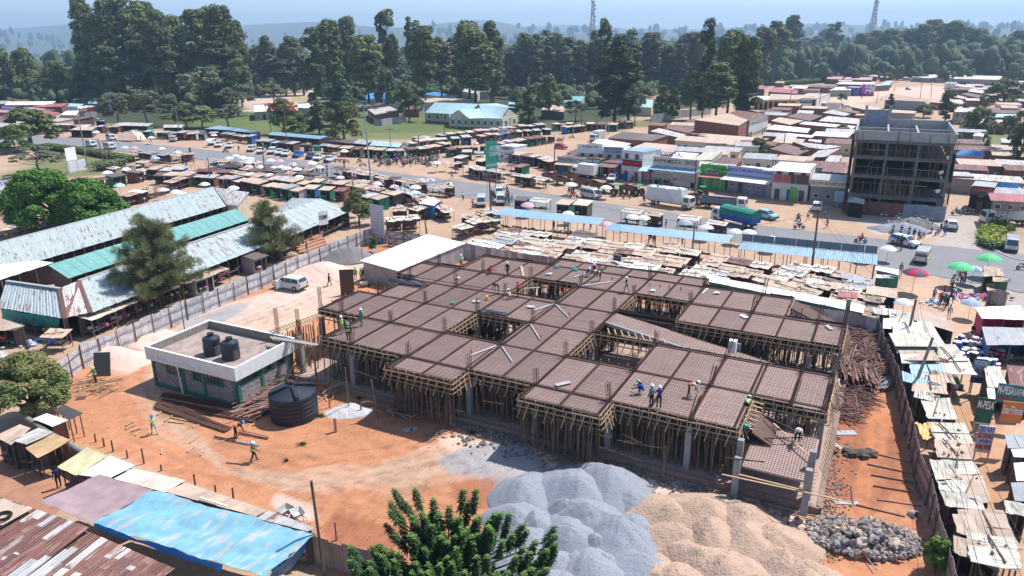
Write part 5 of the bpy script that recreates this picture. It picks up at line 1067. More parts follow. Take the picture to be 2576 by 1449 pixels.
def shoots():
 R.seed(21);NR.seed(21);base=G(1130,1500,0);base.z=0;o=thing('leafy_tree','bright leafy tree with upright whorled shoots at the bottom edge','tree',base)
 tips=[(990,1232),(1043,1232),(1090,1255),(1165,1232),(1198,1232),(980,1262),(1015,1262),(1130,1275),(1180,1262),(1245,1292),(1262,1292),(1320,1320),(1398,1325),(1290,1345),(1395,1375),(980,1285),(1010,1300),(1060,1290),(1100,1300),(1150,1310),(1205,1300),(1235,1330),(990,1345),(950,1370),(935,1375),(880,1420),(960,1400),(1000,1390),(1040,1350),(1070,1340),(1110,1350),(1140,1370),(1190,1350),(1230,1370),(1265,1360),(1300,1400),(1335,1390),(1350,1420),(1380,1430),(1000,1430),(1040,1400),(1080,1390),(1115,1410),(1160,1420),(1200,1400),(1240,1420),(1280,1440),(930,1430),(900,1445),(1060,1440),(1180,1448),(1320,1445),(1220,1450),(1100,1450)]
 tb=MB();lv=[];fr=[]
 for i in range(150):v_=R.uniform(1290,1530);tips.append((min(1400,max(880,R.gauss(1140,95+(v_-1330)*.3))),v_))
 for(u,v)in tips:
  zt=max(2.6,min(6.2,6.4-(v-1230)/300*3.4+R.uniform(-.5,.5)-abs(u-1130)/300));p=G(u,v,zt)-base;ln=R.uniform(1.0,1.7);dr=Vector((p.x*.11+R.uniform(-.2,.2),R.uniform(-.25,.15),1)).normalized()
  root=p-dr*ln;j=Vector((root.x*.35,root.y*.35,max(.8,root.z-1.6)));tb.tube(root,p,.03,.012,5,cap=False);tb.tube(j,root,.06,.03,5,cap=False);tb.tube((0,0,.2),j,.14,.06,6,cap=False)
  nl=int(ln*88)
  for q in range(nl):
   t=q/nl;a=q*2.4;c=root+dr*ln*t;el=.9*t*t-.45+R.uniform(-.3,.3);L=R.uniform(.26,.42)*(1.1-.5*t**3);d=Vector((cos(a)*cos(el),sin(a)*cos(el),sin(el)));sd_=Vector((-sin(a),cos(a),0))*.046;m1=c+d*L*.5+Vector((0,0,.02));e=c+d*L-Vector((0,0,.05));(fr if t>.93 else lv).append((c,m1-sd_,e,m1+sd_))
 tb.build('branches',M_bark,o);tb=MB()
 for nm,l,m in(('leaves',lv,mat_leaf('leaves_shoot',(.055,.115,.03),(.025,.06,.02),.05)),('young_leaves',fr,mat_leaf('leaves_young',(.12,.24,.04),(.07,.15,.03),.05))):
  V=np.array([[tuple(x_)for x_ in q]for q in l]).reshape(-1,3);stuff(link(nm,npmesh(nm,V,np.arange(len(V)).reshape(-1,4),m),o))
shoots()
P=G(716,338);V,F=leafcards(np.array([(R.uniform(-4.5,4.5),R.uniform(-4,4),R.uniform(7,10.2))for _ in range(40)]),np.full(40,.9),60,.3,.8);q=[o for o in COL.objects if o.get('label','').startswith('flame tree')][0]
fo=link('flowers',npmesh('flowers',V+0,F,L_red),q);sc_=q.scale;fo.scale=(1/sc_[0],1/sc_[1],1/sc_[2]);
def hedge(label,pts,w,h,m,leaf=.22,dens=90):
 o=thing('hedge',label,'hedge',G(*pts[0]));C=[];b=MB()
 for a,c in zip(pts,pts[1:]):
  p,q_=G(*a)-o.location,G(*c)-o.location;n=max(2,int((q_-p).length/.7));b.beam(p+Vector((0,0,h*.45)),q_+Vector((0,0,h*.45)),w*.7,h*.85)
  for i in range(n):
   for s in(-1,1):t=p.lerp(q_,i/n);C.append((t.x+R.uniform(-.3,.3),t.y+s*w*.25,h*.6))
 b.build('hedge_core',M_leafd,o);V,F=leafcards(np.array(C),np.full(len(C),max(w,h)*.5),dens,leaf,h/max(w,h)*1.0);stuff(link('hedge_leaves',npmesh('hedge_leaves',V,F,m),o))
hedge('long clipped hedge beside the road at the left',[T('A0',470,745),T('A0',900,800),T('A0',1330,880)],2.6,1.7,L_euc);hedge('bushy hedge below the fallen sign frame',[T('A0',1000,960),T('A0',1240,930)],5,2.2,L_grey,dens=140)
hedge('dry brown scrub bank on the left',[(0,540),(60,510),(110,500)],6,1.0,L_brown);hedge('yellow-green hedge of the fuel station garden',[(2482,620),(2490,585),(2530,575)],3,1.2,mat_leaf('leaves_yellow',(.35,.38,.04),(.1,.18,.03),.05));hedge('dark round hedge bush before the tipper truck',[(2512,580),(2518,580)],2.6,2.2,L_con);hedge('low green hedge by the parked silver van',[(2485,625),(2520,622)],2.2,1.1,L_bright)
hedge('field hedge beside the green maize field',[(1912,216),(2000,214),(2090,205)],4,3,L_euc,.5,60)
# ---------------------------------------------------------------- roofs, houses, kiosks given by their roof corners
TINS=dict(rust=tin('rust_roof',(.36,.23,.20),.8,(.21,.082,.06),pitch=.2),drust=tin('dark_rust_roof',(.30,.16,.135),.7,(.15,.065,.05),pitch=.2),part=tin('part_rusted_roof',(.60,.57,.55),.42,(.30,.14,.10),pitch=.2),tan=tin('tan_roof',(.60,.44,.33),.12,(.40,.24,.16),pitch=.2),white=tin('white_roof',(.80,.79,.77),.06,pitch=.22,rnd=.06,dirt=.12),grey=tin('grey_roof',(.42,.42,.43),.2,pitch=.2),blue=tin('blue_roof',(.25,.41,.53),0,pitch=.25,rnd=.05,dirt=.2),lblue=tin('light_blue_roof',(.40,.62,.70),.06,pitch=.22),teal=tin('teal_roof',(.20,.43,.39),.02,pitch=.22,rnd=.05),red=tin('red_roof',(.45,.14,.13),.1,pitch=.22),pink=tin('pink_roof',(.60,.32,.33),0,pitch=.22),old=tin('old_green_grey_roof',(.43,.49,.48),.36,(.27,.16,.13),pitch=.3,rnd=.05,rscale=.75),brightb=tin('bright_blue_roof',(.06,.28,.62),0,pitch=.22),dark=tin('dark_felt_roof',(.16,.12,.11),.2,(.1,.07,.06),pitch=0),cream=tin('cream_roof',(.62,.57,.47),.05,pitch=.22),card=None,tarp=None,mesh=tin('mesh_roof',(.07,.065,.065),0,pitch=0))
M_card2=tin('cardboard_sheet',(.54,.41,.32),.35,(.38,.27,.20),rough=.95,pitch=0,rnd=.16,dirt=.3);M_tarp2=tin('tarpaulin_sheet',(.60,.54,.46),.3,(.44,.36,.30),rough=.85,pitch=0,rnd=.14);TINS['card']=M_card2;TINS['tarp']=M_tarp2
CW=dict(rust='rust-brown',drust='dark rusty',part='patchy rusted white',tan='tan',white='white',grey='grey',blue='blue',lblue='light blue',teal='teal',red='red',pink='pink',old='weathered grey-green',brightb='bright blue',dark='dark brown',cream='cream',card='tan cardboard',tarp='pale tarpaulin',mesh='black mesh')
WALLS=dict(brick=M_brick,cream=paint(.58,.52,.40),grey=paint(.30,.28,.27),white=paint(.68,.67,.64),wood=mat('old_boards',(.16,.12,.10),.9,(.08,.06,.055),3),green=paint(.03,.2,.11),blue=paint(.04,.16,.42),tin=tin('wall_tin',(.38,.36,.36),.2,pitch=.2),yellow=paint(.60,.40,.16),mag=paint(.5,.02,.12),mauve=paint(.36,.28,.32),dark=M_dark,sheetb=tin('wall_blue_tin',(.2,.28,.36),.1,pitch=.2))
M_goods=[paint(*c,.6)for c in((.6,.05,.05),(.05,.12,.5),(.7,.5,.08),(.1,.35,.12),(.7,.68,.65),(.5,.1,.3),(.05,.05,.06),(.65,.3,.08),(.3,.2,.14))]
HC=[]
def shelter(name,label,cat,q,m,n=0,wall=None,posts=2,front=0,sag=0,over=.3,goods=0,grp=None,th=.03,floor=0.0,rag=0,trim=None,mixm=None):
 """q: world corners ridge-left, ridge-right, eave-right, eave-left"""
 HC.append(((q[0]+q[1]+q[2]+q[3])/4,(q[2]-q[3]).length/2,(q[0]-q[3]).length/2));root=thing(name,label,cat,Vector((q[3].x,q[3].y,0)),0,grp);o=root.location;q=[p-o for p in q]
 L=(q[2]-q[3]).length;n=n or max(1,round(L/1.1))
 for i in range(n):
  a,b=i/n,min(1,(i+1)/n+.02/L if L>.1 else 1);x=MB();dz=Vector((0,0,R.uniform(0,.025)+(.02 if i%2 else 0)))
  if mixm:
   e_=[0]+sorted(R.uniform(.1,.9)for _ in range(3))+[1]
   for t0,t1 in zip(e_,e_[1:]):
    x=MB();A_,B_,C_,D_=q[0].lerp(q[1],a),q[0].lerp(q[1],b),q[3].lerp(q[2],b),q[3].lerp(q[2],a);z_=Vector((0,0,.03*(1-t0)))+dz;x.sheet(A_.lerp(D_,t0)+z_,B_.lerp(C_,t0)+z_,B_.lerp(C_,t1+.02)+z_,A_.lerp(D_,t1+.02)+z_,th);x.build('roof_sheet',R.choice(mixm),root)
   continue
  x.sheet(q[0].lerp(q[1],a)+dz,q[0].lerp(q[1],b)+dz,q[3].lerp(q[2],b)+dz,q[3].lerp(q[2],a)+dz,th,0,sag,3 if sag else 1,3 if sag else 1,rag);x.build('roof_sheet',m,root)
 c=sum(q,Vector())/4;k=[p.lerp(c,min(.3,over/max(.5,(p-c).length)))for p in q]
 if wall is not None:
  for i,j in((0,1),(1,2),(3,0))+(((2,3),)if front!=2 else()):
   a,b=k[i],k[j];x=MB();nn=(b-a).cross(Vector((0,0,1))).normalized()*.08
   x.add([(a.x,a.y,0),(b.x,b.y,0),(b.x,b.y,b.z-.06),(a.x,a.y,a.z-.06)]+[(a.x+nn.x,a.y+nn.y,0),(b.x+nn.x,b.y+nn.y,0),(b.x+nn.x,b.y+nn.y,b.z-.06),(a.x+nn.x,a.y+nn.y,a.z-.06)],[(0,1,2,3),(7,6,5,4),(0,4,5,1),(1,5,6,2),(2,6,7,3),(3,7,4,0)])
   uvs={}
   for f in range(6):x.uv[f]=[((Vector(x.v[v_])-a).dot((b-a).normalized()),x.v[v_][2])for v_ in x.f[f]]
   x.build('wall',wall,root)
  if front==1:
   a,b=k[3],k[2];L2=(b-a).length;d=(b-a).normalized();an=ori((0,0),d);out=Vector((d.y,-d.x,0));
   if(out.dot(a-c))<0:out=-out
   h=min(a.z,b.z);m_=max(1,int(L2/1.9));hh=min(2.1,h*.8)
   for i in range(m_):
    p=a+d*(L2*(i+.5)/m_)+out*.05
    if R.random()<.45:x=MB();x.box((p.x,p.y,hh/2),(.95,.1,hh),an);x.build('door',R.choice([WALLS['dark'],WALLS['blue'],WALLS['green'],WALLS['wood'],WALLS['dark']]),root)
    else:
     x=MB();x.box((p.x,p.y,hh*.68),(.95,.08,.9),an);w=x.build('window',M_whitep,root);x=MB();x.box((p.x+out.x*.03,p.y+out.y*.03,hh*.68),(.78,.08,.72),an);x.build('pane',M_glass,w)
   if h>4.4:
    for i in range(m_):p=a+d*(L2*(i+.5)/m_)+out*.05;x=MB();x.box((p.x,p.y,h-1.2),(.9,.08,1.1),an);x.build('window',M_glass,root)
 if wall is None or front==2:
  for e in((k[3],k[2]),(k[0],k[1])):
   for i in range(posts):p=e[0].lerp(e[1],i/max(1,posts-1));x=MB();x.tube((p.x,p.y,0),(p.x,p.y,p.z-.05),.05,n=5);x.build('post',M_post,root)
 if goods:
  a,b=k[3].lerp(k[0],.12),k[2].lerp(k[1],.12);L2=(b-a).length;x=MB();an=ori(a,b);m_=(a+b)/2;x.box((m_.x,m_.y,.75),(L2*.9,.8,.06),an);x.build('counter',WALLS['wood'],root)
  for g in range(int(L2*goods)):
   p=a.lerp(b,R.uniform(.06,.94));x=MB();x.box((p.x+R.uniform(-.3,.3),p.y+R.uniform(-.3,.3),.78+R.uniform(.08,.2)),(R.uniform(.15,.45),R.uniform(.15,.4),R.uniform(.12,.4)),R.uniform(0,3));stuff(x.build('goods',R.choice(M_goods),root))if g==0 else x.build('goods',R.choice(M_goods),root)
 return root
def QZ(tl,pts,zr,ze):return[(TG(tl,*p,z)if tl!='S' else G(1288+p[0]/2,p[1]/2,z))for p,z in zip(pts,(zr,zr,ze,ze))]
def long_roof(label,tl4,zr,ze,key,nn,wall,**kw):return shelter('market_hall',label,'market building',[G(*p,z)for p,z in zip(tl4,(zr,zr,ze,ze))],TINS[key],nn,WALLS[wall],**kw)
long_roof('long weathered market hall roof running up from the left edge',[(-60,626),(535,471),(569,519),(-30,694)],4.3,2.8,'old',72,'wood',front=2,posts=26,over=.5,goods=2)
long_roof('short hipped end of the upper market hall roof',[(536,471),(627,484),(598,517),(571,516)],4.3,2.8,'part',6,'cream',over=.3)
long_roof('smooth teal canopy roof between the two market halls',[(121,667),(592.5,525.6),(627.5,553),(172.5,700.6)],3.6,2.8,'teal',46,'wood',front=2,posts=16,over=.3,goods=2)
long_roof('white sheet canopy at the left end of the teal roof',[(-20,668),(90,655),(135,661),(0,704)],3.2,2.8,'white',8,'wood',front=2,posts=4)
long_roof('long weathered market hall roof beside the site fence',[(198,706),(692,540),(759,583),(229,788)],4.3,2.7,'old',66,'wood',front=2,posts=22,over=.6,goods=3)
long_roof('right-hand weathered market hall roof with the white shop sign',[(692,540),(806,500),(884,530),(759,583)],4.3,2.7,'old',16,'wood',front=2,posts=7,over=.6,goods=3)
long_roof('far slope of the right-hand market hall roof',[(806,500),(692,540),(708,520),(735,498)],4.2,2.9,'old',9,'wood')
long_roof('wide hipped market hall roof at the left edge',[(16,707),(150,726),(162,802),(-5,774)],4.2,2.7,'old',20,'wood',front=2,posts=7,goods=2)
long_roof('hipped corner of the wide left market hall roof',[(152,725),(198,706),(228,786),(164,800)],4.3,2.7,'part',6,'wood',front=2)
for(a,b)in(((150,725),(163,801)),((198,706),(163,801)),((198,706),(228,786)),((16,706),(151,725)),((198,705),(692,540)),((0,609),(535,470))):
 x=MB();hi=4.34;lo=2.78 if b[1]>780 else 4.36;x.beam(G(*a,hi),G(*b,lo),.4,.07);tag(x.build('ridge_cap',TINS['drust' if b[1]>780 else 'grey']),'rusty ridge cap on the left market hall roof, from '+str(['its west hip','its corner apex, west side','its corner apex, east side','the west wing ridge','the long ridge by the fence','the upper long ridge'][[725,706,706,706,705,609].index(a[1])if a[1]in(725,705,609)else(1 if(a,b)[1]==(163,801)else 2 if b==(228,786)else 3)]),'ridge cap')
def cloth_sheet(name,label,q,m,th=.02,sag=.0,nx=14,ny=5,rag=.04,cat='tarpaulin',wave=.1):
 b=MB();A,B,C,D=q;N=[]
 for j in range(ny+1):
  for i in range(nx+1):
   a,c=i/nx,j/ny;p=(A*(1-a)+B*a)*(1-c)+(D*(1-a)+C*a)*c
   N.append(p+Vector((R.uniform(-rag,rag),R.uniform(-rag,rag),R.uniform(-rag,rag)-sag*4*a*(1-a)*4*c*(1-c)+wave*(sin(a*31+c*5)*.4+sin(a*13+c*9))*.5)))
 w=nx+1;n=len(N);dn=Vector((0,0,-th));fs=[];uv=[]
 for j in range(ny):
  for i in range(nx):f=(j*w+i,(j+1)*w+i,(j+1)*w+i+1,j*w+i+1);fs+=[f,tuple(k_+n for k_ in f[::-1])]
 for f in fs:uv.append([((k_%n)%w/nx*(B-A).length,(k_%n)//w/ny*(D-A).length)for k_ in f])
 b.add(N+[p+dn for p in N],fs,0,uv);o=b.build(name,m,smooth=True);return tag(o,label,cat)
M_gt=tin('green_tarp',(.03,.34,.30),0,pitch=0,dirt=.35);e=[G(3.8,778,2.65),G(150,800.6,2.65),G(146,826,1.0),G(6,806,1.2)]
cloth_sheet('tarpaulin','turquoise-green tarpaulin hanging under the left hipped roof',e,M_gt,wave=.15)
def wp(tl,pts,zs):return[TG(tl,x_,y_,z)for(x_,y_),z in zip(pts,zs)]
MAUVE=tin('mauve_tarp',(.36,.25,.26),0,pitch=0,dirt=.3,rough=.8);BLUET=tin('blue_tarp',(.19,.40,.49),.42,(.40,.42,.42),pitch=0,dirt=.3,rough=.6,rscale=1.1)
cloth_sheet('tarpaulin','large mauve-brown tarpaulin roof at the bottom left',wp('D0',((1000,430),(1555,585),(930,920),(395,700)),(2.9,3.0,2.7,2.6)),MAUVE,wave=.07,sag=.12,ny=10)
bq=[G(389,1235,3.1),G(794,1345,3.0),G(665,1452,2.5),G(233,1317,2.7)]
cloth_sheet('tarpaulin','big faded sky-blue tarpaulin roof in the bottom left corner',bq,BLUET,wave=.16,sag=.1,nx=26,ny=8,rag=.05)
cloth_sheet('tarpaulin','bright blue hanging skirt of the tarpaulin roof',[G(783,1354,2.9),G(700,1425,2.6),G(640,1500,.6),G(742,1420,.9)],tin('blue_skirt',(.03,.22,.55),0,pitch=0),wave=.2)
cloth_sheet('tarpaulin','bright blue torn edge hanging below the tarpaulin roof',[G(233,1317,2.7),G(560,1420,2.5),G(555,1438,2.1),G(240,1328,2.4)],MT['blue_skirt'],wave=.15,nx=20,ny=2)
for(lab,tl,pts,zs,key)in(('pale pinkish sheet roof behind the mauve tarpaulin','D0',((1340,365),(1870,490),(1660,610),(1140,470)),(2.5,2.5,2.5,2.5),'cream'),('white sheet awning beside the yellow one','D0',((1110,235),(1360,340),(1100,470),(790,430)),(2.6,2.5,2.3,2.3),'white'),('pale yellow tarpaulin awning by the capped wall','D0',((880,150),(1080,240),(770,440),(575,350)),(2.7,2.7,2.0,2.1),'yel'),('ragged orange-tan tarpaulin awning on crooked poles','D0',((530,15),(720,75),(380,265),(255,160)),(2.6,2.6,1.9,2.1),'org'),('grey-white patched sheet roof at the far end of the capped wall','C0',((390,1035),(545,1085),(265,1205),(110,1160)),(2.6,2.6,2.3,2.3),'part'),('tan sheet roof at the left edge below the mango tree','C0',((200,1000),(310,1040),(110,1210),(-60,1120)),(2.6,2.5,2.2,2.2),'tan'),('bright sheet roof of the small brick latrine','C0',((470,890),(690,960),(530,1028),(330,945)),(2.4,2.4,2.2,2.2),'white'),('black mesh roof beside the latrine','C0',((640,800),(835,890),(700,955),(540,860)),(2.2,2.1,2.1,2.2),'mesh'),('long flat tan roof along the capped wall','D0',((1880,510),(2690,790),(2576,850),(1650,600)),(2.6,2.6,2.5,2.5),'tan'),('white and rust sheet roof above the end of the blue tarpaulin','D1',((130,790),(590,965),(520,1000),(0,870)),(2.6,2.6,2.5,2.5),'part'),('orange-tan awning at the left edge under the green tarpaulin','B0',((-60,1170),(250,1265),(150,1310),(-80,1320)),(2.3,2.3,1.9,1.9),'tan'),('pale round-edged awning at the left edge','C0',((-80,240),(60,270),(110,330),(-80,330)),(2.2,2.2,2.0,2.0),'tarp')):
 mm={'yel':tin('yellow_tarp',(.66,.58,.33),0,pitch=0),'org':tin('orange_tarp',(.62,.40,.2),.15,(.5,.33,.2),pitch=0)}.get(key)or TINS[key]
 shelter('awning',lab,'awning',wp(tl,pts,zs),mm,2 if key in('yel','org','tarp')else 0,WALLS['brick']if 'latrine' in lab and key=='white' else(WALLS['wood']if key in('tan','part','cream')else None),3,2,.08 if key in('yel','org')else 0,goods=1 if key not in('mesh',)else 0)
mix=[TINS['rust']]*6+[TINS['drust']]*3+[TINS['part'],TINS['grey'],tin('rust_streaked',(.40,.30,.27),.55,(.22,.09,.07),pitch=.2)]*1+[TINS['part']]
shelter('rusty_roof','patchwork of rust-red corrugated sheets in the bottom left corner, upper roof','building',wp('D0',((-60,640),(900,965),(200,1500),(-900,1100)),(2.4,2.6,2.2,2.2)),None,19,WALLS['wood'],2,0,mixm=mix)
shelter('rusty_roof','patchwork of rusty and white corrugated sheets along the bottom edge','building',wp('D0',((850,990),(1760,1380),(1300,1700),(190,1510)),(2.3,2.4,2.0,2.1)),None,15,WALLS['wood'],2,0,mixm=mix)
shelter('tan_roof','flat tan roof with a tyre on it at the left edge','building',wp('D0',((-100,640),(320,775),(20,940),(-300,850)),(2.75,2.75,2.7,2.7)),TINS['tan'],5,None,2)
x=MB();
for i in range(14):a=i/14*2*pi;c_=(i+1)/14*2*pi;x.tube((cos(a)*.42,sin(a)*.42,0),(cos(c_)*.42,sin(c_)*.42,0),.09,n=6,cap=False)
TY=Tm();TY.add('tyre',x,M_tyre);TY.put('tyre','old tyre lying on the flat tan roof at the left edge','tyre',TG('D0',30,845,2.9))
x=MB();x.beam(TG('D0',2010,658,2.7),TG('D0',2285,745,2.7),.12,.06);tag(x.build('batten',M_whitep),'white batten lying on the long tan roof','batten')
# ----------------------------- town houses by roof corners: tile, 8 numbers, ridge z, eave z, roof, wall, windows
HS='''A2 1830 450 2180 385 2385 450 2285 510 7 6 tan brick 0|A2 2180 385 2270 355 2590 400 2390 455 7 6 rust white 1|A2 1650 515 1910 575 1840 602 1570 540 3.6 3.2 rust brick 0|A2 1480 535 1755 600 1690 632 1390 565 3.5 3.1 part brick 0|A2 1900 585 2590 640 2400 700 1860 605 3.6 3 tan brick 0|A2 1700 610 2280 645 2250 705 1630 655 3.8 3.3 tan cream 1
A2 1110 570 1580 610 1400 665 960 635 3.6 3.5 dark brick 1|A2 880 640 1200 690 1110 732 800 680 3.4 3 white cream 1|A2 800 680 1110 735 940 800 545 785 3.6 3.2 drust brick 0|A2 1230 720 1440 725 1300 792 1050 800 3.8 3.4 part grey 0|A2 1450 705 1675 745 1590 800 1300 790 4 3.4 tan grey 0|A2 1450 790 1600 805 1590 845 1375 825 3.2 2.9 drust tin 0|A2 1650 772 1885 790 1800 860 1590 842 3.6 3.3 white cream 0|A2 1930 780 2120 765 2010 855 1795 862 4.2 3.8 cream cream 0|A2 2110 820 2330 852 2210 935 1990 925 3.4 3 drust brick 0
A3 170 690 420 760 285 812 20 742 3.6 3 drust brick 0|A3 240 668 740 720 560 748 410 730 3.6 3.1 part brick 0|A3 510 760 735 735 580 825 410 830 3.4 3 part brick 0|A3 620 808 745 812 700 903 568 872 3.2 2.8 part blue 1|A3 60 500 430 540 395 582 -20 545 3.4 2.9 white brick 1|A3 370 468 885 515 850 542 312 492 3.5 3 white brick 1|A3 600 412 918 440 905 495 508 462 3.6 3.1 part brick 0|A3 110 425 362 460 225 502 28 460 3.6 3 tan brick 0|A3 320 373 552 410 422 462 188 420 3.8 3.2 drust brick 0|A3 650 350 832 390 770 412 548 378 3.4 3 part brick 0|A3 720 335 935 370 902 388 640 348 3.4 3 drust brick 0|A3 950 293 1142 342 1040 362 838 322 3.6 3 tan brick 0|A3 1175 345 1500 365 1470 388 1108 372 3.4 3 tan grey 0|A3 190 584 472 610 440 632 158 602 3.2 2.8 white brick 0|A3 900 390 1180 395 1160 410 870 405 3.2 2.9 tan brick 0|A3 410 648 540 655 535 680 405 660 2.4 2.2 white tin 0
A3 30 190 475 210 285 246 -20 250 4.2 3.8 tan yellow 3|A3 400 182 632 188 488 232 282 236 4.2 3.8 tan white 3|A2 2480 210 2600 215 2580 250 2440 250 4.6 4.2 white yellow 3|A3 50 128 302 150 300 190 0 168 4.5 3.5 red brick 0|A2 2490 100 2545 105 2540 145 2480 140 6.5 5.5 red brick 0|A3 450 98 702 104 690 132 388 118 3.8 3.2 drust brick 0|A3 250 118 410 112 380 136 240 134 3.6 3.2 white brick 0|A3 700 120 875 118 832 150 618 152 3.8 3.4 white grey 0|A3 740 68 1072 74 1060 100 680 90 3.8 3.3 white brick 0|A3 600 18 760 20 740 44 590 38 3.8 3.4 pink brick 0|A3 790 20 1060 24 1040 50 760 44 3.8 3.3 pink brick 0|A3 560 -20 900 -16 880 8 540 4 3.8 3.4 drust brick 0|A3 930 -12 1120 -5 1100 16 920 10 3.6 3.2 tan brick 0|A3 1110 96 1240 60 1230 100 1080 110 3.6 3.2 lblue brick 0|A3 1180 60 1250 55 1245 80 1150 84 3.4 3 tan brick 0
S 1540 335 1730 335 1725 366 1508 372 4.5 3.5 pink brick 0|S 1420 334 1515 338 1505 360 1390 350 4 3.4 drust brick 0|S 1450 318 1560 326 1540 338 1440 330 3.8 3.4 rust brick 0|S 1330 310 1440 318 1420 332 1310 325 4 3.4 tan brick 0|S 1390 272 1430 276 1425 290 1380 288 4.5 3.5 tan brick 0|S 1250 310 1330 318 1310 332 1245 325 4 3.4 pink brick 0|S 1600 376 1780 384 1760 398 1590 392 3.6 3.2 drust brick 0|S 1970 338 2112 345 2095 358 1955 352 4 3.2 cream cream 1|S 2030 368 2132 374 2118 392 2015 384 4 3.2 white grey 1|S 2130 372 2230 378 2215 392 2120 390 3.8 3.2 cream cream 1|S 2240 376 2470 385 2450 402 2220 396 4.5 3.6 cream grey 1|S 2280 342 2380 352 2372 364 2258 352 4.5 3.6 red cream 0|S 2200 358 2240 356 2235 372 2195 372 3.6 3.2 brightb grey 0|S 1620 292 1680 294 1676 306 1612 304 4 3.4 red brick 0
A3 2050 140 2205 165 2185 188 2010 162 3.6 3.1 white brick 0|A3 2000 178 2185 210 2125 232 1940 192 3.6 3.1 drust brick 0|A3 1900 200 2005 225 1965 242 1840 212 3.4 3 tan brick 0|A3 1500 -2 1690 8 1645 30 1450 20 3.8 3.2 white grey 1|A3 1900 2 2345 10 2325 46 1860 36 4.4 3.6 cream grey 1|A3 1910 92 2080 112 2070 124 1880 108 3.4 3 white grey 0|A3 2200 205 2300 225 2220 250 2110 236 3.4 3 tan brick 0|A3 1660 250 1800 262 1780 285 1620 272 3.4 3 tan brick 0|A3 1860 262 1980 275 1950 295 1830 285 3.4 3 part brick 0|A3 1870 325 2060 335 2055 372 1880 372 4.6 4.4 cream grey 1|A3 1180 240 1600 262 1590 268 1170 248 4.4 4.3 grey grey 0|A3 1965 750 2172 765 2182 818 1845 805 4.2 3 brightb mauve 1|A3 2230 848 2342 878 2325 898 2178 868 2.8 2.5 part white 1|A3 2080 585 2180 580 2170 620 2060 612 3 2.6 cream cream 0|A3 2240 1078 2520 1095 2522 1145 2240 1125 4.4 3.6 brightb brick 0|A3 1830 978 2540 1025 2600 1095 1808 1032 3.4 3 part grey 0|A3 2300 390 2500 395 2480 430 2280 425 3.6 3.2 lblue brick 0|A3 2300 460 2420 465 2410 500 2290 490 3.6 3.2 tan brick 0
A0 80 268 565 264 505 302 45 302 4.5 3.8 white brick 0|A0 500 290 700 284 620 318 290 326 4.4 3.8 red brick 0|A0 430 350 605 380 562 405 368 378 4 3.5 red cream 0|A0 690 284 850 292 800 320 650 312 4 3.4 lblue grey 0|A0 985 212 1130 228 1100 295 878 284 4.8 3.8 lblue blue 1|A0 665 362 795 358 765 405 600 402 4 3.4 white grey 1|A0 800 515 965 520 925 558 700 552 2.8 2.4 tan wood 2|A0 1200 475 1545 485 1485 515 1130 507 3 2.6 part green 2|A0 530 485 700 492 690 505 520 498 2.8 2.4 white wood 2|A0 250 320 520 345 480 362 220 345 3.8 3.2 pink brick 0|A0 -60 345 160 360 150 385 -60 372 3.6 3.2 pink brick 1|A0 -100 262 110 258 80 290 -100 292 4 3.4 grey brick 0|A0 1650 500 1850 500 1830 530 1640 528 2.8 2.4 part wood 2|A0 980 435 1060 437 1050 465 960 462 2.6 2.3 cream wood 2
A1 -20 300 165 295 175 362 -20 372 4.2 3.4 white grey 1|A1 420 276 575 272 590 330 420 335 4.2 3.4 white grey 1|A1 1235 278 1330 296 1200 345 1140 318 4.6 3.8 dark cream 0|A1 1290 292 1442 358 1195 400 1120 345 4.4 3.4 part brick 1|A1 1520 306 1655 310 1640 350 1500 345 3.4 3 drust brick 0|A1 1120 178 1395 172 1380 252 1100 255 4.8 3.8 brightb cream 0|A1 1800 168 2010 215 1920 232 1690 190 4.6 3.8 brightb cream 0|A1 1620 222 2195 245 2130 292 1370 262 4.6 3.8 tan cream 0|A1 2050 122 2260 150 2230 192 1940 140 4.8 3.8 part cream 1|A1 2280 100 2360 98 2350 165 2260 168 4.8 4 cream grey 0
A2 700 138 738 185 600 215 508 170 4.6 3.8 red cream 0|A2 470 130 560 158 520 180 400 165 4.4 3.8 lblue cream 0|A2 490 208 735 215 700 262 400 290 4.6 3.6 teal cream 0|A2 340 302 530 310 525 372 290 355 4 3.2 tan wood 0|A2 1330 182 1505 190 1485 248 1290 240 4.6 3.8 red cream 0|A2 1285 243 1425 250 1405 328 1240 318 4.4 3.6 lblue cream 0|A2 -30 255 60 262 50 325 -40 320 4.4 3.6 lblue cream 0|A2 1150 165 1245 168 1240 190 1150 190 4.4 3.8 tan cream 0'''
HN={'A2':'in the block behind the medical centre','A3':'in the right-hand village','S':'in the far settlement at upper right','A0':'in the far left row','A1':'beyond the church lawn'}
cnt={}
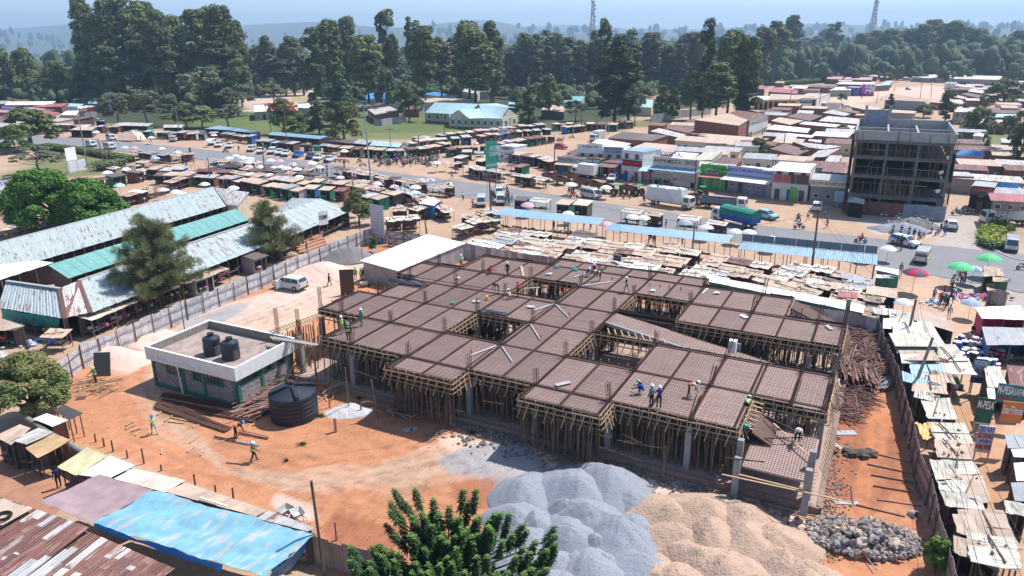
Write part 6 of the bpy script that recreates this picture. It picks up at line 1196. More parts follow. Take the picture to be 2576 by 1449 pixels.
for ln in HS.replace('\n','|').split('|'):
 f=ln.split();v=list(map(float,f[1:11]));key,wl_,fr=f[11],f[12],int(f[13]);pts=[(v[0],v[1]),(v[2],v[3]),(v[4],v[5]),(v[6],v[7])]
 q=QZ(f[0],pts,v[8],v[9]);kk=(f[0],key);cnt[kk]=cnt.get(kk,0)+1
 lab=CW[key]+' roofed building '+HN[f[0]]+', '+ordn(cnt[kk]-1)+' such'
 if wl_=='yellow' or fr==3:lab='arcaded shop row with '+wl_+' pillars and '+CW[key]+' roof '+['left part','right part','far left end'][cnt.setdefault('arc',0)];cnt['arc']+=1
 root=shelter('house',lab,'building',q,TINS[key],0,WALLS[wl_],2,1 if fr==1 else(2 if fr>=2 else 0),over=.35)
 if fr==3:
  a,b=q[3]-root.location,q[2]-root.location;n=max(3,int((b-a).length/3.0))
  for i in range(n+1):p=a.lerp(b,i/n);x=MB();x.box((p.x,p.y,p.z/2),(.5,.5,p.z));x.build('pillar',WALLS[wl_],root)
  x=MB();x.beam(a+Vector((0,0,-.4)),b+Vector((0,0,-.4)),.3,.8);x.build('fascia',WALLS[wl_],root)
fence('bright silver sheet fence before the trees right of the middle',[TG('A2',1395,480),TG('A2',1700,430),TG('A2',2000,395)],3,TINS['grey'],1,2.2,6);fence('silver sheet fence of the house on the church lawn',[TG('A1',1190,505),TG('A1',1265,510),TG('A1',1510,470)],2.4,TINS['grey'],1,1.5,5);fence('far silver fence on the church lawn',[TG('A1',1470,420),TG('A1',1700,385)],2.2,TINS['grey'],1,2.5,6)
CH=thing('church_hall','large cream church hall with pale blue roof and cross gable','church',TG('A1',1950,530));co=CH.location
def cq(pts,zs):return[TG('A1',x_,y_,z)-co for(x_,y_),z in zip(pts,zs)]
W0=TG('A1',1715,470)-co;W1=TG('A1',1950,492)-co;W2=TG('A1',1955,530)-co;W3=TG('A1',2150,540)-co;W4=TG('A1',2470,552)-co;W5=TG('A2',60,515)-co
T_ch=tin('church_roof',(.48,.66,.68),.12,(.62,.62,.58),pitch=.5,rnd=.04)
for q,n in((cq(((1800,275),(2240,290),(2120,400),(1700,378)),(7.4,7.4,3.9,3.9)),14),(cq(((2035,350),(2255,335),(2300,432),(2145,438)),(6.3,6.8,3.9,3.9)),8),(cq(((2240,290),(2545,325),(2470,437),(2300,432)),(7.4,7.4,3.9,3.9)),10),(cq(((2255,335),(2035,350),(1942,415),(2120,400)),(6.8,6.3,3.9,3.9)),8),(cq(((2545,325),(2240,290),(2420,285),(2640,330)),(7.4,7.4,4,4)),8)):
 for i in range(n):a,b=i/n,(i+1)/n+.003;x=MB();x.sheet(q[0].lerp(q[1],a),q[0].lerp(q[1],b),q[3].lerp(q[2],b),q[3].lerp(q[2],a),.06);x.build('roof_sheet',T_ch,CH)
M_cr=paint(.66,.60,.45);M_mint=paint(.30,.52,.45)
for a,b,h,nw in((W0,W1,3.8,3),(W1,W2,3.8,0),(W2,W3,3.8,3),(W3,W4,3.8,5),(W4,W5,3.9,2)):
 d=(b-a).normalized();L=(b-a).length;an=ori(a,b);m_=(a+b)/2;x=MB();x.beam(a+Vector((0,0,h/2)),b+Vector((0,0,h/2)),.3,h);x.build('wall',M_cr,CH);x=MB();x.beam(a+Vector((0,0,.3)),b+Vector((0,0,.3)),.5,.6);x.build('plinth',M_brick,CH)
 ot=Vector((d.y,-d.x,0))*.2
 for i in range(nw):p=a+d*L*(i+.5)/nw+ot;x=MB();x.box((p.x,p.y,2.2),(1.3,.1,1.7),an);w=x.build('window',M_whitep,CH);x=MB();x.box((p.x+ot.x*.2,p.y+ot.y*.2,2.2),(1.05,.1,1.4),an);x.build('pane',M_glass,w)
 for i in range(nw+1):p=a+d*L*i/max(1,nw)+ot;x=MB();x.box((p.x,p.y,1.9),(.5,.2,3.8),an);x.build('pilaster',M_mint,CH)
for a,b,ap in((W2,W3,TG('A1',2040,352,6.2)-co),(W4,W5,TG('A1',2545,328,7.2)-co)):
 n_=Vector(((b-a).normalized().y,-(b-a).normalized().x,0))*.25;m_=(a+b)/2;x=MB();x.add([a+Vector((0,0,3.7)),b+Vector((0,0,3.7)),Vector((m_.x,m_.y,6.4)),a+Vector((0,0,3.7))-n_,b+Vector((0,0,3.7))-n_,Vector((m_.x,m_.y,6.4))-n_],[(0,1,2),(5,4,3),(0,3,4,1),(1,4,5,2),(2,5,3,0)]);x.build('gable_wall',M_cr,CH)
TK.put('water_tank','black water tank against the church hall wall','water tank',TG('A1',2280,535),0,None,1.1)
# ---------------------------------------------------------------- blue canopies, stalls, umbrellas
for lab,a4,n in(('first long blue canopy roof above the market stalls',[(1268,523),(1522,549),(1506,566),(1243,540)],24),('second long blue canopy roof in the middle of the market',[(1540,562),(1846,592),(1829,612),(1520,578)],28),('third long blue canopy roof at the right of the market',[(1870,608),(2209,641),(2207,667),(1854,626)],30)):
 shelter('blue_canopy',lab,'canopy',[G(*p,z)for p,z in zip(a4,(3.4,3.4,2.7,2.7))],TINS['blue'],n,None,9,goods=2)
pn=thing('panel_wall','row of upright grey-blue panels behind the third blue canopy','wall',G(1870,628));a,b=G(1870,608,3.4)+Vector((0,.5,1.0))-pn.location,G(2209,641,3.4)+Vector((0,.5,1.0))-pn.location
for i in range(12):x=MB();p,q=a.lerp(b,i/12),a.lerp(b,(i+1)/12-.003);x.sheet(p,q,q-Vector((0,0,1.0)),p-Vector((0,0,1.0)),.04);x.build('panel',mat('panel_blue_grey',(.17,.23,.29),.5),pn)
for i in range(7):x=MB();p=a.lerp(b,i/6);x.tube((p.x,p.y,0),p,.05,n=5);x.build('post',M_post,pn)
for(lab,a4,key)in(('small blue roadside roof at upper left',[T('A0',2200,510),T('A0',2385,535),T('A0',2300,556),T('A0',2055,540)],'blue'),('second small blue roadside roof at upper left',[T('A0',2390,535),T('A0',2620,570),T('A0',2576,585),T('A0',2310,560)],'blue'),('long blue roadside canopy before the lawn tree',[T('A1',170,573),T('A1',728,618),T('A1',640,645),T('A1',115,600)],'blue'),('dark felt roof right of the roadside canopy',[T('A1',830,645),T('A1',1030,650),T('A1',950,690),T('A1',720,660)],'dark'),('grey-blue roadside roof below the lawn',[T('A1',1010,648),T('A1',1175,662),T('A1',1100,700),T('A1',950,684)],'grey'),('long grey-blue shop roof by the mast pole',[T('A1',1180,660),T('A1',1465,688),T('A1',1440,728),T('A1',1140,708)],'lblue')):
 shelter('roadside_canopy',lab,'canopy',[G(*p,z)for p,z in zip(a4,(3.2,3.2,2.6,2.6))],TINS[key],0,WALLS['wood'],6,2,goods=2)
ST=[];KI=[]
M_rt=mat('stall_roof',(.5,.4,.3));M_kw=mat('kiosk_wall',(.1,.2,.1))
for k in range(8):
 R.seed(100+k);w,d,h=R.uniform(2.2,3.4),R.uniform(1.7,2.3),R.uniform(1.8,2.15);t=Tm();x=MB();ns=R.choice((1,2,2))
 for i in range(ns):
  a,b=-w/2+w*i/ns,-w/2+w*(i+1)/ns+.08;dz=R.uniform(0,.12);x=MB();x.sheet((a,d/2,h+.25+dz),(b,d/2,h+.2+dz),(b,-d/2,h-.05+dz),(a,-d/2,h+dz),.04,0,R.uniform(.02,.07),4,3,.06);t.add('roof_sheet',x,M_rt)
 for sx in(-1,1):
  for sy in(-1,1):x=MB();x.tube((sx*(w/2-.15),sy*(d/2-.15),0),(sx*(w/2-.15)+R.uniform(-.06,.06),sy*(d/2-.15),h),.045,n=5);t.add('post',x,M_post)
 x=MB();x.box((0,0,.7),(w*.9,d*.55,.06));tb=t.add('table',x,WALLS['wood']);x=MB()
 for i in range(5):
  x=MB();x.box((R.uniform(-w*.38,w*.38),R.uniform(-.4,.4),.74+R.uniform(.08,.16)),(R.uniform(.25,.6),R.uniform(.25,.5),R.uniform(.12,.35)),R.uniform(0,3));t.add('goods',x,R.choice(M_goods),tb)
 for i in range(3):x=MB();x.rock((R.uniform(-w*.4,w*.4),R.uniform(-d*.35,d*.35),h+.25),R.uniform(.07,.14));t.add('roof_stone',x,M_stone)
 x=MB();x.beam((-w*.45,R.uniform(-.5,.5),h+.22),(w*.4,R.uniform(-.5,.5),h+.26),.07);t.add('roof_batten',x,M_pole)
 if k%2:x=MB();x.box((0,d/2-.12,h/2),(w*.94,.04,h*.95));t.add('back_sheet',x,WALLS['wood'])
 ST.append(t)
for k in range(4):
 R.seed(200+k);w,d,h=R.uniform(2.2,3.2),R.uniform(1.8,2.6),2.2;t=Tm();x=MB();x.box((0,0,h/2),(w,d,h));b_=t.add('kiosk_body',x,M_kw)
 x=MB();x.sheet((-w/2-.2,d/2+.2,h+.35),(w/2+.2,d/2+.2,h+.35),(w/2+.2,-d/2-.45,h+.05),(-w/2-.2,-d/2-.45,h+.05),.05,rag=.02);t.add('roof_sheet',x,M_rt)
 x=MB();x.box((-w*.18,-d/2-.03,1.2),(w*.5,.06,1.3));t.add('hatch',x,M_dark,b_);x=MB();x.box((w*.3,-d/2-.03,.95),(.7,.06,1.9));t.add('door',x,R.choice([WALLS['blue'],WALLS['wood'],M_dark]),b_)
 for i in range(3):x=MB();x.box((-w*.18+(i-1)*w*.14,-d/2-.2,.95),(.3,.3,.25));t.add('goods',x,R.choice(M_goods))
 KI.append(t)
RK=['card','card','card','tarp','tan','tan','tarp','grey','white','part','rust','cream']
def stall(P,rz,label,grp,kiosk=0,keys=RK,wc=None,sc=1):
 key=R.choice(keys);sw={'stall_roof':TINS[key]}
 lab=CW[key]+' roofed '+('kiosk ' if kiosk else 'stall ')+label
 if kiosk:sw['kiosk_wall']=WALLS[wc or R.choice(['green','green','wood','tin','blue','wood','brick','grey','dark'])]
 t=R.choice(KI if kiosk else ST);return t.put('kiosk' if kiosk else 'market_stall',lab,'kiosk' if kiosk else 'market stall',P,rz,grp,sc*R.uniform(.92,1.08),sw)
def row(label,grp,pts,pitch,kiosk=0,flip=0,keys=RK,off=0,jit=.25,skip=.04,z=0,sc=1,world=False):
 P=[Vector(p)if world else G(*p,z)for p in pts];i=0
 for a,b in zip(P,P[1:]):
  a=Vector((a.x,a.y,0));b=Vector((b.x,b.y,0));L=(b-a).length;d=(b-a).normalized();n=Vector((-d.y,d.x,0));s=pitch/2
  while s<L:
   if R.random()>skip:stall(a+d*s+n*(off+R.uniform(-jit,jit)),ori((0,0),d)+(pi if flip else 0)+R.gauss(0,.05),label+', '+ordn(i)+' along',grp,1 if R.random()<kiosk else 0,keys,None,sc);i+=1
   s+=pitch*R.uniform(.9,1.12)
R.seed(42)
MK=['card']*6+['tarp']*3+['tan']*3+['cream','rust','part','grey','dark']
MID=[BF[i]for i in(1,2,3,4,5,6,7,8)]
for k,nm in enumerate(('in the row hugging the back site fence','in the second row behind the back fence','in the third row behind the back fence','in the fourth row behind the back fence','in the row next to the blue canopies')):
 o=1.4+3.0*k;row(nm,'stalls behind the back fence',[p+Vector((0,.0,0))for p in MID][(0 if k<4 else 1):(8 if k<5 else 7)],2.6,.06,0,MK+(['white']*4 if k==0 else[]),o,.35,.05 if k<4 else .5,world=True)
ws=[G(u,v,2.5)for u,v in((1780,693),(2176,768),(2172,788),(1776,707))]
shelter('white_roof_strip','bright white strip of sheet roof just behind the back fence at the right','roof',ws,TINS['white'],12,WALLS['green'],5)
row('by the lane left of the first blue canopy','stalls by the gate lane',[(1000,500),(1075,530),(1130,560)],2.8,.3,off=0);row('in the fruit stalls before the gate','stalls by the gate lane',[(985,560),(1040,560),(1085,545)],2.7,.0,keys=['card','tarp','tan']);row('behind the gate fruit stalls','stalls by the gate lane',[(975,590),(1060,580)],2.7,keys=['card','tarp','tan']);row('beside the parked minibus stage','stalls by the gate lane',[(1170,585),(1250,560)],2.8,.1);row('left of the first blue canopy end','stalls by the gate lane',[(1150,605),(1240,578),(1270,590)],2.7,keys=['card','tarp'])
row('in the kiosk row above the market hall','kiosks above the market hall',[(395,462),(560,470),(760,505)],3.0,.85,keys=['tan','rust','tan','part','card','grey']);row('in the second kiosk row above the market hall','kiosks above the market hall',[(380,448),(580,455),(790,490)],3.0,.7,keys=['tan','rust','tan','part','card']);row('in the kiosk row right of the market hall','kiosks above the market hall',[(770,500),(880,505),(990,535)],3.0,.75,keys=['tan','rust','tan','part']);row('behind the right market hall kiosks','kiosks above the market hall',[(790,480),(900,492),(1000,515)],3.0,.4,keys=['tan','card','tan','part'])
row('among the vegetable stands by the road','roadside vegetable stands',[(520,425),(640,430),(700,445),(800,450)],3.1,0,keys=['dark','card','tarp','grey']);row('nearer the kiosks among the vegetable stands','roadside vegetable stands',[(560,440),(660,450),(820,462)],3.1,0,keys=['dark','card','tarp','mesh']);row('at the road edge before the lane','roadside vegetable stands',[(840,445),(960,470),(1080,492),(1150,498)],2.7,0,keys=['card','dark','card']);row('along the left road edge','roadside vegetable stands',[(340,400),(430,412),(490,405)],3,0,keys=['dark','grey','card']);row('under the left roadside trees','roadside vegetable stands',[(275,450),(330,440),(400,420)],3.4,0,keys=['card','tarp','dark'])
row('on the far road side at the upper left','far roadside kiosks',[(0,330),(120,330),(180,330),(300,335)],3.4,.5);row('on the far road side below the acacia','far roadside kiosks',[(330,345),(470,352),(560,352),(640,362)],3.4,.3,keys=['dark','tan','tarp','grey']);row('behind the parked pickups','far roadside kiosks',[(650,372),(760,382),(850,388)],3.2,.5,keys=['dark','grey','tan']);row('on the far road side by the motorbike rank','far roadside kiosks',[(860,392),(990,398),(1070,392),(1130,380)],3.3,.9,keys=['tan','rust','tan','part','cream']);row('along the side street below the church','far roadside kiosks',[(1000,384),(1100,368),(1200,362),(1290,348),(1400,340),(1470,330)],3.5,.95,keys=['tan','rust','part','tan','cream']);row('behind those along the side street','far roadside kiosks',[(1040,368),(1120,355),(1210,346),(1300,335),(1420,326),(1560,330)],3.6,.95,keys=['tan','drust','part','tan','grey']);row('at the dark tree end of the side street','far roadside kiosks',[(1480,328),(1590,322)],3.5,.9,keys=['tan','rust','part'])
row('in the corner block before the billboard','corner block stalls',[(1140,432),(1200,448),(1290,462),(1380,475)],3.0,.3,keys=['card','tan','tan','tarp','part']);row('behind the corner block front','corner block stalls',[(1150,418),(1230,428),(1330,446)],3.2,.6,keys=['tan','rust','part','tan']);row('at the back of the corner block','corner block stalls',[(1160,402),(1250,402),(1340,415),(1390,428)],3.3,.8,keys=['tan','rust','part','lblue'])
row('below the road opposite the white van','stalls along the road kerb',[(1290,528),(1400,538),(1500,548)],3.6,.2,keys=['tarp','dark','card','tan']);row('below the road by the green truck','stalls along the road kerb',[(1560,560),(1700,578),(1860,598)],4.2,.1,keys=['tarp','dark','card'])
row('by the left track below the mango tree','stalls by the left track',[(-20,610),(60,592),(130,578)],2.8,.1,keys=['card','rust','tarp','tan']);row('between market hall and long fence','stalls inside the market fence',[(225,850),(330,800),(480,745),(620,690),(740,645)],3.0,.25,keys=['card','tan','dark','cream','part'],skip=.15);row('at the fence corner below the market hall','stalls inside the market fence',[(110,880),(190,880)],3.2,0,keys=['part','tan','white'])
row('behind the upper market hall roof','stalls behind the market hall',[(120,570),(260,540),(380,500),(500,462)],3.0,.2,keys=['card','rust','tan','tarp'],skip=.12);row('on the open ground above the mango tree','stalls behind the market hall',[(230,480),(330,462),(400,440),(500,440)],3.6,.2,keys=['card','dark','tarp','rust'],skip=.2);row('beside the bank of minibuses in the market','stalls behind the market hall',[(640,462),(760,475),(860,480),(960,486)],3.0,.1,keys=['dark','rust','card','tan']);row('at the far kerb before the side street','far roadside kiosks',[(1120,395),(1230,385),(1300,372),(1400,358)],3.4,.6,keys=['tan','rust','part','tan'],skip=.25)
R.seed(77)
row('outside the right fence, lower half','stalls outside the right fence',[RF[i]+Vector((1.9,0,0))for i in range(3,10)],2.9,0,0,['card','tarp','tan','cream'],.4,.2,.0,world=True,sc=1.1)
row('outside the right fence, upper half','stalls outside the right fence',[RF[i]+Vector((1.9,0,0))for i in range(0,4)],2.9,.3,0,['card','white','tan','cream','lblue'],.4,.2,.0,world=True,sc=1.15)
row('in the second line beyond the right fence','stalls outside the right fence',[RF[i]+Vector((5.0,1,0))for i in range(0,4)],3.0,.1,0,['card','tan','tan','cream','white'],.2,.3,.1,world=True,sc=1.15)
LN='''B3 1090 665 1320 700 1320 757 1075 702 white tin|B3 1085 745 1335 765 1335 797 1080 782 white green|B3 740 735 972 768 970 832 730 782 grey wood|B3 995 870 1306 892 1300 992 985 942 tan blue|B3 970 975 1150 1000 1140 1042 958 1012 tan wood|B3 710 905 912 937 902 992 698 976 red green|B3 560 815 812 850 800 915 530 882 tan wood|B3 400 780 562 812 540 862 385 842 white wood|B3 1060 1080 1346 1110 1350 1182 1050 1142 part tin|B3 1160 1190 1366 1195 1364 1302 1155 1292 white wood|B3 1420 1095 1770 1150 1880 1335 1410 1190 tan wood
B3 1500 1215 1640 1225 1800 1480 1560 1465 cream wood|C3 1230 120 1490 112 1672 292 1300 282 cream wood|C3 1330 300 1620 290 1656 388 1345 385 white sheetb|C3 1345 460 1742 602 1757 662 1358 562 lblue sheetb|C3 1480 640 1732 712 1742 792 1468 722 cream wood|C3 1650 450 1842 482 1895 598 1635 522 card wood|C3 1655 312 1820 350 1825 412 1650 372 rust wood|D3 1625 275 1850 300 1960 465 1690 480 tarp wood|D3 1700 490 1965 480 2125 640 1725 580 cream wood|D3 1730 585 2130 650 2196 800 1790 745 tarp wood|D3 1860 825 2110 820 2312 1130 1905 1010 card wood|D3 1870 1040 2252 1142 2335 1402 1880 1212 card mesh
B3 2080 1080 2540 1060 2620 1210 2150 1192 white mag|B3 2150 1275 2620 1290 2700 1460 2200 1460 grey blue|C3 2170 412 2340 412 2412 640 2212 622 cream wood|C3 2402 402 2700 432 2640 725 2442 702 rust wood|C3 2200 632 2282 642 2292 782 2222 782 white wood|D3 2385 30 2560 22 2660 165 2412 162 grey wood|D3 2442 172 2640 165 2640 262 2472 252 white wood|D3 2470 312 2640 300 2640 490 2500 492 white wood|D3 2442 512 2640 502 2640 705 2482 692 grey wood|D3 2370 682 2600 722 2640 860 2400 812 tarp wood|B3 2175 660 2372 690 2372 762 2168 768 card green|B3 2260 770 2440 790 2440 825 2262 820 tan green|B3 2200 870 2420 930 2436 960 2200 910 tan grey'''
cnt={}
for i,ln in enumerate(LN.replace('\n','|').split('|')):
 f=ln.split();v=list(map(float,f[1:9]));q=[TG(f[0],v[j],v[j+1],z)for j,z in((0,2.6),(2,2.6),(4,2.2),(6,2.3))];cnt[f[9]]=cnt.get(f[9],0)+1
 right=v[0]>2050;lab=CW[f[9]]+' sheet roof '+('on the right side of the lane' if right else 'between the right fence and the lane' if f[0]!='B3' else 'at the head of the right lane')+', '+ordn(cnt[f[9]]-1)+' such'
 shelter('lane_shop' if right else 'lane_stall',lab,'stall',q,TINS[f[9]]if f[9]not in('card','tarp')else TINS[f[9]],3 if f[9]in('card','tarp','cream')else 0,WALLS.get(f[10],M_board),3,2,.05 if f[9]in('card','tarp','cream')else 0,goods=2,rag=.04 if f[9]in('card','tarp','cream')else 0)
cloth_sheet('tarpaulin','orange-yellow tarpaulin sagging over a stall by the right fence',[TG('C3',1480,990,2.3),TG('C3',1680,990,2.3),TG('C3',1795,1135,1.8),TG('C3',1560,1145,1.9)],tin('ochre_tarp',(.70,.42,.12),0,pitch=0),wave=.25,sag=.1)
def umb(c1,c2,seed,floral=0):
 R.seed(seed);t=Tm();x=MB();x.tube((0,0,0),(0,0,2.35),.025,n=5);t.add('pole',x,M_steel);n=8;pr=((.02,2.42),(.55,2.3),(.95,2.06),(1.12,1.88))
 for k in range(n):
  a,b=2*pi*k/n,2*pi*(k+1)/n;x=MB();vs=[]
  for r,z in pr:vs+=[(r*cos(a),r*sin(a),z),(r*cos((a+b)/2)*.97,r*sin((a+b)/2)*.97,z+.01),(r*cos(b),r*sin(b),z)]
  fs=[(i*3+j,i*3+3+j,i*3+4+j,i*3+1+j)for i in range(3)for j in range(2)];x.add(vs,fs);t.add('canopy_panel',x,paint(*(c1 if k%2 else c2),.7),smooth=True)
 return t
UW=(.72,.73,.70);UT=dict(white=umb(UW,UW,1),mint=umb(UW,(.45,.62,.56),2),pink=umb((.62,.35,.38),(.66,.42,.44),3),blue=umb((.20,.27,.45),(.6,.63,.7),4),green=umb((.10,.55,.22),(.12,.6,.25),5),red=umb((.7,.2,.3),UW,6),teal=umb((.3,.58,.5),(.5,.66,.6),7),dark=umb((.08,.08,.13),(.5,.02,.08),8),stripe=umb((.08,.08,.08),UW,9),grey=umb((.32,.42,.52),(.36,.46,.55),10))
UL='A1 885 765 white|A1 560 890 white|A1 635 915 white|A1 235 868 pink|A1 372 895 red|A1 145 860 white|A1 40 920 mint|A1 180 925 mint|A1 250 930 white|A1 410 955 white|A1 310 945 white|A1 135 1015 mint|A1 300 1025 teal|A1 435 1035 white|A1 1025 957 pink|A1 1130 972 mint|A1 845 1020 white|A1 1085 1068 mint|A1 1215 1088 white|A1 1390 1112 red|A1 1750 1062 blue|A1 1660 1065 pink|A1 1950 1085 stripe|A1 1600 1135 white|A1 1815 890 white|A1 1905 880 pink|A1 1440 1315 stripe|A1 1600 1195 mint|A1 1000 1310 white|A1 1195 1140 pink|A1 2205 685 red|A1 520 690 white|A0 1975 582 blue|A0 2150 597 white|A0 1520 627 mint|A0 965 578 mint|A0 1350 725 pink|A0 1625 740 mint|A0 1785 780 mint|A0 1560 840 grey|A0 1420 880 white|A0 1265 945 white|A0 1080 990 white|A0 2300 840 mint|A0 2368 810 mint|A0 2440 837 white|A0 2515 842 mint|A0 2500 912 pink|A0 2055 1092 mint|A0 2345 1137 white|A0 1645 1152 white|A0 1765 1172 white|A0 1830 1190 white|A0 1200 1110 teal|A0 2100 650 white|A0 2500 880 white|A0 1250 725 teal|A2 590 1105 white|A2 150 1312 pink|A2 945 1140 white|A2 560 1380 white|B2 935 240 pink|B2 1215 172 white|B2 1325 177 white|B2 1740 227 grey|B2 1955 277 white|B2 2250 312 white|B2 2390 328 white|B3 45 388 white|B3 1010 482 white|B3 1215 477 white|B3 1475 770 dark|B3 1935 715 green|B3 2235 627 green|B3 2075 690 blue|B3 2050 1015 grey|B3 1380 1010 white|B1 2100 165 red'
cnt={};R.seed(5)
for s in UL.split('|'):
 f=s.split();P=TG(f[0],float(f[1]),float(f[2]),2.15);P.z=0;k=(f[0],f[3]);cnt[k]=cnt.get(k,0)+1;sc=1.35 if f[3]in('green','dark')else R.uniform(.95,1.15)
 UT[f[3]].put('umbrella',{'mint':'white and mint','stripe':'black and white striped','dark':'dark red and black','red':'red and white','grey':'faded blue','blue':'blue and white'}.get(f[3],f[3])+' market umbrella '+{'A0':'at the far left roadside','A1':'in the middle roadside market','A2':'by the road near the white truck','B2':'along the blue canopies','B3':'at the right junction','B1':'by the gate lane'}[f[0]]+', '+ordn(cnt[k]-1)+' such there','umbrella',P,R.uniform(0,1),'market umbrellas',sc,tilt=R.uniform(-.08,.08))
b=MB();R.seed(8)
for k,(nm,lab,cat,tl,x0,y0,sx,sy,n,cols)in enumerate((('clothes_pile','spread of second-hand clothes in blue and white by the left stalls','clothes','C0',260,180,5,1.8,70,((.1,.2,.6),(.7,.7,.75),(.02,.02,.04),(.3,.5,.7))),('clothes_pile','clothes spread on sheets at the right junction','clothes','B3',1960,990,3,1.6,50,((.6,.3,.5),(.7,.7,.8),(.1,.2,.6),(.6,.05,.1))),('clothes_pile','dark shoes and clothes heap by the junction kiosk','clothes','B3',2150,985,3,1.4,60,((.03,.03,.04),(.6,.05,.1),(.1,.1,.3),(.2,.2,.2))),('clothes_pile','white and pink clothes on the ground by the walking women','clothes','B3',1680,1040,1.6,1.6,30,((.7,.5,.6),(.2,.4,.6),(.7,.7,.75))))):
 P=TG(tl,x0,y0);root=thing(nm,lab,cat,P)
 for c in cols:
  x=MB()
  for i in range(n//len(cols)):x.blob((R.gauss(0,sx*.4),R.gauss(0,sy*.4),R.uniform(.05,.3)),R.uniform(.12,.28),5,3,.3,0,(1.4,1,.5))
  stuff(x.build('garments',paint(*c),root))
BU=Tm();x=MB();x.lathe([(.2,0),(.28,.5),(.3,.52),(.27,.52),(.2,.1),(.02,.1)],12);BU.add('tub',x,paint(.05,.12,.5));BU.add('rim',MB().lathe([(.29,.5),(.32,.51),(.32,.55),(.29,.56)],12),M_whitep)
DR=Tm();x=MB();x.lathe([(.3,0),(.33,.1),(.33,.8),(.28,.9),(.02,.9)],12);DR.add('drum',x,paint(.05,.12,.5));DR.add('lid',MB().lathe([(.3,.88),(.3,.96),(.02,.97)],12),M_whitep)
bl=paint(.05,.12,.5).name
for i in range(62):
 a,c=R.random(),R.random();u0,v0=1860+500*a+60*c,180+260*c+(40*a if c>.5 else 0)
 if a>.75 and c<.4:continue
 col=R.choice([(.04,.1,.5)]*4+[(.55,.03,.05),(.55,.56,.58),(.55,.56,.58),(.7,.15,.4),(.02,.02,.03),(.7,.55,.05),(.03,.4,.2)])
 (DR if R.random()<.4 else BU).put('bucket','plastic tub or drum in the colourful household shop display, '+ordn(i)+' counted from the back','bucket',TG('C3',u0,v0,R.choice((0,0,.5))),0,'tubs of the household shop',R.uniform(.8,1.3),{bl:paint(*col)})
 # ---------------------------------------------------------------- vehicles
M_tl=paint(.5,.03,.03,.3);M_hl=paint(.7,.7,.66,.2)
def wheel(t,x,y,r,par=-1,w=.22):
 b=MB();b.tube((0,-w/2,0),(0,w/2,0),r,n=14);k=t.add('wheel',b,M_tyre,par,(x,y,r));b=MB();b.tube((0,-w/2-.01,0),(0,w/2+.01,0),r*.55,n=10);t.add('rim',b,M_steel,k)
M_body=mat('vehicle_paint',(.75,.75,.74),.25,spec=.5)
def car(prof,W,belt,nar,glass,wx,wr,name='body',m=M_body):
 """side outline (x forward, z up); y half-width shrinks above the belt line"""
 t=Tm();n=len(prof);hw=lambda z:W/2*(1-nar*max(0,z-belt)/max(.1,(max(p[1]for p in prof)-belt)));b=MB();vs=[(x,-hw(z),z)for x,z in prof]+[(x,hw(z),z)for x,z in prof]
 b.add(vs,[tuple(range(n)),tuple(range(2*n-1,n-1,-1))]+[(i,i+n,(i+1)%n+n,(i+1)%n)for i in range(n)]);bd=t.add(name,b,m)
 for q in glass[0]:
  for s in(-1,1):b=MB();b.add([(x,s*(hw(z)+.012),z)for x,z in q],[tuple(range(len(q)))]);t.add('window',b,M_glass)
 for(x0,z0),(x1,z1)in glass[1]:
  nx,nz=(z1-z0),-(x1-x0);L=hypot(nx,nz);nx,nz=nx/L*.015,nz/L*.015
  if(x0<0)!=(nx<0):nx,nz=-nx,-nz
  b=MB();b.add([(x0+nx,-hw(z0)*.88,z0+nz),(x0+nx,hw(z0)*.88,z0+nz),(x1+nx,hw(z1)*.88,z1+nz),(x1+nx,-hw(z1)*.88,z1+nz)],[(0,1,2,3)]);t.add('windscreen',b,M_glass)
 xf=max(p[0]for p in prof);xb=min(p[0]for p in prof)
 for s in(-1,1):
  for w_ in wx:wheel(t,w_,s*(W/2-.1),wr)
  b=MB();b.box((xf-.02,s*(W/2-.25),belt*.78),(.08,.34,.16));t.add('headlight',b,M_hl);b=MB();b.box((xb+.02,s*(W/2-.16),belt*.85),(.08,.18,.3));t.add('tail_light',b,M_tl)
 b=MB();b.box((xf,0,.42),(.12,W*.96,.2));b.box((xb,0,.42),(.12,W*.96,.2));t.add('bumper',b,M_board);b=MB();b.box((xb-.07,0,.6),(.02,.45,.12));t.add('number_plate',b,paint(.75,.6,.1));t.L=xf-xb;return t
VAN=car([(-2.2,.3),(2.15,.3),(2.25,.75),(2.1,1.05),(1.4,1.85),(1.2,1.95),(-2.1,1.95),(-2.22,1.7)],1.7,1.05,.14,([[(1.75,1.1),(1.3,1.72),(.75,1.72),(.75,1.1)],[(.65,1.12),(.65,1.72),(-.35,1.72),(-.35,1.12)],[(-.45,1.12),(-.45,1.72),(-1.2,1.72),(-1.2,1.12)],[(-1.3,1.12),(-1.3,1.72),(-2.0,1.72),(-2.05,1.12)]],[((2.07,1.1),(1.45,1.8)),((-2.215,1.15),(-2.2,1.75))]),(1.5,-1.4),.31)
b=MB();[b.beam((x0,-.6,2.03),(x0,.6,2.03),.05)for x0 in(-1.6,-.8,0,.8)];[b.beam((-1.8,s*.62,2.03),(1.0,s*.62,2.03),.05)for s in(-1,1)];VAN.add('roof_rack',b,M_steel);VAN.add('stripe',MB().box((0,0,.8),(4.0,1.73,.1)),paint(.75,.35,.05))
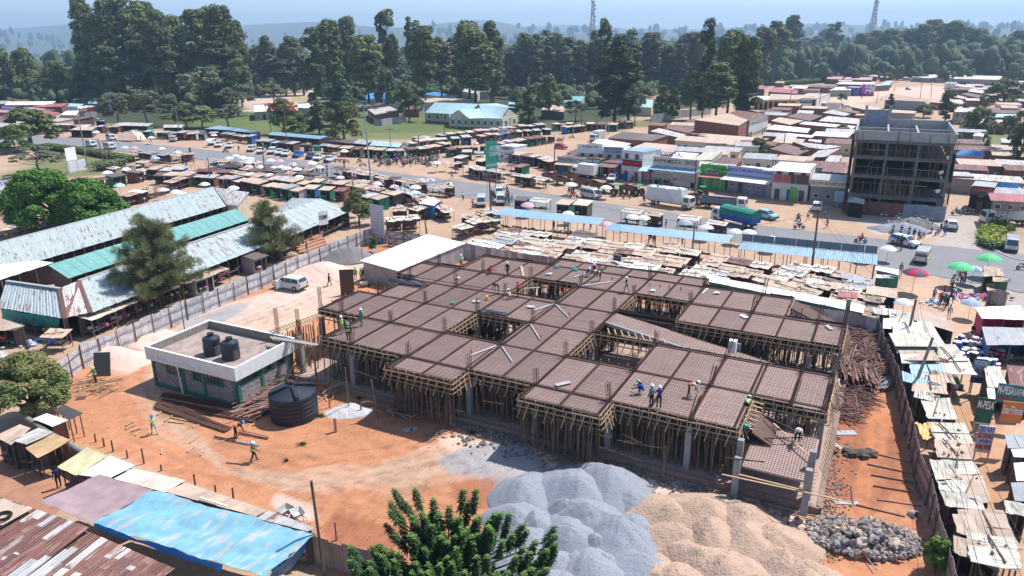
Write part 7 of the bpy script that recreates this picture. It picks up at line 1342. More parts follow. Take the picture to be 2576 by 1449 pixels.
EST=car([(-2.15,.3),(2.1,.3),(2.2,.7),(1.95,.9),(1.15,1.0),(.45,1.5),(-1.7,1.52),(-2.15,1.05)],1.68,.98,.2,([[(1.0,1.02),(.42,1.44),(-.1,1.44),(-.1,1.0)],[(-.18,1.0),(-.18,1.44),(-.95,1.44),(-.95,1.0)],[(-1.03,1.0),(-1.03,1.44),(-1.65,1.44),(-1.95,1.02)]],[((1.12,1.03),(.48,1.47)),((-2.1,1.1),(-1.75,1.47))]),(1.35,-1.3),.31)
SUV=car([(-2.2,.35),(2.15,.35),(2.25,.85),(1.9,1.05),(1.2,1.12),(.75,1.62),(.4,1.7),(-1.9,1.7),(-2.22,1.15)],1.78,1.1,.18,([[(1.1,1.15),(.68,1.58),(.15,1.6),(.15,1.12)],[(.05,1.12),(.05,1.6),(-.85,1.6),(-.85,1.12)],[(-.95,1.12),(-.95,1.6),(-1.8,1.6),(-2.0,1.15)]],[((1.17,1.16),(.75,1.6)),((-2.19,1.2),(-1.95,1.65))]),(1.4,-1.35),.36)
HAT=car([(-1.8,.3),(1.85,.3),(1.95,.7),(1.7,.9),(1.1,1.0),(.35,1.48),(-1.2,1.5),(-1.8,1.05)],1.66,.96,.22,([[(1.0,1.0),(.35,1.42),(-.2,1.42),(-.2,.98)],[(-.3,.98),(-.3,1.42),(-1.15,1.42),(-1.5,1.02)]],[((1.08,1.02),(.4,1.45)),((-1.75,1.1),(-1.25,1.46))]),(1.2,-1.15),.3)
PIC=car([(-.35,.4),(2.3,.4),(2.4,.85),(2.1,1.0),(1.25,1.08),(.75,1.62),(-.3,1.64),(-.4,1.0)],1.7,1.05,.18,([[(1.15,1.1),(.7,1.52),(.0,1.54),(.0,1.08)]],[((1.22,1.12),(.8,1.55)),((-.4,1.1),(-.34,1.55))]),(1.6,-1.35),.34)
for(c,s)in(((-1.4,0,.62),(2.1,1.66,.08)),((-1.4,.81,.85),(2.1,.06,.5)),((-1.4,-.81,.85),(2.1,.06,.5)),((-2.44,0,.85),(.06,1.66,.5))):PIC.add('load_bed',MB().box(c,s),M_body)
def lorry(L,kind,cargo):
 t=car([(L/2-1.7,.55),(L/2,.55),(L/2+.05,1.3),(L/2-.12,2.2),(L/2-.35,2.35),(L/2-1.65,2.35)],2.1,1.35,.08,([[(L/2-.35,1.4),(L/2-.42,2.1),(L/2-1.3,2.1),(L/2-1.3,1.35)]],[((L/2+.04,1.38),(L/2-.1,2.15))]),(L/2-.95,-L/2+1.5),.46,'cab')
 t.add('chassis',MB().box((-.8,0,.72),(L-1.6,.9,.22)),M_board);x1=L/2-1.85;x0=-L/2;c=(x0+x1)/2;l=x1-x0
 if kind=='box':
  t.add('cargo_box',MB().box((c,0,2.0),(l,2.3,2.3)),cargo)
  for i in range(int(l/.32)):
   for s in(-1,1):t.add('rib',MB().box((x0+.16+i*.32,s*1.165,2.0),(.07,.05,2.2)),cargo)
 elif kind=='stake':
  for k in range(9):
   for s in(-1,1):t.add('side_slat',MB().box((c,s*1.16,1.05+k*.29),(l,.06,.25)),cargo)
   t.add('tail_slat',MB().box((x0,0,1.05+k*.29),(.06,2.3,.25)),cargo);t.add('head_slat',MB().box((x1,0,1.05+k*.29),(.06,2.3,.25)),cargo)
  b=MB();
  for i in range(22):b.blob((R.uniform(x0+.5,x1-.5),R.uniform(-.8,.8),3.3),R.uniform(.4,.6),7,5,.2,0,(1.3,1,.6))
  t.add('sack_load',b,paint(.75,.74,.70))
 elif kind=='tarp':
  t.add('side_board',MB().box((c,0,1.35),(l,2.35,.8)),paint(.03,.08,.38));b=MB();pr=[(-1.2,1.7),(-1.2,2.7),(-.7,3.0),(0,3.08),(.7,3.0),(1.2,2.7),(1.2,1.7)];b.add([(x0,y,z)for y,z in pr]+[(x1,y,z)for y,z in pr],[tuple(range(7)),tuple(range(13,6,-1))]+[(i,i+7,i+8,i+1)for i in range(6)]);t.add('tarpaulin_cover',b,cargo)
  for i in range(5):xx=x0+l*i/4;b=MB();[b.beam((xx,y0,z0+.02),(xx,y1,z1+.02),.05)for(y0,z0),(y1,z1)in zip(pr,pr[1:])];t.add('hoop',b,cargo)
 else:
  for cc,ss in(((c,0,1.1),(l,2.3,.12)),((c,1.12,1.55),(l,.08,.9)),((c,-1.12,1.55),(l,.08,.9)),((x0,0,1.55),(.08,2.3,.9)),((x1,0,1.7),(.08,2.3,1.2))):t.add('tipper_wall',MB().box(cc,ss),cargo)
  for i in range(9):
   for s in(-1,1):t.add('rib',MB().box((x0+.3+i*(l-.6)/8,s*1.18,1.55),(.1,.06,.9)),cargo)
 return t
LB=lorry(6.0,'box',paint(.74,.74,.73,.4));LS=lorry(9.2,'stake',paint(.72,.72,.72,.5));LT=lorry(8.6,'tarp',mat('green_cover',(.02,.22,.17),.7,(.015,.16,.13),2));LD=lorry(8.4,'tip',paint(.13,.17,.23));LW=lorry(7.6,'tip',paint(.6,.6,.58));LG=lorry(7.5,'tarp',mat('dark_green_cover',(.02,.12,.10),.7))
def put(t,name,label,cat,tl,x0,y0,hd,col=None,grp=None,sc=1,swap=None):
 """hd: heading given as a second survey point the nose points to"""
 P=TG(tl,x0,y0,.05);Q=TG(tl,x0+hd[0],y0+hd[1],.05);s={'vehicle_paint':paint(*col,.25)}if col else{}
 if swap:s.update(swap)
 return t.put(name,label,cat,P,ori(P,Q),grp,sc,s)
put(VAN,'minibus','white minibus with orange lettering stripe on the road in the middle','minibus','A2',790,1235,(100,22));put(VAN,'minibus','white matatu seen from behind at the right junction','minibus','B3',1545,615,(60,-110));put(VAN,'minibus','silver van parked facing us by the garden hedge','minibus','B3',2440,500,(0,90),(.5,.54,.58));put(VAN,'minibus','white and green minibus facing us at the lane corner','minibus','A1',2268,1310,(-10,90),None,None,1,{paint(.75,.35,.05).name:M_green});put(VAN,'minibus','front white minibus of the two in the stage queue','minibus','A1',2460,1290,(0,90));put(VAN,'minibus','rear white minibus of the two in the stage queue','minibus','A1',2450,1215,(0,90))
put(VAN,'minibus','white minibus on the left road, nearest the hedge','minibus','A0',1110,745,(90,20));put(VAN,'minibus','white minibus leading on the left road by the hedge','minibus','A0',920,720,(90,20));put(VAN,'minibus','white minibus parked on the far side of the left road','minibus','A0',1120,655,(90,20));put(VAN,'minibus','white minibus facing us among the vegetable stands','minibus','A0',2148,945,(15,90));put(VAN,'minibus','white minibus half hidden behind kiosk roofs','minibus','A0',2270,985,(90,25))
put(EST,'station_wagon','white station wagon driving on the right part of the road','car','B3',1370,455,(90,22));put(HAT,'hatchback','white hatchback turning in by the rubble heap','car','B3',1835,290,(-60,-100));put(HAT,'hatchback','light blue hatchback behind the green covered truck','car','B2',2560,185,(90,20),(.3,.55,.62));put(SUV,'car','white car seen from behind before the butchery','car','A3',492,1365,(30,-110));put(EST,'station_wagon','white station wagon parked before the red-fronted shop','car','A2',1010,1065,(-50,40));put(SUV,'people_carrier','silver people carrier with an open door on the site track','car','B1',350,890,(-90,-15),(.55,.62,.62),sc=.98)
b=MB();b.box((0,0,0),(.95,.06,1.0));P=TG('B1',330,893);dr=[q for q in COL.objects if q.name.startswith('people_carrier')][0];b.build('door',paint(.55,.62,.62,.25),dr,(.75,1.2,.8),1.2)
for i,(tl,x0,y0,t,c,lab,h)in enumerate((('A0',1750,665,SUV,None,'white jeep with red trim beside the sagging tent',(60,-40)),('A0',2140,700,SUV,None,'white car leftmost in the parked rank',(-70,40)),('A0',2205,720,EST,None,'white car second in the parked rank',(-70,40)),('A0',2315,730,EST,None,'white estate car third in the parked rank',(-60,40)),('A0',2530,765,EST,(.5,.55,.58),'silver car fourth in the parked rank',(-60,40)),('A1',55,785,PIC,None,'white pickup at the start of the middle rank',(-60,40)),('A1',165,790,SUV,None,'white jeep in the middle rank of pickups',(-60,40)),('A1',245,800,PIC,None,'white pickup second in the middle rank',(-60,40)),('A1',305,812,PIC,None,'white pickup third in the middle rank',(-60,40)),('A1',425,822,PIC,(.02,.12,.5),'bright blue pickup in the middle rank',(-60,22)),('A1',555,838,PIC,(.02,.08,.22),'dark blue pickup with green canvas',(-60,30)),('A1',630,855,PIC,None,'white pickup left of the last one',(-60,30)),('A1',745,870,PIC,None,'white pickup last in the middle rank',(-60,22)))):
 put(t,'pickup' if t is PIC else 'car',lab,'pickup' if t is PIC else 'car',tl,x0,y0,h,c,'vehicles parked along the far kerb')
x=MB();x.box((-1.3,0,1.5),(2.0,1.7,1.4));P=TG('A1',610,800);tag(x.build('canvas_cover',MT['green_cover'],None,P,ori(P,TG('A1',550,838))),'green canvas box on the dark blue pickup','canvas')
put(LB,'box_truck','white box truck parked before the bank agent shop','truck','A2',725,1030,(-90,-10));put(LS,'stake_truck','long white slatted truck loaded with pale sacks','truck','A2',1590,1320,(90,14));put(LD,'tipper_truck','grey-blue tipper truck with white cab','truck','A2',2120,1345,(90,8));put(LT,'covered_truck','truck with green tarpaulin cover and blue side boards','truck','B2',2240,245,(-90,-22));put(LW,'tipper_truck','white tipper truck parked at the fuel station','truck','B3',2390,245,(-90,-2));put(LG,'covered_truck','dark green truck standing on the earth road','truck','A3',355,325,(-90,-5),None,None,.95);put(LB,'box_truck','pale box truck in the side street behind the rusty roofs','truck','A2',860,665,(-60,12))
put(HAT,'car','red car in the side street','car','A2',490,740,(90,10),(.55,.02,.06));put(EST,'car','white car between the brown roofs','car','A3',790,338,(90,-2));put(HAT,'car','dark blue car far up the earth road','car','A3',1410,150,(90,10),(.03,.05,.12));put(SUV,'car','dark car at the left picture edge','car','A0',20,455,(90,5),(.05,.07,.1))
TR=Tm();TR.add('engine',MB().box((.5,0,.95),(1.5,.6,.55)),paint(.03,.25,.08));TR.add('canopy',MB().box((-.6,0,2.25),(1.3,1.2,.08)),paint(.03,.3,.1))
for s in(-1,1):
 wheel(TR,-.6,s*.75,.72,w=.35);wheel(TR,1.1,s*.6,.38);TR.add('seat_post',MB().beam((-.1,s*.5,.9),(-.1,s*.5,2.25),.05),M_board);TR.add('rear_post',MB().beam((-1.1,s*.5,.9),(-1.1,s*.5,2.25),.05),M_board)
TR.add('seat',MB().box((-.7,0,1.15),(.5,.5,.1)),M_black)
TL=Tm()
for cc,ss in(((0,0,.9),(3.6,1.9,.1)),((0,.93,1.3),(3.6,.06,.7)),((0,-.93,1.3),(3.6,.06,.7)),((-1.8,0,1.3),(.06,1.9,.7)),((1.8,0,1.3),(.06,1.9,.7))):TL.add('trailer_side',MB().box(cc,ss),mat('trailer_rust',(.13,.09,.08),.8,(.2,.1,.07),2))
TL.add('drawbar',MB().beam((1.8,0,.7),(3.0,0,.6),.1),M_board);[wheel(TL,-.5,s*.9,.45)for s in(-1,1)]
for i,(x0,y0,k)in enumerate(((1260,1210,0),(1050,1210,0),(1170,1195,1),(950,1180,1),(700,1130,1),(480,1100,1),(590,1060,1),(820,1150,1),(1870,1290,1),(1900,1230,0),(380,1065,1))):
 put(TL if k else TR,'trailer' if k else 'tractor',('rusty farm trailer ' if k else 'green canopied tractor ')+'parked between shops and road, '+ordn(i)+' noted there','trailer' if k else 'tractor','A2',x0,y0,(-80+30*(i%2),-20))
MBK=Tm()
for x0 in(-.62,.66):b=MB();b.tube((0,-.045,0),(0,.045,0),.3,n=12);k=MBK.add('wheel',b,M_tyre,-1,(x0,0,.3));b=MB();b.tube((0,-.05,0),(0,.05,0),.2,n=10);MBK.add('rim',b,M_steel,k)
b=MB();b.blob((.15,0,.75),.22,8,5,.0,0,(1.2,.6,.7));MBK.add('fuel_tank',b,mat('bike_paint',(.5,.03,.03),.3));MBK.add('seat',MB().box((-.35,0,.82),(.75,.24,.1)),M_black);b=MB();b.box((.05,0,.42),(.4,.22,.3));b.beam((.66,0,.3),(.45,0,.95),.06);b.beam((-.62,0,.3),(0,0,.45),.06);MBK.add('frame',b,M_steel);b=MB();b.beam((.42,-.35,1.0),(.42,.35,1.0),.035);MBK.add('handlebar',b,M_board);MBK.add('headlight',MB().box((.55,0,.85),(.14,.16,.16)),M_hl);MBK.add('carrier',MB().box((-.8,0,.85),(.3,.25,.04)),M_steel)
R.seed(31);bk=[0]
SH=[BLUE,NAVY,WHT,REDC,BLK,GRY,YEL,GRN,PNK,BRN,TEA,(.3,.4,.5),(.5,.45,.35)]
def bike(P,a,where,rider=0,grp='motorbikes in the rank'):
 c=R.choice([(.5,.03,.03),(.03,.05,.3),(.04,.04,.05),(.5,.03,.03)]);cn='red' if c[0]>.3 else 'blue' if c[2]>.2 else 'black'
 MBK.put('motorbike',cn+' motorbike '+where,'motorbike',P,a,grp,1,{'bike_paint':paint(*c,.3)})
 if rider:s=R.choice(SH);person(P+Vector((-.25*cos(a),-.25*sin(a),.12)),'ride',a-pi/2,s,R.choice((BLK,NAVY,GRY)),'rider in '+CNAME.get(s,'light')+' on the motorbike '+where,'helmet' if R.random()<.3 else 'hair')
for i in range(62):bike(TG('A1',1180+660*R.random(),880+R.uniform(-45,45)-20*(i%2),0),R.uniform(-2.4,-1.2),'in the crowded far kerb rank, '+ordn(i),R.random()<.45)
for i,(tl,x0,y0,a,rd,w)in enumerate((('A1',820,880,.2,0,'left of the far kerb rank'),('A1',905,885,.2,0,'beside the man in black'),('A1',1075,920,.1,0,'at the near edge of the rank'),('A1',1040,880,1,1,'of the man in blue at the rank'),('A2',620,1235,-.1,1,'overtaking beside the white minibus'),('B3',310,290,-.2,1,'carrying two on the road'),('B3',305,210,-1.5,1,'crossing the earth before the red fence'),('B3',930,430,2.8,1,'of the rider with a green vest'),('B3',1255,330,1.2,1,'leftmost by the rubble heap'),('B3',1335,345,1.2,1,'of the rider in pink by the rubble'),('B3',1415,355,1.1,1,'of the rider in yellow by the rubble'),('B3',1555,380,.7,0,'standing right of the two men in blue'),('B3',1700,350,.7,0,'by the women with blue bags'),('B3',1895,150,-.3,1,'left at the fuel station'),('B3',2025,145,-.2,1,'right at the fuel station'),('B3',2560,700,0,0,'at the right picture edge'),('A3',685,1330,-1.3,0,'left of two before the butchery'),('A3',740,1335,-1.3,0,'right of two before the butchery'),('A2',1215,1075,-1,1,'before the pharmacy'),('A0',1915,775,-.8,1,'on the left road'),('A0',2270,780,0,1,'with a yellow can on the left road'),('A2',1150,1245,.1,0,'by the green bundles'),('A2',1570,1110,-.2,0,'before the medical centre'),('A3',940,240,1.3,1,'far up the earth road'),('A2',60,710,.3,0,'in the side street'),('A2',150,715,.2,0,'second in the side street'),('A1',2450,740,.2,0,'in the side street corner'),('A2',600,640,.2,0,'far in the side street'))):bike(TG(tl,x0,y0,.05),a,w,rd,'motorbikes in the street')
for i in range(26):bike(TG('A1' if i<18 else 'A2',R.uniform(2000,2560)if i<18 else R.uniform(0,520),R.uniform(740,800)if i<18 else R.uniform(650,710)),R.uniform(-.4,.6),'in the side street crowd, '+ordn(i),R.random()<.4)
# ---------------------------------------------------------------- writing, shops, unfinished block, masts, poles, people
_tm={}
def txt(s,h,m,parent,loc,rz,w=None):
 if s not in _tm:
  c=bpy.data.curves.new('lettering','FONT');c.body=s;c.align_x='CENTER';c.align_y='CENTER';c.extrude=.015;c.offset=.012;c.resolution_u=2;o=bpy.data.objects.new('t',c);
  me=bpy.data.meshes.new_from_object(o);bpy.data.objects.remove(o);me.materials.clear();me.materials.append(m);_tm[s]=me
 me=_tm[s].copy();me.materials.clear();me.materials.append(m);o=link('lettering',me,parent,loc);o.rotation_euler=(pi/2,0,rz);xs=[v.co.x for v in me.vertices];k=h/.72;kw=min(k,(w*.94)/max(.1,max(xs)-min(xs)))if w else k;o.scale=(kw,k,1);return o
def sign(label,a,b,h,m,lines,legs=0,parent=None,name='sign_board',th=.06):
 """a, b: lower corners; lines: (text, height, colour, centre offset up)"""
 an=ori(a,b);w=(Vector(b)-Vector(a)).length;c=(Vector(a)+Vector(b))/2;x=MB();x.box((0,0,h/2),(w,th,h))
 if parent:r=link(name,x.mesh(name,m),parent,c-parent.location,an)
 elif legs:
  r=thing(name,label,'sign',(c.x,c.y,c.z),an);link('board',x.mesh('board',m),r)
  for s in(-1,1):y=MB();y.beam((s*w*.42,0,0),(s*w*.42,0,-c.z),.08);y.build('leg',M_steel,r)
 else:r=tag(link(name,x.mesh(name,m),None,c,an),label,'sign')
 for s,hh,col,up,*rest in lines:txt(s,hh,col,r,(rest[0]if rest else 0,-th/2-.012,up),0,rest[1]if len(rest)>1 else w)
 return r
BL=paint(.01,.01,.02);WH=paint(.85,.85,.85);RD=paint(.6,.02,.03);BU_=paint(.05,.10,.45);GD=paint(.02,.12,.08)
def shop(label,tl,p0,p1,depth,h,wall,key,par=None,aw=None):
 a,b=TG(tl,*p0),TG(tl,*p1);d=(b-a).normalized();n=Vector((-d.y,d.x,0));n=n if n.y>0 else-n
 q=[a+n*depth+Vector((0,0,h-.2)),b+n*depth+Vector((0,0,h-.2)),b+Vector((0,0,h)),a+Vector((0,0,h))]
 r=shelter('shop',label,'shop',q,TINS[key],0,WALLS[wall]if isinstance(wall,str)else wall,2,1,over=.2)
 o=r.location
 if aw:
  m=max(1,round((b-a).length/1.2))
  for i in range(m):x=MB();u,v=a.lerp(b,i/m)-o,a.lerp(b,(i+1)/m+.003)-o;z=Vector((0,0,aw[1]));x.sheet(u+z,v+z,v-n*aw[2]+z-Vector((0,0,.5)),u-n*aw[2]+z-Vector((0,0,.5)),.04);x.build('awning_sheet',TINS[aw[0]],r)
  for i in range(4):p=a.lerp(b,i/3)-n*(aw[2]-.2)-o;x=MB();x.tube((p.x,p.y,0),(p.x,p.y,aw[1]-.5),.05,n=5);x.build('post',M_steel,r)
 if par:
  for f0,f1,z0,z1,m,ln in par:sign('',a.lerp(b,f0)-n*.12+Vector((0,0,z0)),a.lerp(b,f1)-n*.12+Vector((0,0,z0)),z1-z0,m,ln,parent=r,name='fascia_board')
 return r
G_=paint(.30,.34,.33);LI=paint(.36,.38,.62)
shop('shop row with grey fascia reading FAGONZ and BANK AGENT','A2',(455,985),(885,1018),11,3.6,'green','drust',[(0,.42,2.7,4.0,paint(.5,.52,.52),[('FAGONZ',.65,BL,.65)]),(.43,.68,2.7,4.0,paint(.6,.66,.62),[('PZ MULT',.6,GD,.65)]),(.68,1,2.7,4.0,GD,[('BANK AGENT',.6,WH,.65)])],('tan',2.8,2))
shop('white-fronted butchery behind the bank agent row','A2',(655,960),(1115,985),9,5.2,'white','white',[(0,.55,4.2,6.3,WH,[('WORLD SSG',.5,BL,1.6)]),(.56,1,4.2,6.0,paint(.5,.54,.66),[('NEW NACHANGO',.55,BL,1.3),('BUTCHERY',.55,BL,.6)])])
shop('narrow shop with a brick-red front and a rusty awning','A2',(890,1022),(1082,1045),8,3.4,paint(.3,.08,.06),'drust',None,('drust',3.2,2))
r=shop('pharmacy with an LED board and a vertical DAWA sign','A2',(1085,1050),(1300,1080),8,6.6,'white','blue',[(0,.14,3.3,4.6,BU_,[('+',1.6,WH,.65)]),(.14,1,3.3,4.6,BL,[('MARISLA CHEMIST',.8,paint(.9,.03,.03),.65)]),(0,.35,.3,1.4,BU_,[]),(.4,.55,.2,3.0,WH,[(c,.55,RD,2.4-i*.62)for i,c in enumerate('DAWA')])])
shop('open shop with red crates under a blue awning','A2',(1300,1080),(1400,1090),7,3.2,'brick','lblue',None,('lblue',3.4,2.2))
r=shop('AVOYA medical centre with white barred front and blue awning','A2',(1400,1088),(1870,1138),8,4.6,'white','cream',[(.02,1,4.2,5.9,paint(.62,.60,.50),[('AVOYA MEDICAL CENTER.',.85,BL,.85)]),(0,.45,1.0,2.4,paint(.45,.36,.28),[]),(.56,.98,1.0,2.4,paint(.45,.36,.28),[])],('blue',3.9,2.2))
a,b=TG('A2',1400,1088),TG('A2',1870,1138);p=a.lerp(b,.38)+Vector((0,.2,6.5))-r.location;txt('HOSPITAL',1.0,LI,r,p,ori(a,b),8)
for i in range(24):x=MB();p=a.lerp(b,.01+.98*i/23)-r.location;x.beam(p+Vector((0,-.22,1.0)),p+Vector((0,-.22,2.4)),.08);x.build('window_bar',WH,r)
shop('green painted shop with M-PESA panel','A2',(1885,1140),(2145,1165),8,4.4,paint(.06,.40,.06),'part',[(0,1,3.6,5.2,paint(.05,.42,.05),[('KUKARAGINI',.5,BL,.8,2)]),(.2,.7,2.7,4.3,paint(.5,.6,.5),[('MPESA',.5,GD,1.1),('SERVICES',.4,RD,.65),('AVAILABLE',.35,GD,.25)])],('red',3.3,2))
shop('kitchenware shop with lilac fascia and blue plastic goods','A2',(2150,1165),(2620,1225),8,4.4,paint(.25,.27,.42),'white',[(0,.75,3.6,5.3,LI,[('DAVIS KITCHEN SELECTION',.6,paint(.01,.03,.2),.95)]),(.75,1.1,3.6,5.1,LI,[('& FURNITURE',.5,BL,.9)])],('white',3.4,3.2))
shop('two-storey white shop with a bare timber balcony','A3',(15,1245),(395,1278),9,6.2,'white','white',[(.05,.5,3.4,4.9,paint(.5,.12,.15),[]),(.52,.98,3.3,5.0,WALLS['wood'],[]),(.52,.7,.1,2.6,paint(.15,.5,.05),[])],('white',6.4,2))
shop('recovery butchery with yellow-white fascia','A3',(402,1282),(792,1312),9,4.4,'grey','grey',[(0,1.02,3.2,4.5,paint(.75,.72,.55),[('RECOVERY BUTCHERY & HOTEL',.5,RD,.65)]),(.66,1,.2,2.6,paint(.6,.64,.75),[])])
shop('fuel station shop with dark walls and orange sign','A3',(1995,1375),(2225,1400),8,4.6,'dark','grey',[(.05,1,3.2,4.8,paint(.10,.08,.08),[('SUNRISE',.6,paint(.8,.15,.03),.9)])]);shop('open supply shop behind the maroon canopy','A3',(2225,1400),(2620,1425),9,3.8,'grey','grey')
shelter('fuel_canopy','maroon fuel station canopy at the right edge','canopy',[TG('A3',2215,1185,4.6),TG('A3',2640,1205,4.6),TG('A3',2640,1285,4.4),TG('A3',2240,1262,4.4)],TINS['red'],0,None,3)
shop('low shop with red and white painted wall beside the unfinished block','A3',(1790,1180),(2050,1195),7,3.4,paint(.5,.12,.06),'grey')
shop('soap-branded corner shop in white and magenta','A3',(935,210),(1065,212),9,6,'white','tan',[(0,.25,0,6,paint(.5,.05,.45),[]),(0,1,0,1.2,paint(.5,.05,.45),[]),(.35,.95,2.6,4.8,WH,[('MENENGAI',1.3,BU_,1.1)])]);shop('purple painted row in the far village street','A3',(765,205),(900,212),8,4.5,paint(.2,.12,.4),'white')
shop('white-walled corner chemist behind the billboard','A1',(2430,870),(2600,885),7,4,'white','white',[(0,1,2.6,4.2,paint(.6,.66,.75),[('CHEMIST',.7,BL,.9)])])
for(tl,x0,y0,x1,y1,z,h,m,ln,lg,lab)in(('B1',636,258,728,240,2.9,2.2,WH,[('CYCLEMART',.6,BL,1.2)],0,'white CYCLEMART sign on the market hall roof edge'),('A0',672,868,775,848,3.4,3.0,WH,[],1,'blank white board on posts behind the hedge'),('A0',20,350,205,358,4.2,1.8,paint(.2,.2,.5),[('WWW.ROYALMARKETS.COM',.9,WH,.9)],1,'purple-blue banner sign over the far left shop'),('A0',205,358,297,362,4.2,1.6,WH,[('C.K. ELECTRICAL',.7,BL,.8)],1,'white sign right of the purple-blue banner'),('A0',665,355,788,357,4,1.6,paint(.6,.6,.58),[('ELDORA SHOP',.7,GD,.8)],1,'grey sign above the left white roof'),('A0',880,365,965,367,4,1.6,RD,[],1,'plain red sign board at the left shops'),('C3',2030,575,2165,590,1.0,2.3,paint(.03,.07,.3),[('VEGASON',.5,WH,1.9),('ELECTRONICS',.42,WH,1.4),('AND',.2,WH,1.05),('MOBILE PHONES',.34,WH,.7)],1,'navy standing sign reading VEGASON ELECTRONICS'),('C3',2068,965,2238,990,1.1,2.1,GD,[('M-PESA',.7,WH,1.5),],1,'dark green M-PESA sign board standing in the lane'),('C3',2068,985,2232,1005,.7,.5,WH,[('RAFIKI STORES',.36,RD,.25)],1,'white RAFIKI STORES strip under the green sign'),('C3',2325,968,2540,992,2.6,1.7,paint(.75,.22,.06),[('StarTimes',.7,WH,1.0)],0,'orange StarTimes sign above a lane shop'),('C3',2282,765,2450,790,2.4,1.6,paint(.05,.22,.24),[('M-PESA',.7,WH,1.05),('AVAILABLE',.3,RD,.4)],0,'teal M-PESA board on the lane shop roof'),('C3',2450,775,2600,800,2.4,1.5,paint(.05,.18,.18),[('SAFARI',.6,WH,.9)],0,'dark teal board right of the roof M-PESA board'),('D3',2070,193,2232,215,.8,2.2,paint(.72,.70,.74),[('ZED KAY',.4,BU_,1.9),('ELECTRONICS',.42,RD,1.4),('- AND -',.26,BU_,.95),('MOBILE PHONE',.4,RD,.45)],1,'white standing sign reading ZED KAY ELECTRONICS AND MOBILE PHONE'),('A1',2312,948,2430,935,5.0,5.6,paint(.05,.42,.25),[('AYUMA',1.0,WH,4.0,.8),('DAWA',.9,WH,2.9,.8),('MAENDELEO',.5,WH,.7)],1,'green political billboard on a mast at the corner'),('A2',1950,720,2160,724,2.9,.9,paint(.58,.52,.40),[('SOLIO BASE MEDICAL CENTRE',.6,BL,.45)],0,'lettered cream band on the medical centre behind'),('B2',1018,605,1098,625,2.4,.9,paint(.45,.45,.38),[('BAHAMUKIA',.3,BL,.6),('MANAGEMENT',.3,BL,.25)],0,'small lettered board on a stall behind the back fence'),('A1',1465,735,1522,730,2.6,1.6,WH,[('AIRTEL',.6,RD,.8)],0,'white phone-shop board with red letters in the kiosk row'),('A1',2432,595,2530,590,3.4,1.4,WH,[('WELCOME',.6,GD,.7)],0,'pale board on the side street kiosk roof')):
 sign(lab,TG(tl,x0,y0,z),TG(tl,x1,y1,z),h,m,ln,lg)
 # ---- unfinished four-storey block
o_=G(2131,533);e_=o_+Vector((cos(-.45),sin(-.45),0))*14.6;FW=(e_-o_).length;FB=thing('unfinished_block','unfinished four-storey concrete frame building with black empty bays and green netting','building',o_,ori(o_,e_));FD=20
M_shc=mat('weathered_concrete',(.20,.19,.185),.9,(.11,.105,.10),1.0)  # concrete colour darkened to carry the shade on the block's frame
def fb(n,mb,m):return mb.build(n,m,FB)
FZ=[3.5,6.9,10.2,13.0];nx_=3;ny_=4
for i in range(nx_+1):
 for j in range(ny_+1):x=MB();x.box((FW*i/nx_,FD*j/ny_,6.6),(.42,.42,13.2));fb('column',x,M_shc)
for k,z in enumerate(FZ):
 x=MB();x.box((FW/2,FD/2,z),(FW+.5,FD+.5,.2));fb('floor_slab',x,M_shc)
 for j in range(ny_+1):x=MB();x.box((FW/2,FD*j/ny_-(.02 if j==0 else 0),z-.25),(FW+.6,.46,.5));fb('beam',x,M_shc)
x=MB();x.box((FW/2,FD-.3,5.2),(FW-.3,.2,10));x.box((.25,FD/2,5.2),(.2,FD-.6,10.0));x.box((FW-.2,FD*.72,5.2),(.2,FD*.5,10));x.box((FW*.33,FD*.6,5),(.2,FD*.6,10));x.box((FW/2,FD*.62,5),(FW-.5,.2,10));fb('rough_wall',x,mat('dark_block_wall',(.03,.027,.026),.95,(.018,.016,.016),3))  # inner walls coloured near black to stand for the unlit interior
for(cx,cy,sx,sy,z0,z1)in((FW/2,-.25,FW+1,.25,13.0,14.6),(FW/2,FD+.25,FW+1,.25,13.0,14.8),(-.4,FD/2,.25,FD+.2,13,14.6),(FW+.4,FD/2,.25,FD+.2,13,14.6),(FW/2,FD*.33,FW,.3,13.1,13.8),(FW/2,FD*.66,FW,.3,13.1,13.8),(FW*.33,FD/2,.3,FD,13.12,13.82),(FW*.66,FD/2,.3,FD,13.12,13.82)):x=MB();x.box((cx,cy,(z0+z1)/2),(sx,sy,z1-z0));fb('parapet',x,M_concl)
for(cx,cy,h)in((FW*.04,FD,17.2),(FW*.33,FD,17.2)):x=MB();x.box((cx,cy,h-2),(.5,.5,4.2));fb('column',x,M_concl)
x=MB();x.box((FW*.18,FD+.1,15.2),(FW*.29,.2,2.6));fb('parapet',x,mat('blue_grey_render',(.3,.33,.42),.9))
R.seed(12)
for i in range(64):x=MB();X=R.uniform(.2,FW-.2);y=R.uniform(0,4);x.tube((X,y,10.3),(X+R.gauss(0,.25),y,12.75),.06,n=5,cap=False);fb('prop',x,M_pole)
for i in range(22):x=MB();X=FW*R.uniform(.36,.64);x.tube((X,.1,3.6),(X+R.gauss(0,.4),.2,6.6),.06,n=5,cap=False);fb('prop',x,M_pole)
x=MB();x.box((FW/2,FD-.8,11.5),(FW,.1,2.4));fb('pale_sheet',x,mat('sunlit_sheet',(.5,.47,.43),.9))  # plain pale tone across the back of the top floor
for X,w in((-.75,1),(FW+.75,1)):
 for z in(2,5,8,11):x=MB();x.beam((X,-.3,z),(X,FD,z),.07);fb('scaffold_pole',x,M_pole)
 for y in range(0,23,3):x=MB();x.beam((X,y,0),(X,y,13.5),.09);fb('scaffold_pole',x,M_pole)
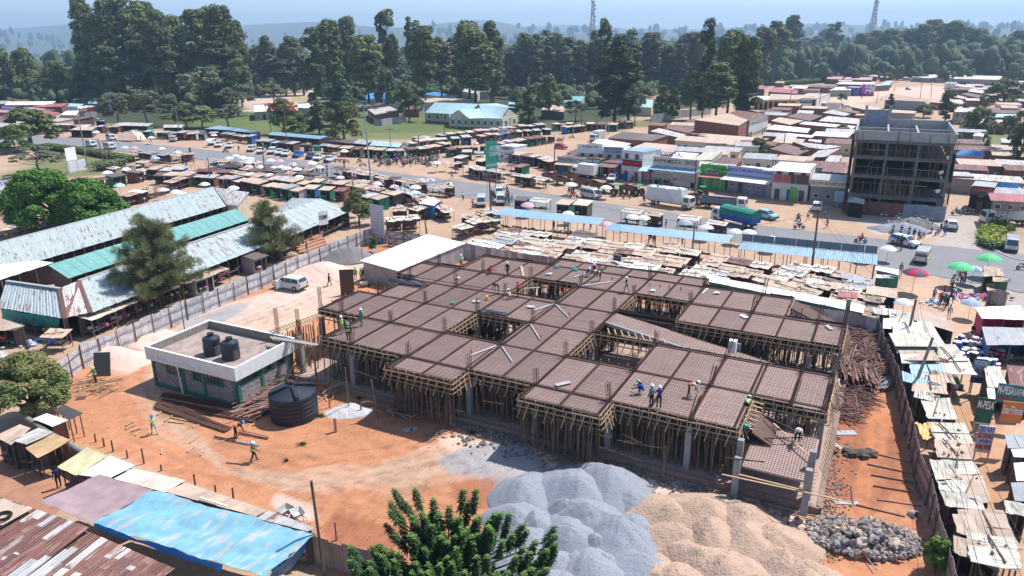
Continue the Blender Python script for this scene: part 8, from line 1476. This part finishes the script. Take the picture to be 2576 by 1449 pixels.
for i in range(26):x=MB();X=FW*(i+R.uniform(-.3,.3))/26;z=R.choice((0,3.4,6.8,10));x.tube((X,-.5,z),(X+R.gauss(0,.2),-.5,z+R.uniform(3,6.5)),.055,n=5,cap=False);fb('scaffold_pole',x,M_pole)
for z in(3.0,5.6,8.4,11.4,12.9):x=MB();x.beam((-.8,-.55,z),(FW*R.uniform(.5,1),-.55,z+R.uniform(-.2,.2)),.08);fb('scaffold_rail',x,M_pole);x=MB();x.box((FW*R.uniform(.2,.8),-.6,z),(2.6,.3,.05));fb('scaffold_plank',x,M_timber)
M_net=mat('green_net',(.02,.17,.14),.9,(.01,.05,.05),1.2)
fb('safety_net',MB().box((-.85,FD*.4,6.5),(.05,FD*.8,12.4)),M_net);fb('safety_net',MB().box((FW+.86,FD*.2,8.6),(.05,FD*.35,5)),M_net);fb('safety_net',MB().box((FW+.9,1.5,4.0),(.05,2.5,3)),M_net)
m_=[tin('hoard_red',(.24,.09,.07),.4,pitch=.2),tin('hoard_grey',(.28,.32,.38),.1,pitch=.2)];n=22
for i in range(n):x=MB();a=-.5+(FW+1.2)*i/n;b=-.5+(FW+1.2)*(i+1)/n;h=2.5+R.uniform(-.1,.1);x.sheet((a,-1.3,h),(b,-1.3,h),(b,-1.3,0),(a,-1.3,0),.03);fb('hoarding_sheet',x,m_[0]if i<13 else m_[1])
shelter('guard_hut','small hut with a rusty roof before the unfinished block','hut',[TG('A3',815,1215,3),TG('A3',980,1250,3),TG('A3',965,1300,2.6),TG('A3',800,1275,2.6)],TINS['part'],3,WALLS['dark'])
for k,(u,v,r,h,m)in enumerate(((2290,570,3.2,1.6,M_shc),(2268,578,3.6,1.1,M_gravel))):heap('rubble_heap',('pale broken block' if k==0 else 'blue-grey gravel')+' heap before the grey hoarding','rubble heap',G(u,v),r,h,m,1.3,0,70+k,None,.12)
b=MB();[b.box((R.gauss(G(2290,566).x,1.4),R.gauss(G(2290,566).y,1.2),R.uniform(.2,1.4)),(.4,.22,.2),R.uniform(0,3),0,R.uniform(0,1))for _ in range(160)];stuff(b.build('broken_blocks',M_concl))
# ---- infill houses between the listed ones, left gate wall
R.seed(404);BK=0;INF=[([(1640,330),(1900,315),(2140,300),(2140,480),(1960,440),(1760,430),(1640,400)],60,'behind the road-front shops'),([(1960,215),(2140,215),(2110,300),(1900,330)],14,'by the earth road'),([(2380,215),(2576,200),(2576,470),(2420,470),(2400,300)],34,'among the gardens at the right'),([(0,262),(230,270),(240,330),(0,345)],12,'at the far left edge of town'),([(2420,495),(2600,480),(2600,520),(2440,520)],5,'beside the fuel station'),([(1960,165),(2250,165),(2230,215),(2100,212)],16,'in the distant settlement')]
for pts,n,wh in INF:
 k=0
 for tr_ in range(n*14):
  u,v=R.uniform(min(p[0]for p in pts),max(p[0]for p in pts)),R.uniform(min(p[1]for p in pts),max(p[1]for p in pts))
  if not inpoly(np.array([u]),np.array([v]),pts)[0]:continue
  P=G(u,v);w,d=R.uniform(5,10),R.uniform(4.5,7)
  if any(hypot(P.x-c.x,P.y-c.y)<(a+b)*.75+min(w,d)*.5 for c,a,b in HC):continue
  a=YAW+R.gauss(0,.08);X=Vector((cos(a),sin(a),0));Y=Vector((-sin(a),cos(a),0));h=R.uniform(2.7,3.4);key=R.choice(['rust','drust','part','tan','tan','rust','grey','drust','white'])
  shelter('house',CW[key]+' roofed small building '+wh+', '+ordn(k),'building',[P-X*w/2+Y*d/2+Vector((0,0,h+.5)),P+X*w/2+Y*d/2+Vector((0,0,h+.5)),P+X*w/2-Y*d/2+Vector((0,0,h)),P-X*w/2-Y*d/2+Vector((0,0,h))],TINS[key],0,WALLS[R.choice(['brick','grey','cream','white','wood','brick'])],2,1 if P.y<260 else 0,over=.3);k+=1
  if k>=n:break
for lab,a,b,h in(('long white compound wall at the left edge',T('A0',-200,1240),T('A0',225,1155),2.6),('white gate wall by the blank board',T('A0',690,985),T('A0',870,950),2.6)):
 sign(lab,G(*a),G(*b),h,paint(.66,.68,.72),[('STATE LODGE',.9,BU_,2.0,4)]if 'long' in lab else[],th=.25)
 # ---- lattice masts
def mast(label,u,vb,vt,lean=0,w=5):
 P=G(u,vb);H_=ztop(P,u,vt);t=thing('radio_mast',label,'mast',P);n=16;M_ms=mat('mast_paint',(.62,.60,.62),.5,(.5,.3,.3),.03)
 for s in((-1,-1),(1,-1),(1,1),(-1,1)):x=MB();x.beam((s[0]*w,s[1]*w,0),(s[0]*w*.16,s[1]*w*.16,H_),.5);x.build('mast_leg',M_ms,t)
 for k in range(n):
  z0,z1=H_*(1-(1-k/n)**1.25),H_*(1-(1-(k+1)/n)**1.25);a,b=w*(1-.84*z0/H_),w*(1-.84*z1/H_);x=MB()
  for s,q in(((-1,-1),(1,-1)),((1,-1),(1,1)),((1,1),(-1,1)),((-1,1),(-1,-1))):x.beam((s[0]*a,s[1]*a,z0),(q[0]*b,q[1]*b,z1),.28);x.beam((q[0]*a,q[1]*a,z0),(s[0]*b,s[1]*b,z1),.28);x.beam((s[0]*b,s[1]*b,z1),(q[0]*b,q[1]*b,z1),.28)
  x.build('bracing',M_ms,t)
 for k in range(7):x=MB();x.tube((R.choice((-1,1))*2,-1.2,H_*(.62+k*.05)),(R.choice((-1,1))*2,-1.8,H_*(.62+k*.05)),1.1,n=10);x.build('dish',WH,t)
mast('grey lattice radio mast standing above the long wood',1487,178,-12,0,3.6);mast('tall red and white lattice radio mast at upper right',2182,165,-8,0,4.6)
# ---- poles and wires
TOPS=[]
PO='A0 880 920 785 405|A0 1045 895 985 640|A0 1085 890 1030 655|A0 1810 600 1765 335|A0 2120 1120 2090 830|A0 930 500 880 280|A0 575 400 550 280|A0 860 420 830 230|A1 315 740 290 420|A1 480 590 440 320|A1 150 570 135 350|A1 95 1100 65 700|A1 1365 815 1340 530|A1 1635 810 1635 600|A1 1895 670 1895 450|A1 2445 760 2480 460|A1 985 1350 975 1070|A1 2370 1500 2345 980|A2 610 620 620 420|A2 700 580 695 300|A2 850 650 860 400|A2 965 600 1000 370|A2 425 990 430 720|A2 1840 1180 1855 850|B2 1805 615 1840 225|B3 430 780 510 100|B3 1375 1500 1490 1000|C3 1410 800 1660 125|A3 205 350 240 150|A3 505 370 530 185|A3 600 270 615 110|A3 135 830 175 600|A3 0 400 30 250|A3 1085 290 1110 180|A3 1530 240 1550 80|A3 1640 230 1650 60|A3 1815 150 1830 0|A3 2280 390 2290 240|A3 15 1170 55 850|B0 410 310 330 60|A3 230 1250 235 1000|B1 1720 350 1700 210|B2 1810 620 1800 600'
for i,s in enumerate(PO.split('|')[:-1]):
 tl,x0,y0,x1,y1=s.split();P=TG(tl,float(x0),float(y0));u,v=T(tl,float(x1),float(y1));h=max(3,min(13,ztop(P,u,v)));dx=(G(u,v,h)-P)*1;dx.z=0;dx=dx if dx.length<3 else dx.normalized()*3
 t=thing('utility_pole','weathered timber utility pole, '+ordn(i)+' counted from the upper left across the town','pole',P);x=MB();x.tube((0,0,-.1),(dx.x,dx.y,h),.16,.11,7);x.build('pole_shaft',M_pole if i%3 else M_conc,t)
 if h>7:x=MB();x.beam((dx.x-1,dx.y,h-.4),(dx.x+1,dx.y,h-.4),.12);a=x.build('crossarm',M_pole,t);x=MB();[x.tube((dx.x+q,dx.y,h-.34),(dx.x+q,dx.y,h-.1),.06,n=5)for q in(-.9,0,.9)];x.build('insulators',M_concl,t)
 TOPS.append(P+dx+Vector((0,0,h-.2)))
def wire(a,b,sag,label):
 x=MB();n=10;p=[a.lerp(b,i/n)-Vector((0,0,sag*4*(i/n)*(1-i/n)))for i in range(n+1)];[x.beam(p[i],p[i+1],.02)for i in range(n)];tag(x.build('wire',M_board),label,'wire')
for k,(i,j)in enumerate(((25,24),(24,17),(25,26),(26,27),(25,38),(38,23),(23,22),(21,20),(20,19),(19,18),(17,16),(0,3),(3,8),(8,9),(12,13),(13,14),(14,15),(15,18),(28,29),(29,30),(11,16))):
 for o in(-.4,.4):wire(TOPS[i]+Vector((o,0,0)),TOPS[j]+Vector((o,0,0)),1.0,('left' if o<0 else 'right')+' wire of the '+ordn(k)+' sagging span between poles')
for k,o in enumerate((-.3,.1,.5,.9)):wire(TOPS[27]+Vector((o*.3,0,-.2)),G(2500+60*k,1560,5),.8,'service wire falling from the leaning lane pole, '+ordn(k)+' of four');
P=G(935,476);t=thing('flood_light_mast','tall grey steel mast with a ring of flood lights beside the road','lamp post',P);H_=ztop(P,925,262);x=MB();x.tube((0,0,0),(-.5,0,H_),.22,.12,10);x.build('mast_pole',M_steel,t)
for k in range(6):a=k*pi/3;x=MB();x.beam((-.5,0,H_-.3),(-.5+1.2*cos(a),1.2*sin(a),H_-.3),.08);x.box((-.5+1.3*cos(a),1.3*sin(a),H_-.35),(.6,.4,.3),a);x.build('flood_light',M_steel,t)
# ---- people in the streets
R.seed(64);k=0
ZN=[('A1',1180,1830,830,930,46,'in the motorbike crowd'),('A1',2000,2560,730,800,22,'in the side street crowd'),('A2',0,520,640,720,18,'in the upper side street'),('A1',2480,2576,1180,1320,14,'waiting at the minibus stage'),('A1',2330,2420,1150,1330,6,'left of the minibus stage'),('A0',1700,1960,800,960,12,'on the left roadside'),('A0',1300,1700,620,680,8,'by the sagging white tent'),('A1',300,740,950,1050,14,'among the roadside umbrellas'),('A1',880,1100,960,1060,6,'at the fruit stands by the mast'),('A2',560,700,1150,1220,6,'by the road umbrella'),('A2',1380,1620,1075,1110,9,'on the bench of the medical centre','sit'),('A2',1640,1850,1100,1130,5,'at the right of the medical centre front','sit'),('A2',2050,2120,1100,1160,5,'before the green shop'),('B3',1640,1840,950,1100,5,'shopping among the clothes'),('B3',1840,1980,740,900,6,'under the green umbrella'),('B3',1250,1340,450,560,3,'by the roadside stand'),('B1',340,520,440,530,6,'at the shop steps inside the fence'),('C3',1990,2060,90,260,3,'walking in the right lane'),('A0',250,330,650,720,6,'under the left round tree'),('A1',380,480,1080,1140,5,'behind the kiosk row'),('A3',900,1300,150,260,5,'far up the earth road'),('B2',380,2000,260,460,16,'under the blue canopies')]
for z in ZN:
 for i in range(z[5]):
  s,tr=R.choice(SH),R.choice((BLK,NAVY,GRY,BRN,BLUE));ps=z[7]if len(z)>7 else R.choice(('stand','walk','stand','carry','walk','sit' if False else 'stand'));person(TG(z[0],R.uniform(z[1],z[2]),R.uniform(z[3],z[4]),.05),ps,R.uniform(0,6.28)if ps!='sit' else pi+R.uniform(-.3,.3),s,tr,'person in '+{(.3,.4,.5):'grey-blue',(.5,.45,.35):'beige'}.get(s,CNAME.get(s))+' top '+z[6]+', '+ordn(i),group='people in the streets')
for(tl,x0,y0,ps,rz,s,tr,lab)in(('B3',400,205,'walk',0,WHT,BLK,'person in white shirt crossing the earth by the white car'),('B3',590,280,'walk',1.5,BLUE,BLK,'person in blue crossing toward the road'),('B3',1640,335,'carry',.5,WHT,BLUE,'woman in white and blue with a blue bag, left'),('B3',1735,325,'stand',.5,BLK,BLUE,'woman in black top with a blue bag'),('B3',1775,360,'carry',.5,BLUE,BLUE,'woman in blue dress with a blue bag'),('B3',1462,390,'stand',3,NAVY,BRN,'man in navy shirt beside the motorbikes, left'),('B3',1510,410,'stand',3,BLUE,BRN,'man in bright blue shirt beside the motorbikes'),('B3',1330,750,'stand',3,(.3,.2,.18),GRY,'lone person standing at the edge of the white stall roof'),('B3',1840,910,'stand',2,(.5,.45,.35),BLK,'man in beige shirt beside the green umbrella group'),('B3',1880,990,'bend',0,(.3,.5,.6),GRY,'person in light blue bending over clothes'),('B3',1800,1100,'lift',1,NAVY,NAVY,'woman in a long navy dress with raised arm'),('B3',1725,1070,'stand',2,BRN,BRN,'woman in patterned brown dress'),('B3',1815,1195,'stand',3,(.5,.55,.68),WHT,'man in pale blue shirt at the lane head'),('A1',2180,1340,'walk',2,REDC,GRY,'woman in red top walking at the lane corner'),('B1',1815,205,'walk',2,YEL,BLK,'person in yellow shirt by the blue kiosk'),('A1',2085,1260,'stand',1,WHT,NAVY,'person with white cap beside the tan clothes stall'),('A1',1975,1045,'walk',1,(.03,.35,.6),BLUE,'person in bright blue crossing the road'),('A1',890,915,'stand',0,BLK,NAVY,'man in black at the near side of the pickup rank'),('A1',697,890,'stand',0,BLK,BLK,'dark-clothed person before the white pickup'),('A1',878,1010,'stand',0,NAVY,BLK,'person in navy at the near road edge'),('A2',1320,1265,'stand',1,REDC,BLK,'person in red beside the long white truck'),('A2',1335,1285,'stand',1,BLUE,BLUE,'person in blue beside the long white truck'),('A2',935,1065,'stand',1,WHT,GRY,'person in white by the bank agent shop'),('A2',340,1165,'walk',1,NAVY,GRY,'person walking at the road edge with a cart'),('B1',515,530,'stand',2,BLUE,BLUE,'person in blue behind the left fence by the steps'),('A0',2405,770,'walk',0,NAVY,NAVY,'person in navy near the parked silver car'),('A0',225,1420,'walk',1,WHT,BLUE,'lone person on the tan track at the left'),('D0',600,560,'stand',1,NAVY,BLK,'person in dark clothes under the yellow awning')):person(TG(tl,x0,y0,.05),ps,rz,s,tr,lab)
shelter('blue_hut','bright blue painted kiosk with a white roof by the gate lane','kiosk',[TG('A1',1740,1235,2.8),TG('A1',1855,1262,2.8),TG('A1',1790,1315,2.5),TG('A1',1630,1290,2.5)],TINS['white'],3,WALLS['blue'])
cloth_sheet('tent','sagging grey-white tent sheet at the left roadside',[TG('A0',1330,565,2.8),TG('A0',1420,570,2.6),TG('A0',1480,650,.4),TG('A0',1390,655,.5)],M_tarp2,wave=.2,cat='tent');cloth_sheet('tent','pale draped tent left of the sagging sheet',[TG('A0',1180,580,2.2),TG('A0',1330,565,2.8),TG('A0',1390,640,1.2),TG('A0',1190,640,.8)],M_card2,wave=.2,cat='tent')
for i in range(4):x=MB();p,q=TG('B1',400+12*i,500+14*i),TG('B1',660+14*i,405+14*i);x.beam(p+Vector((0,0,.5-i*.12)),q+Vector((0,0,.5-i*.12)),.7,.9-i*.24);struct(x.build('step',mat('clay_step',(.45,.24,.15),.9)))
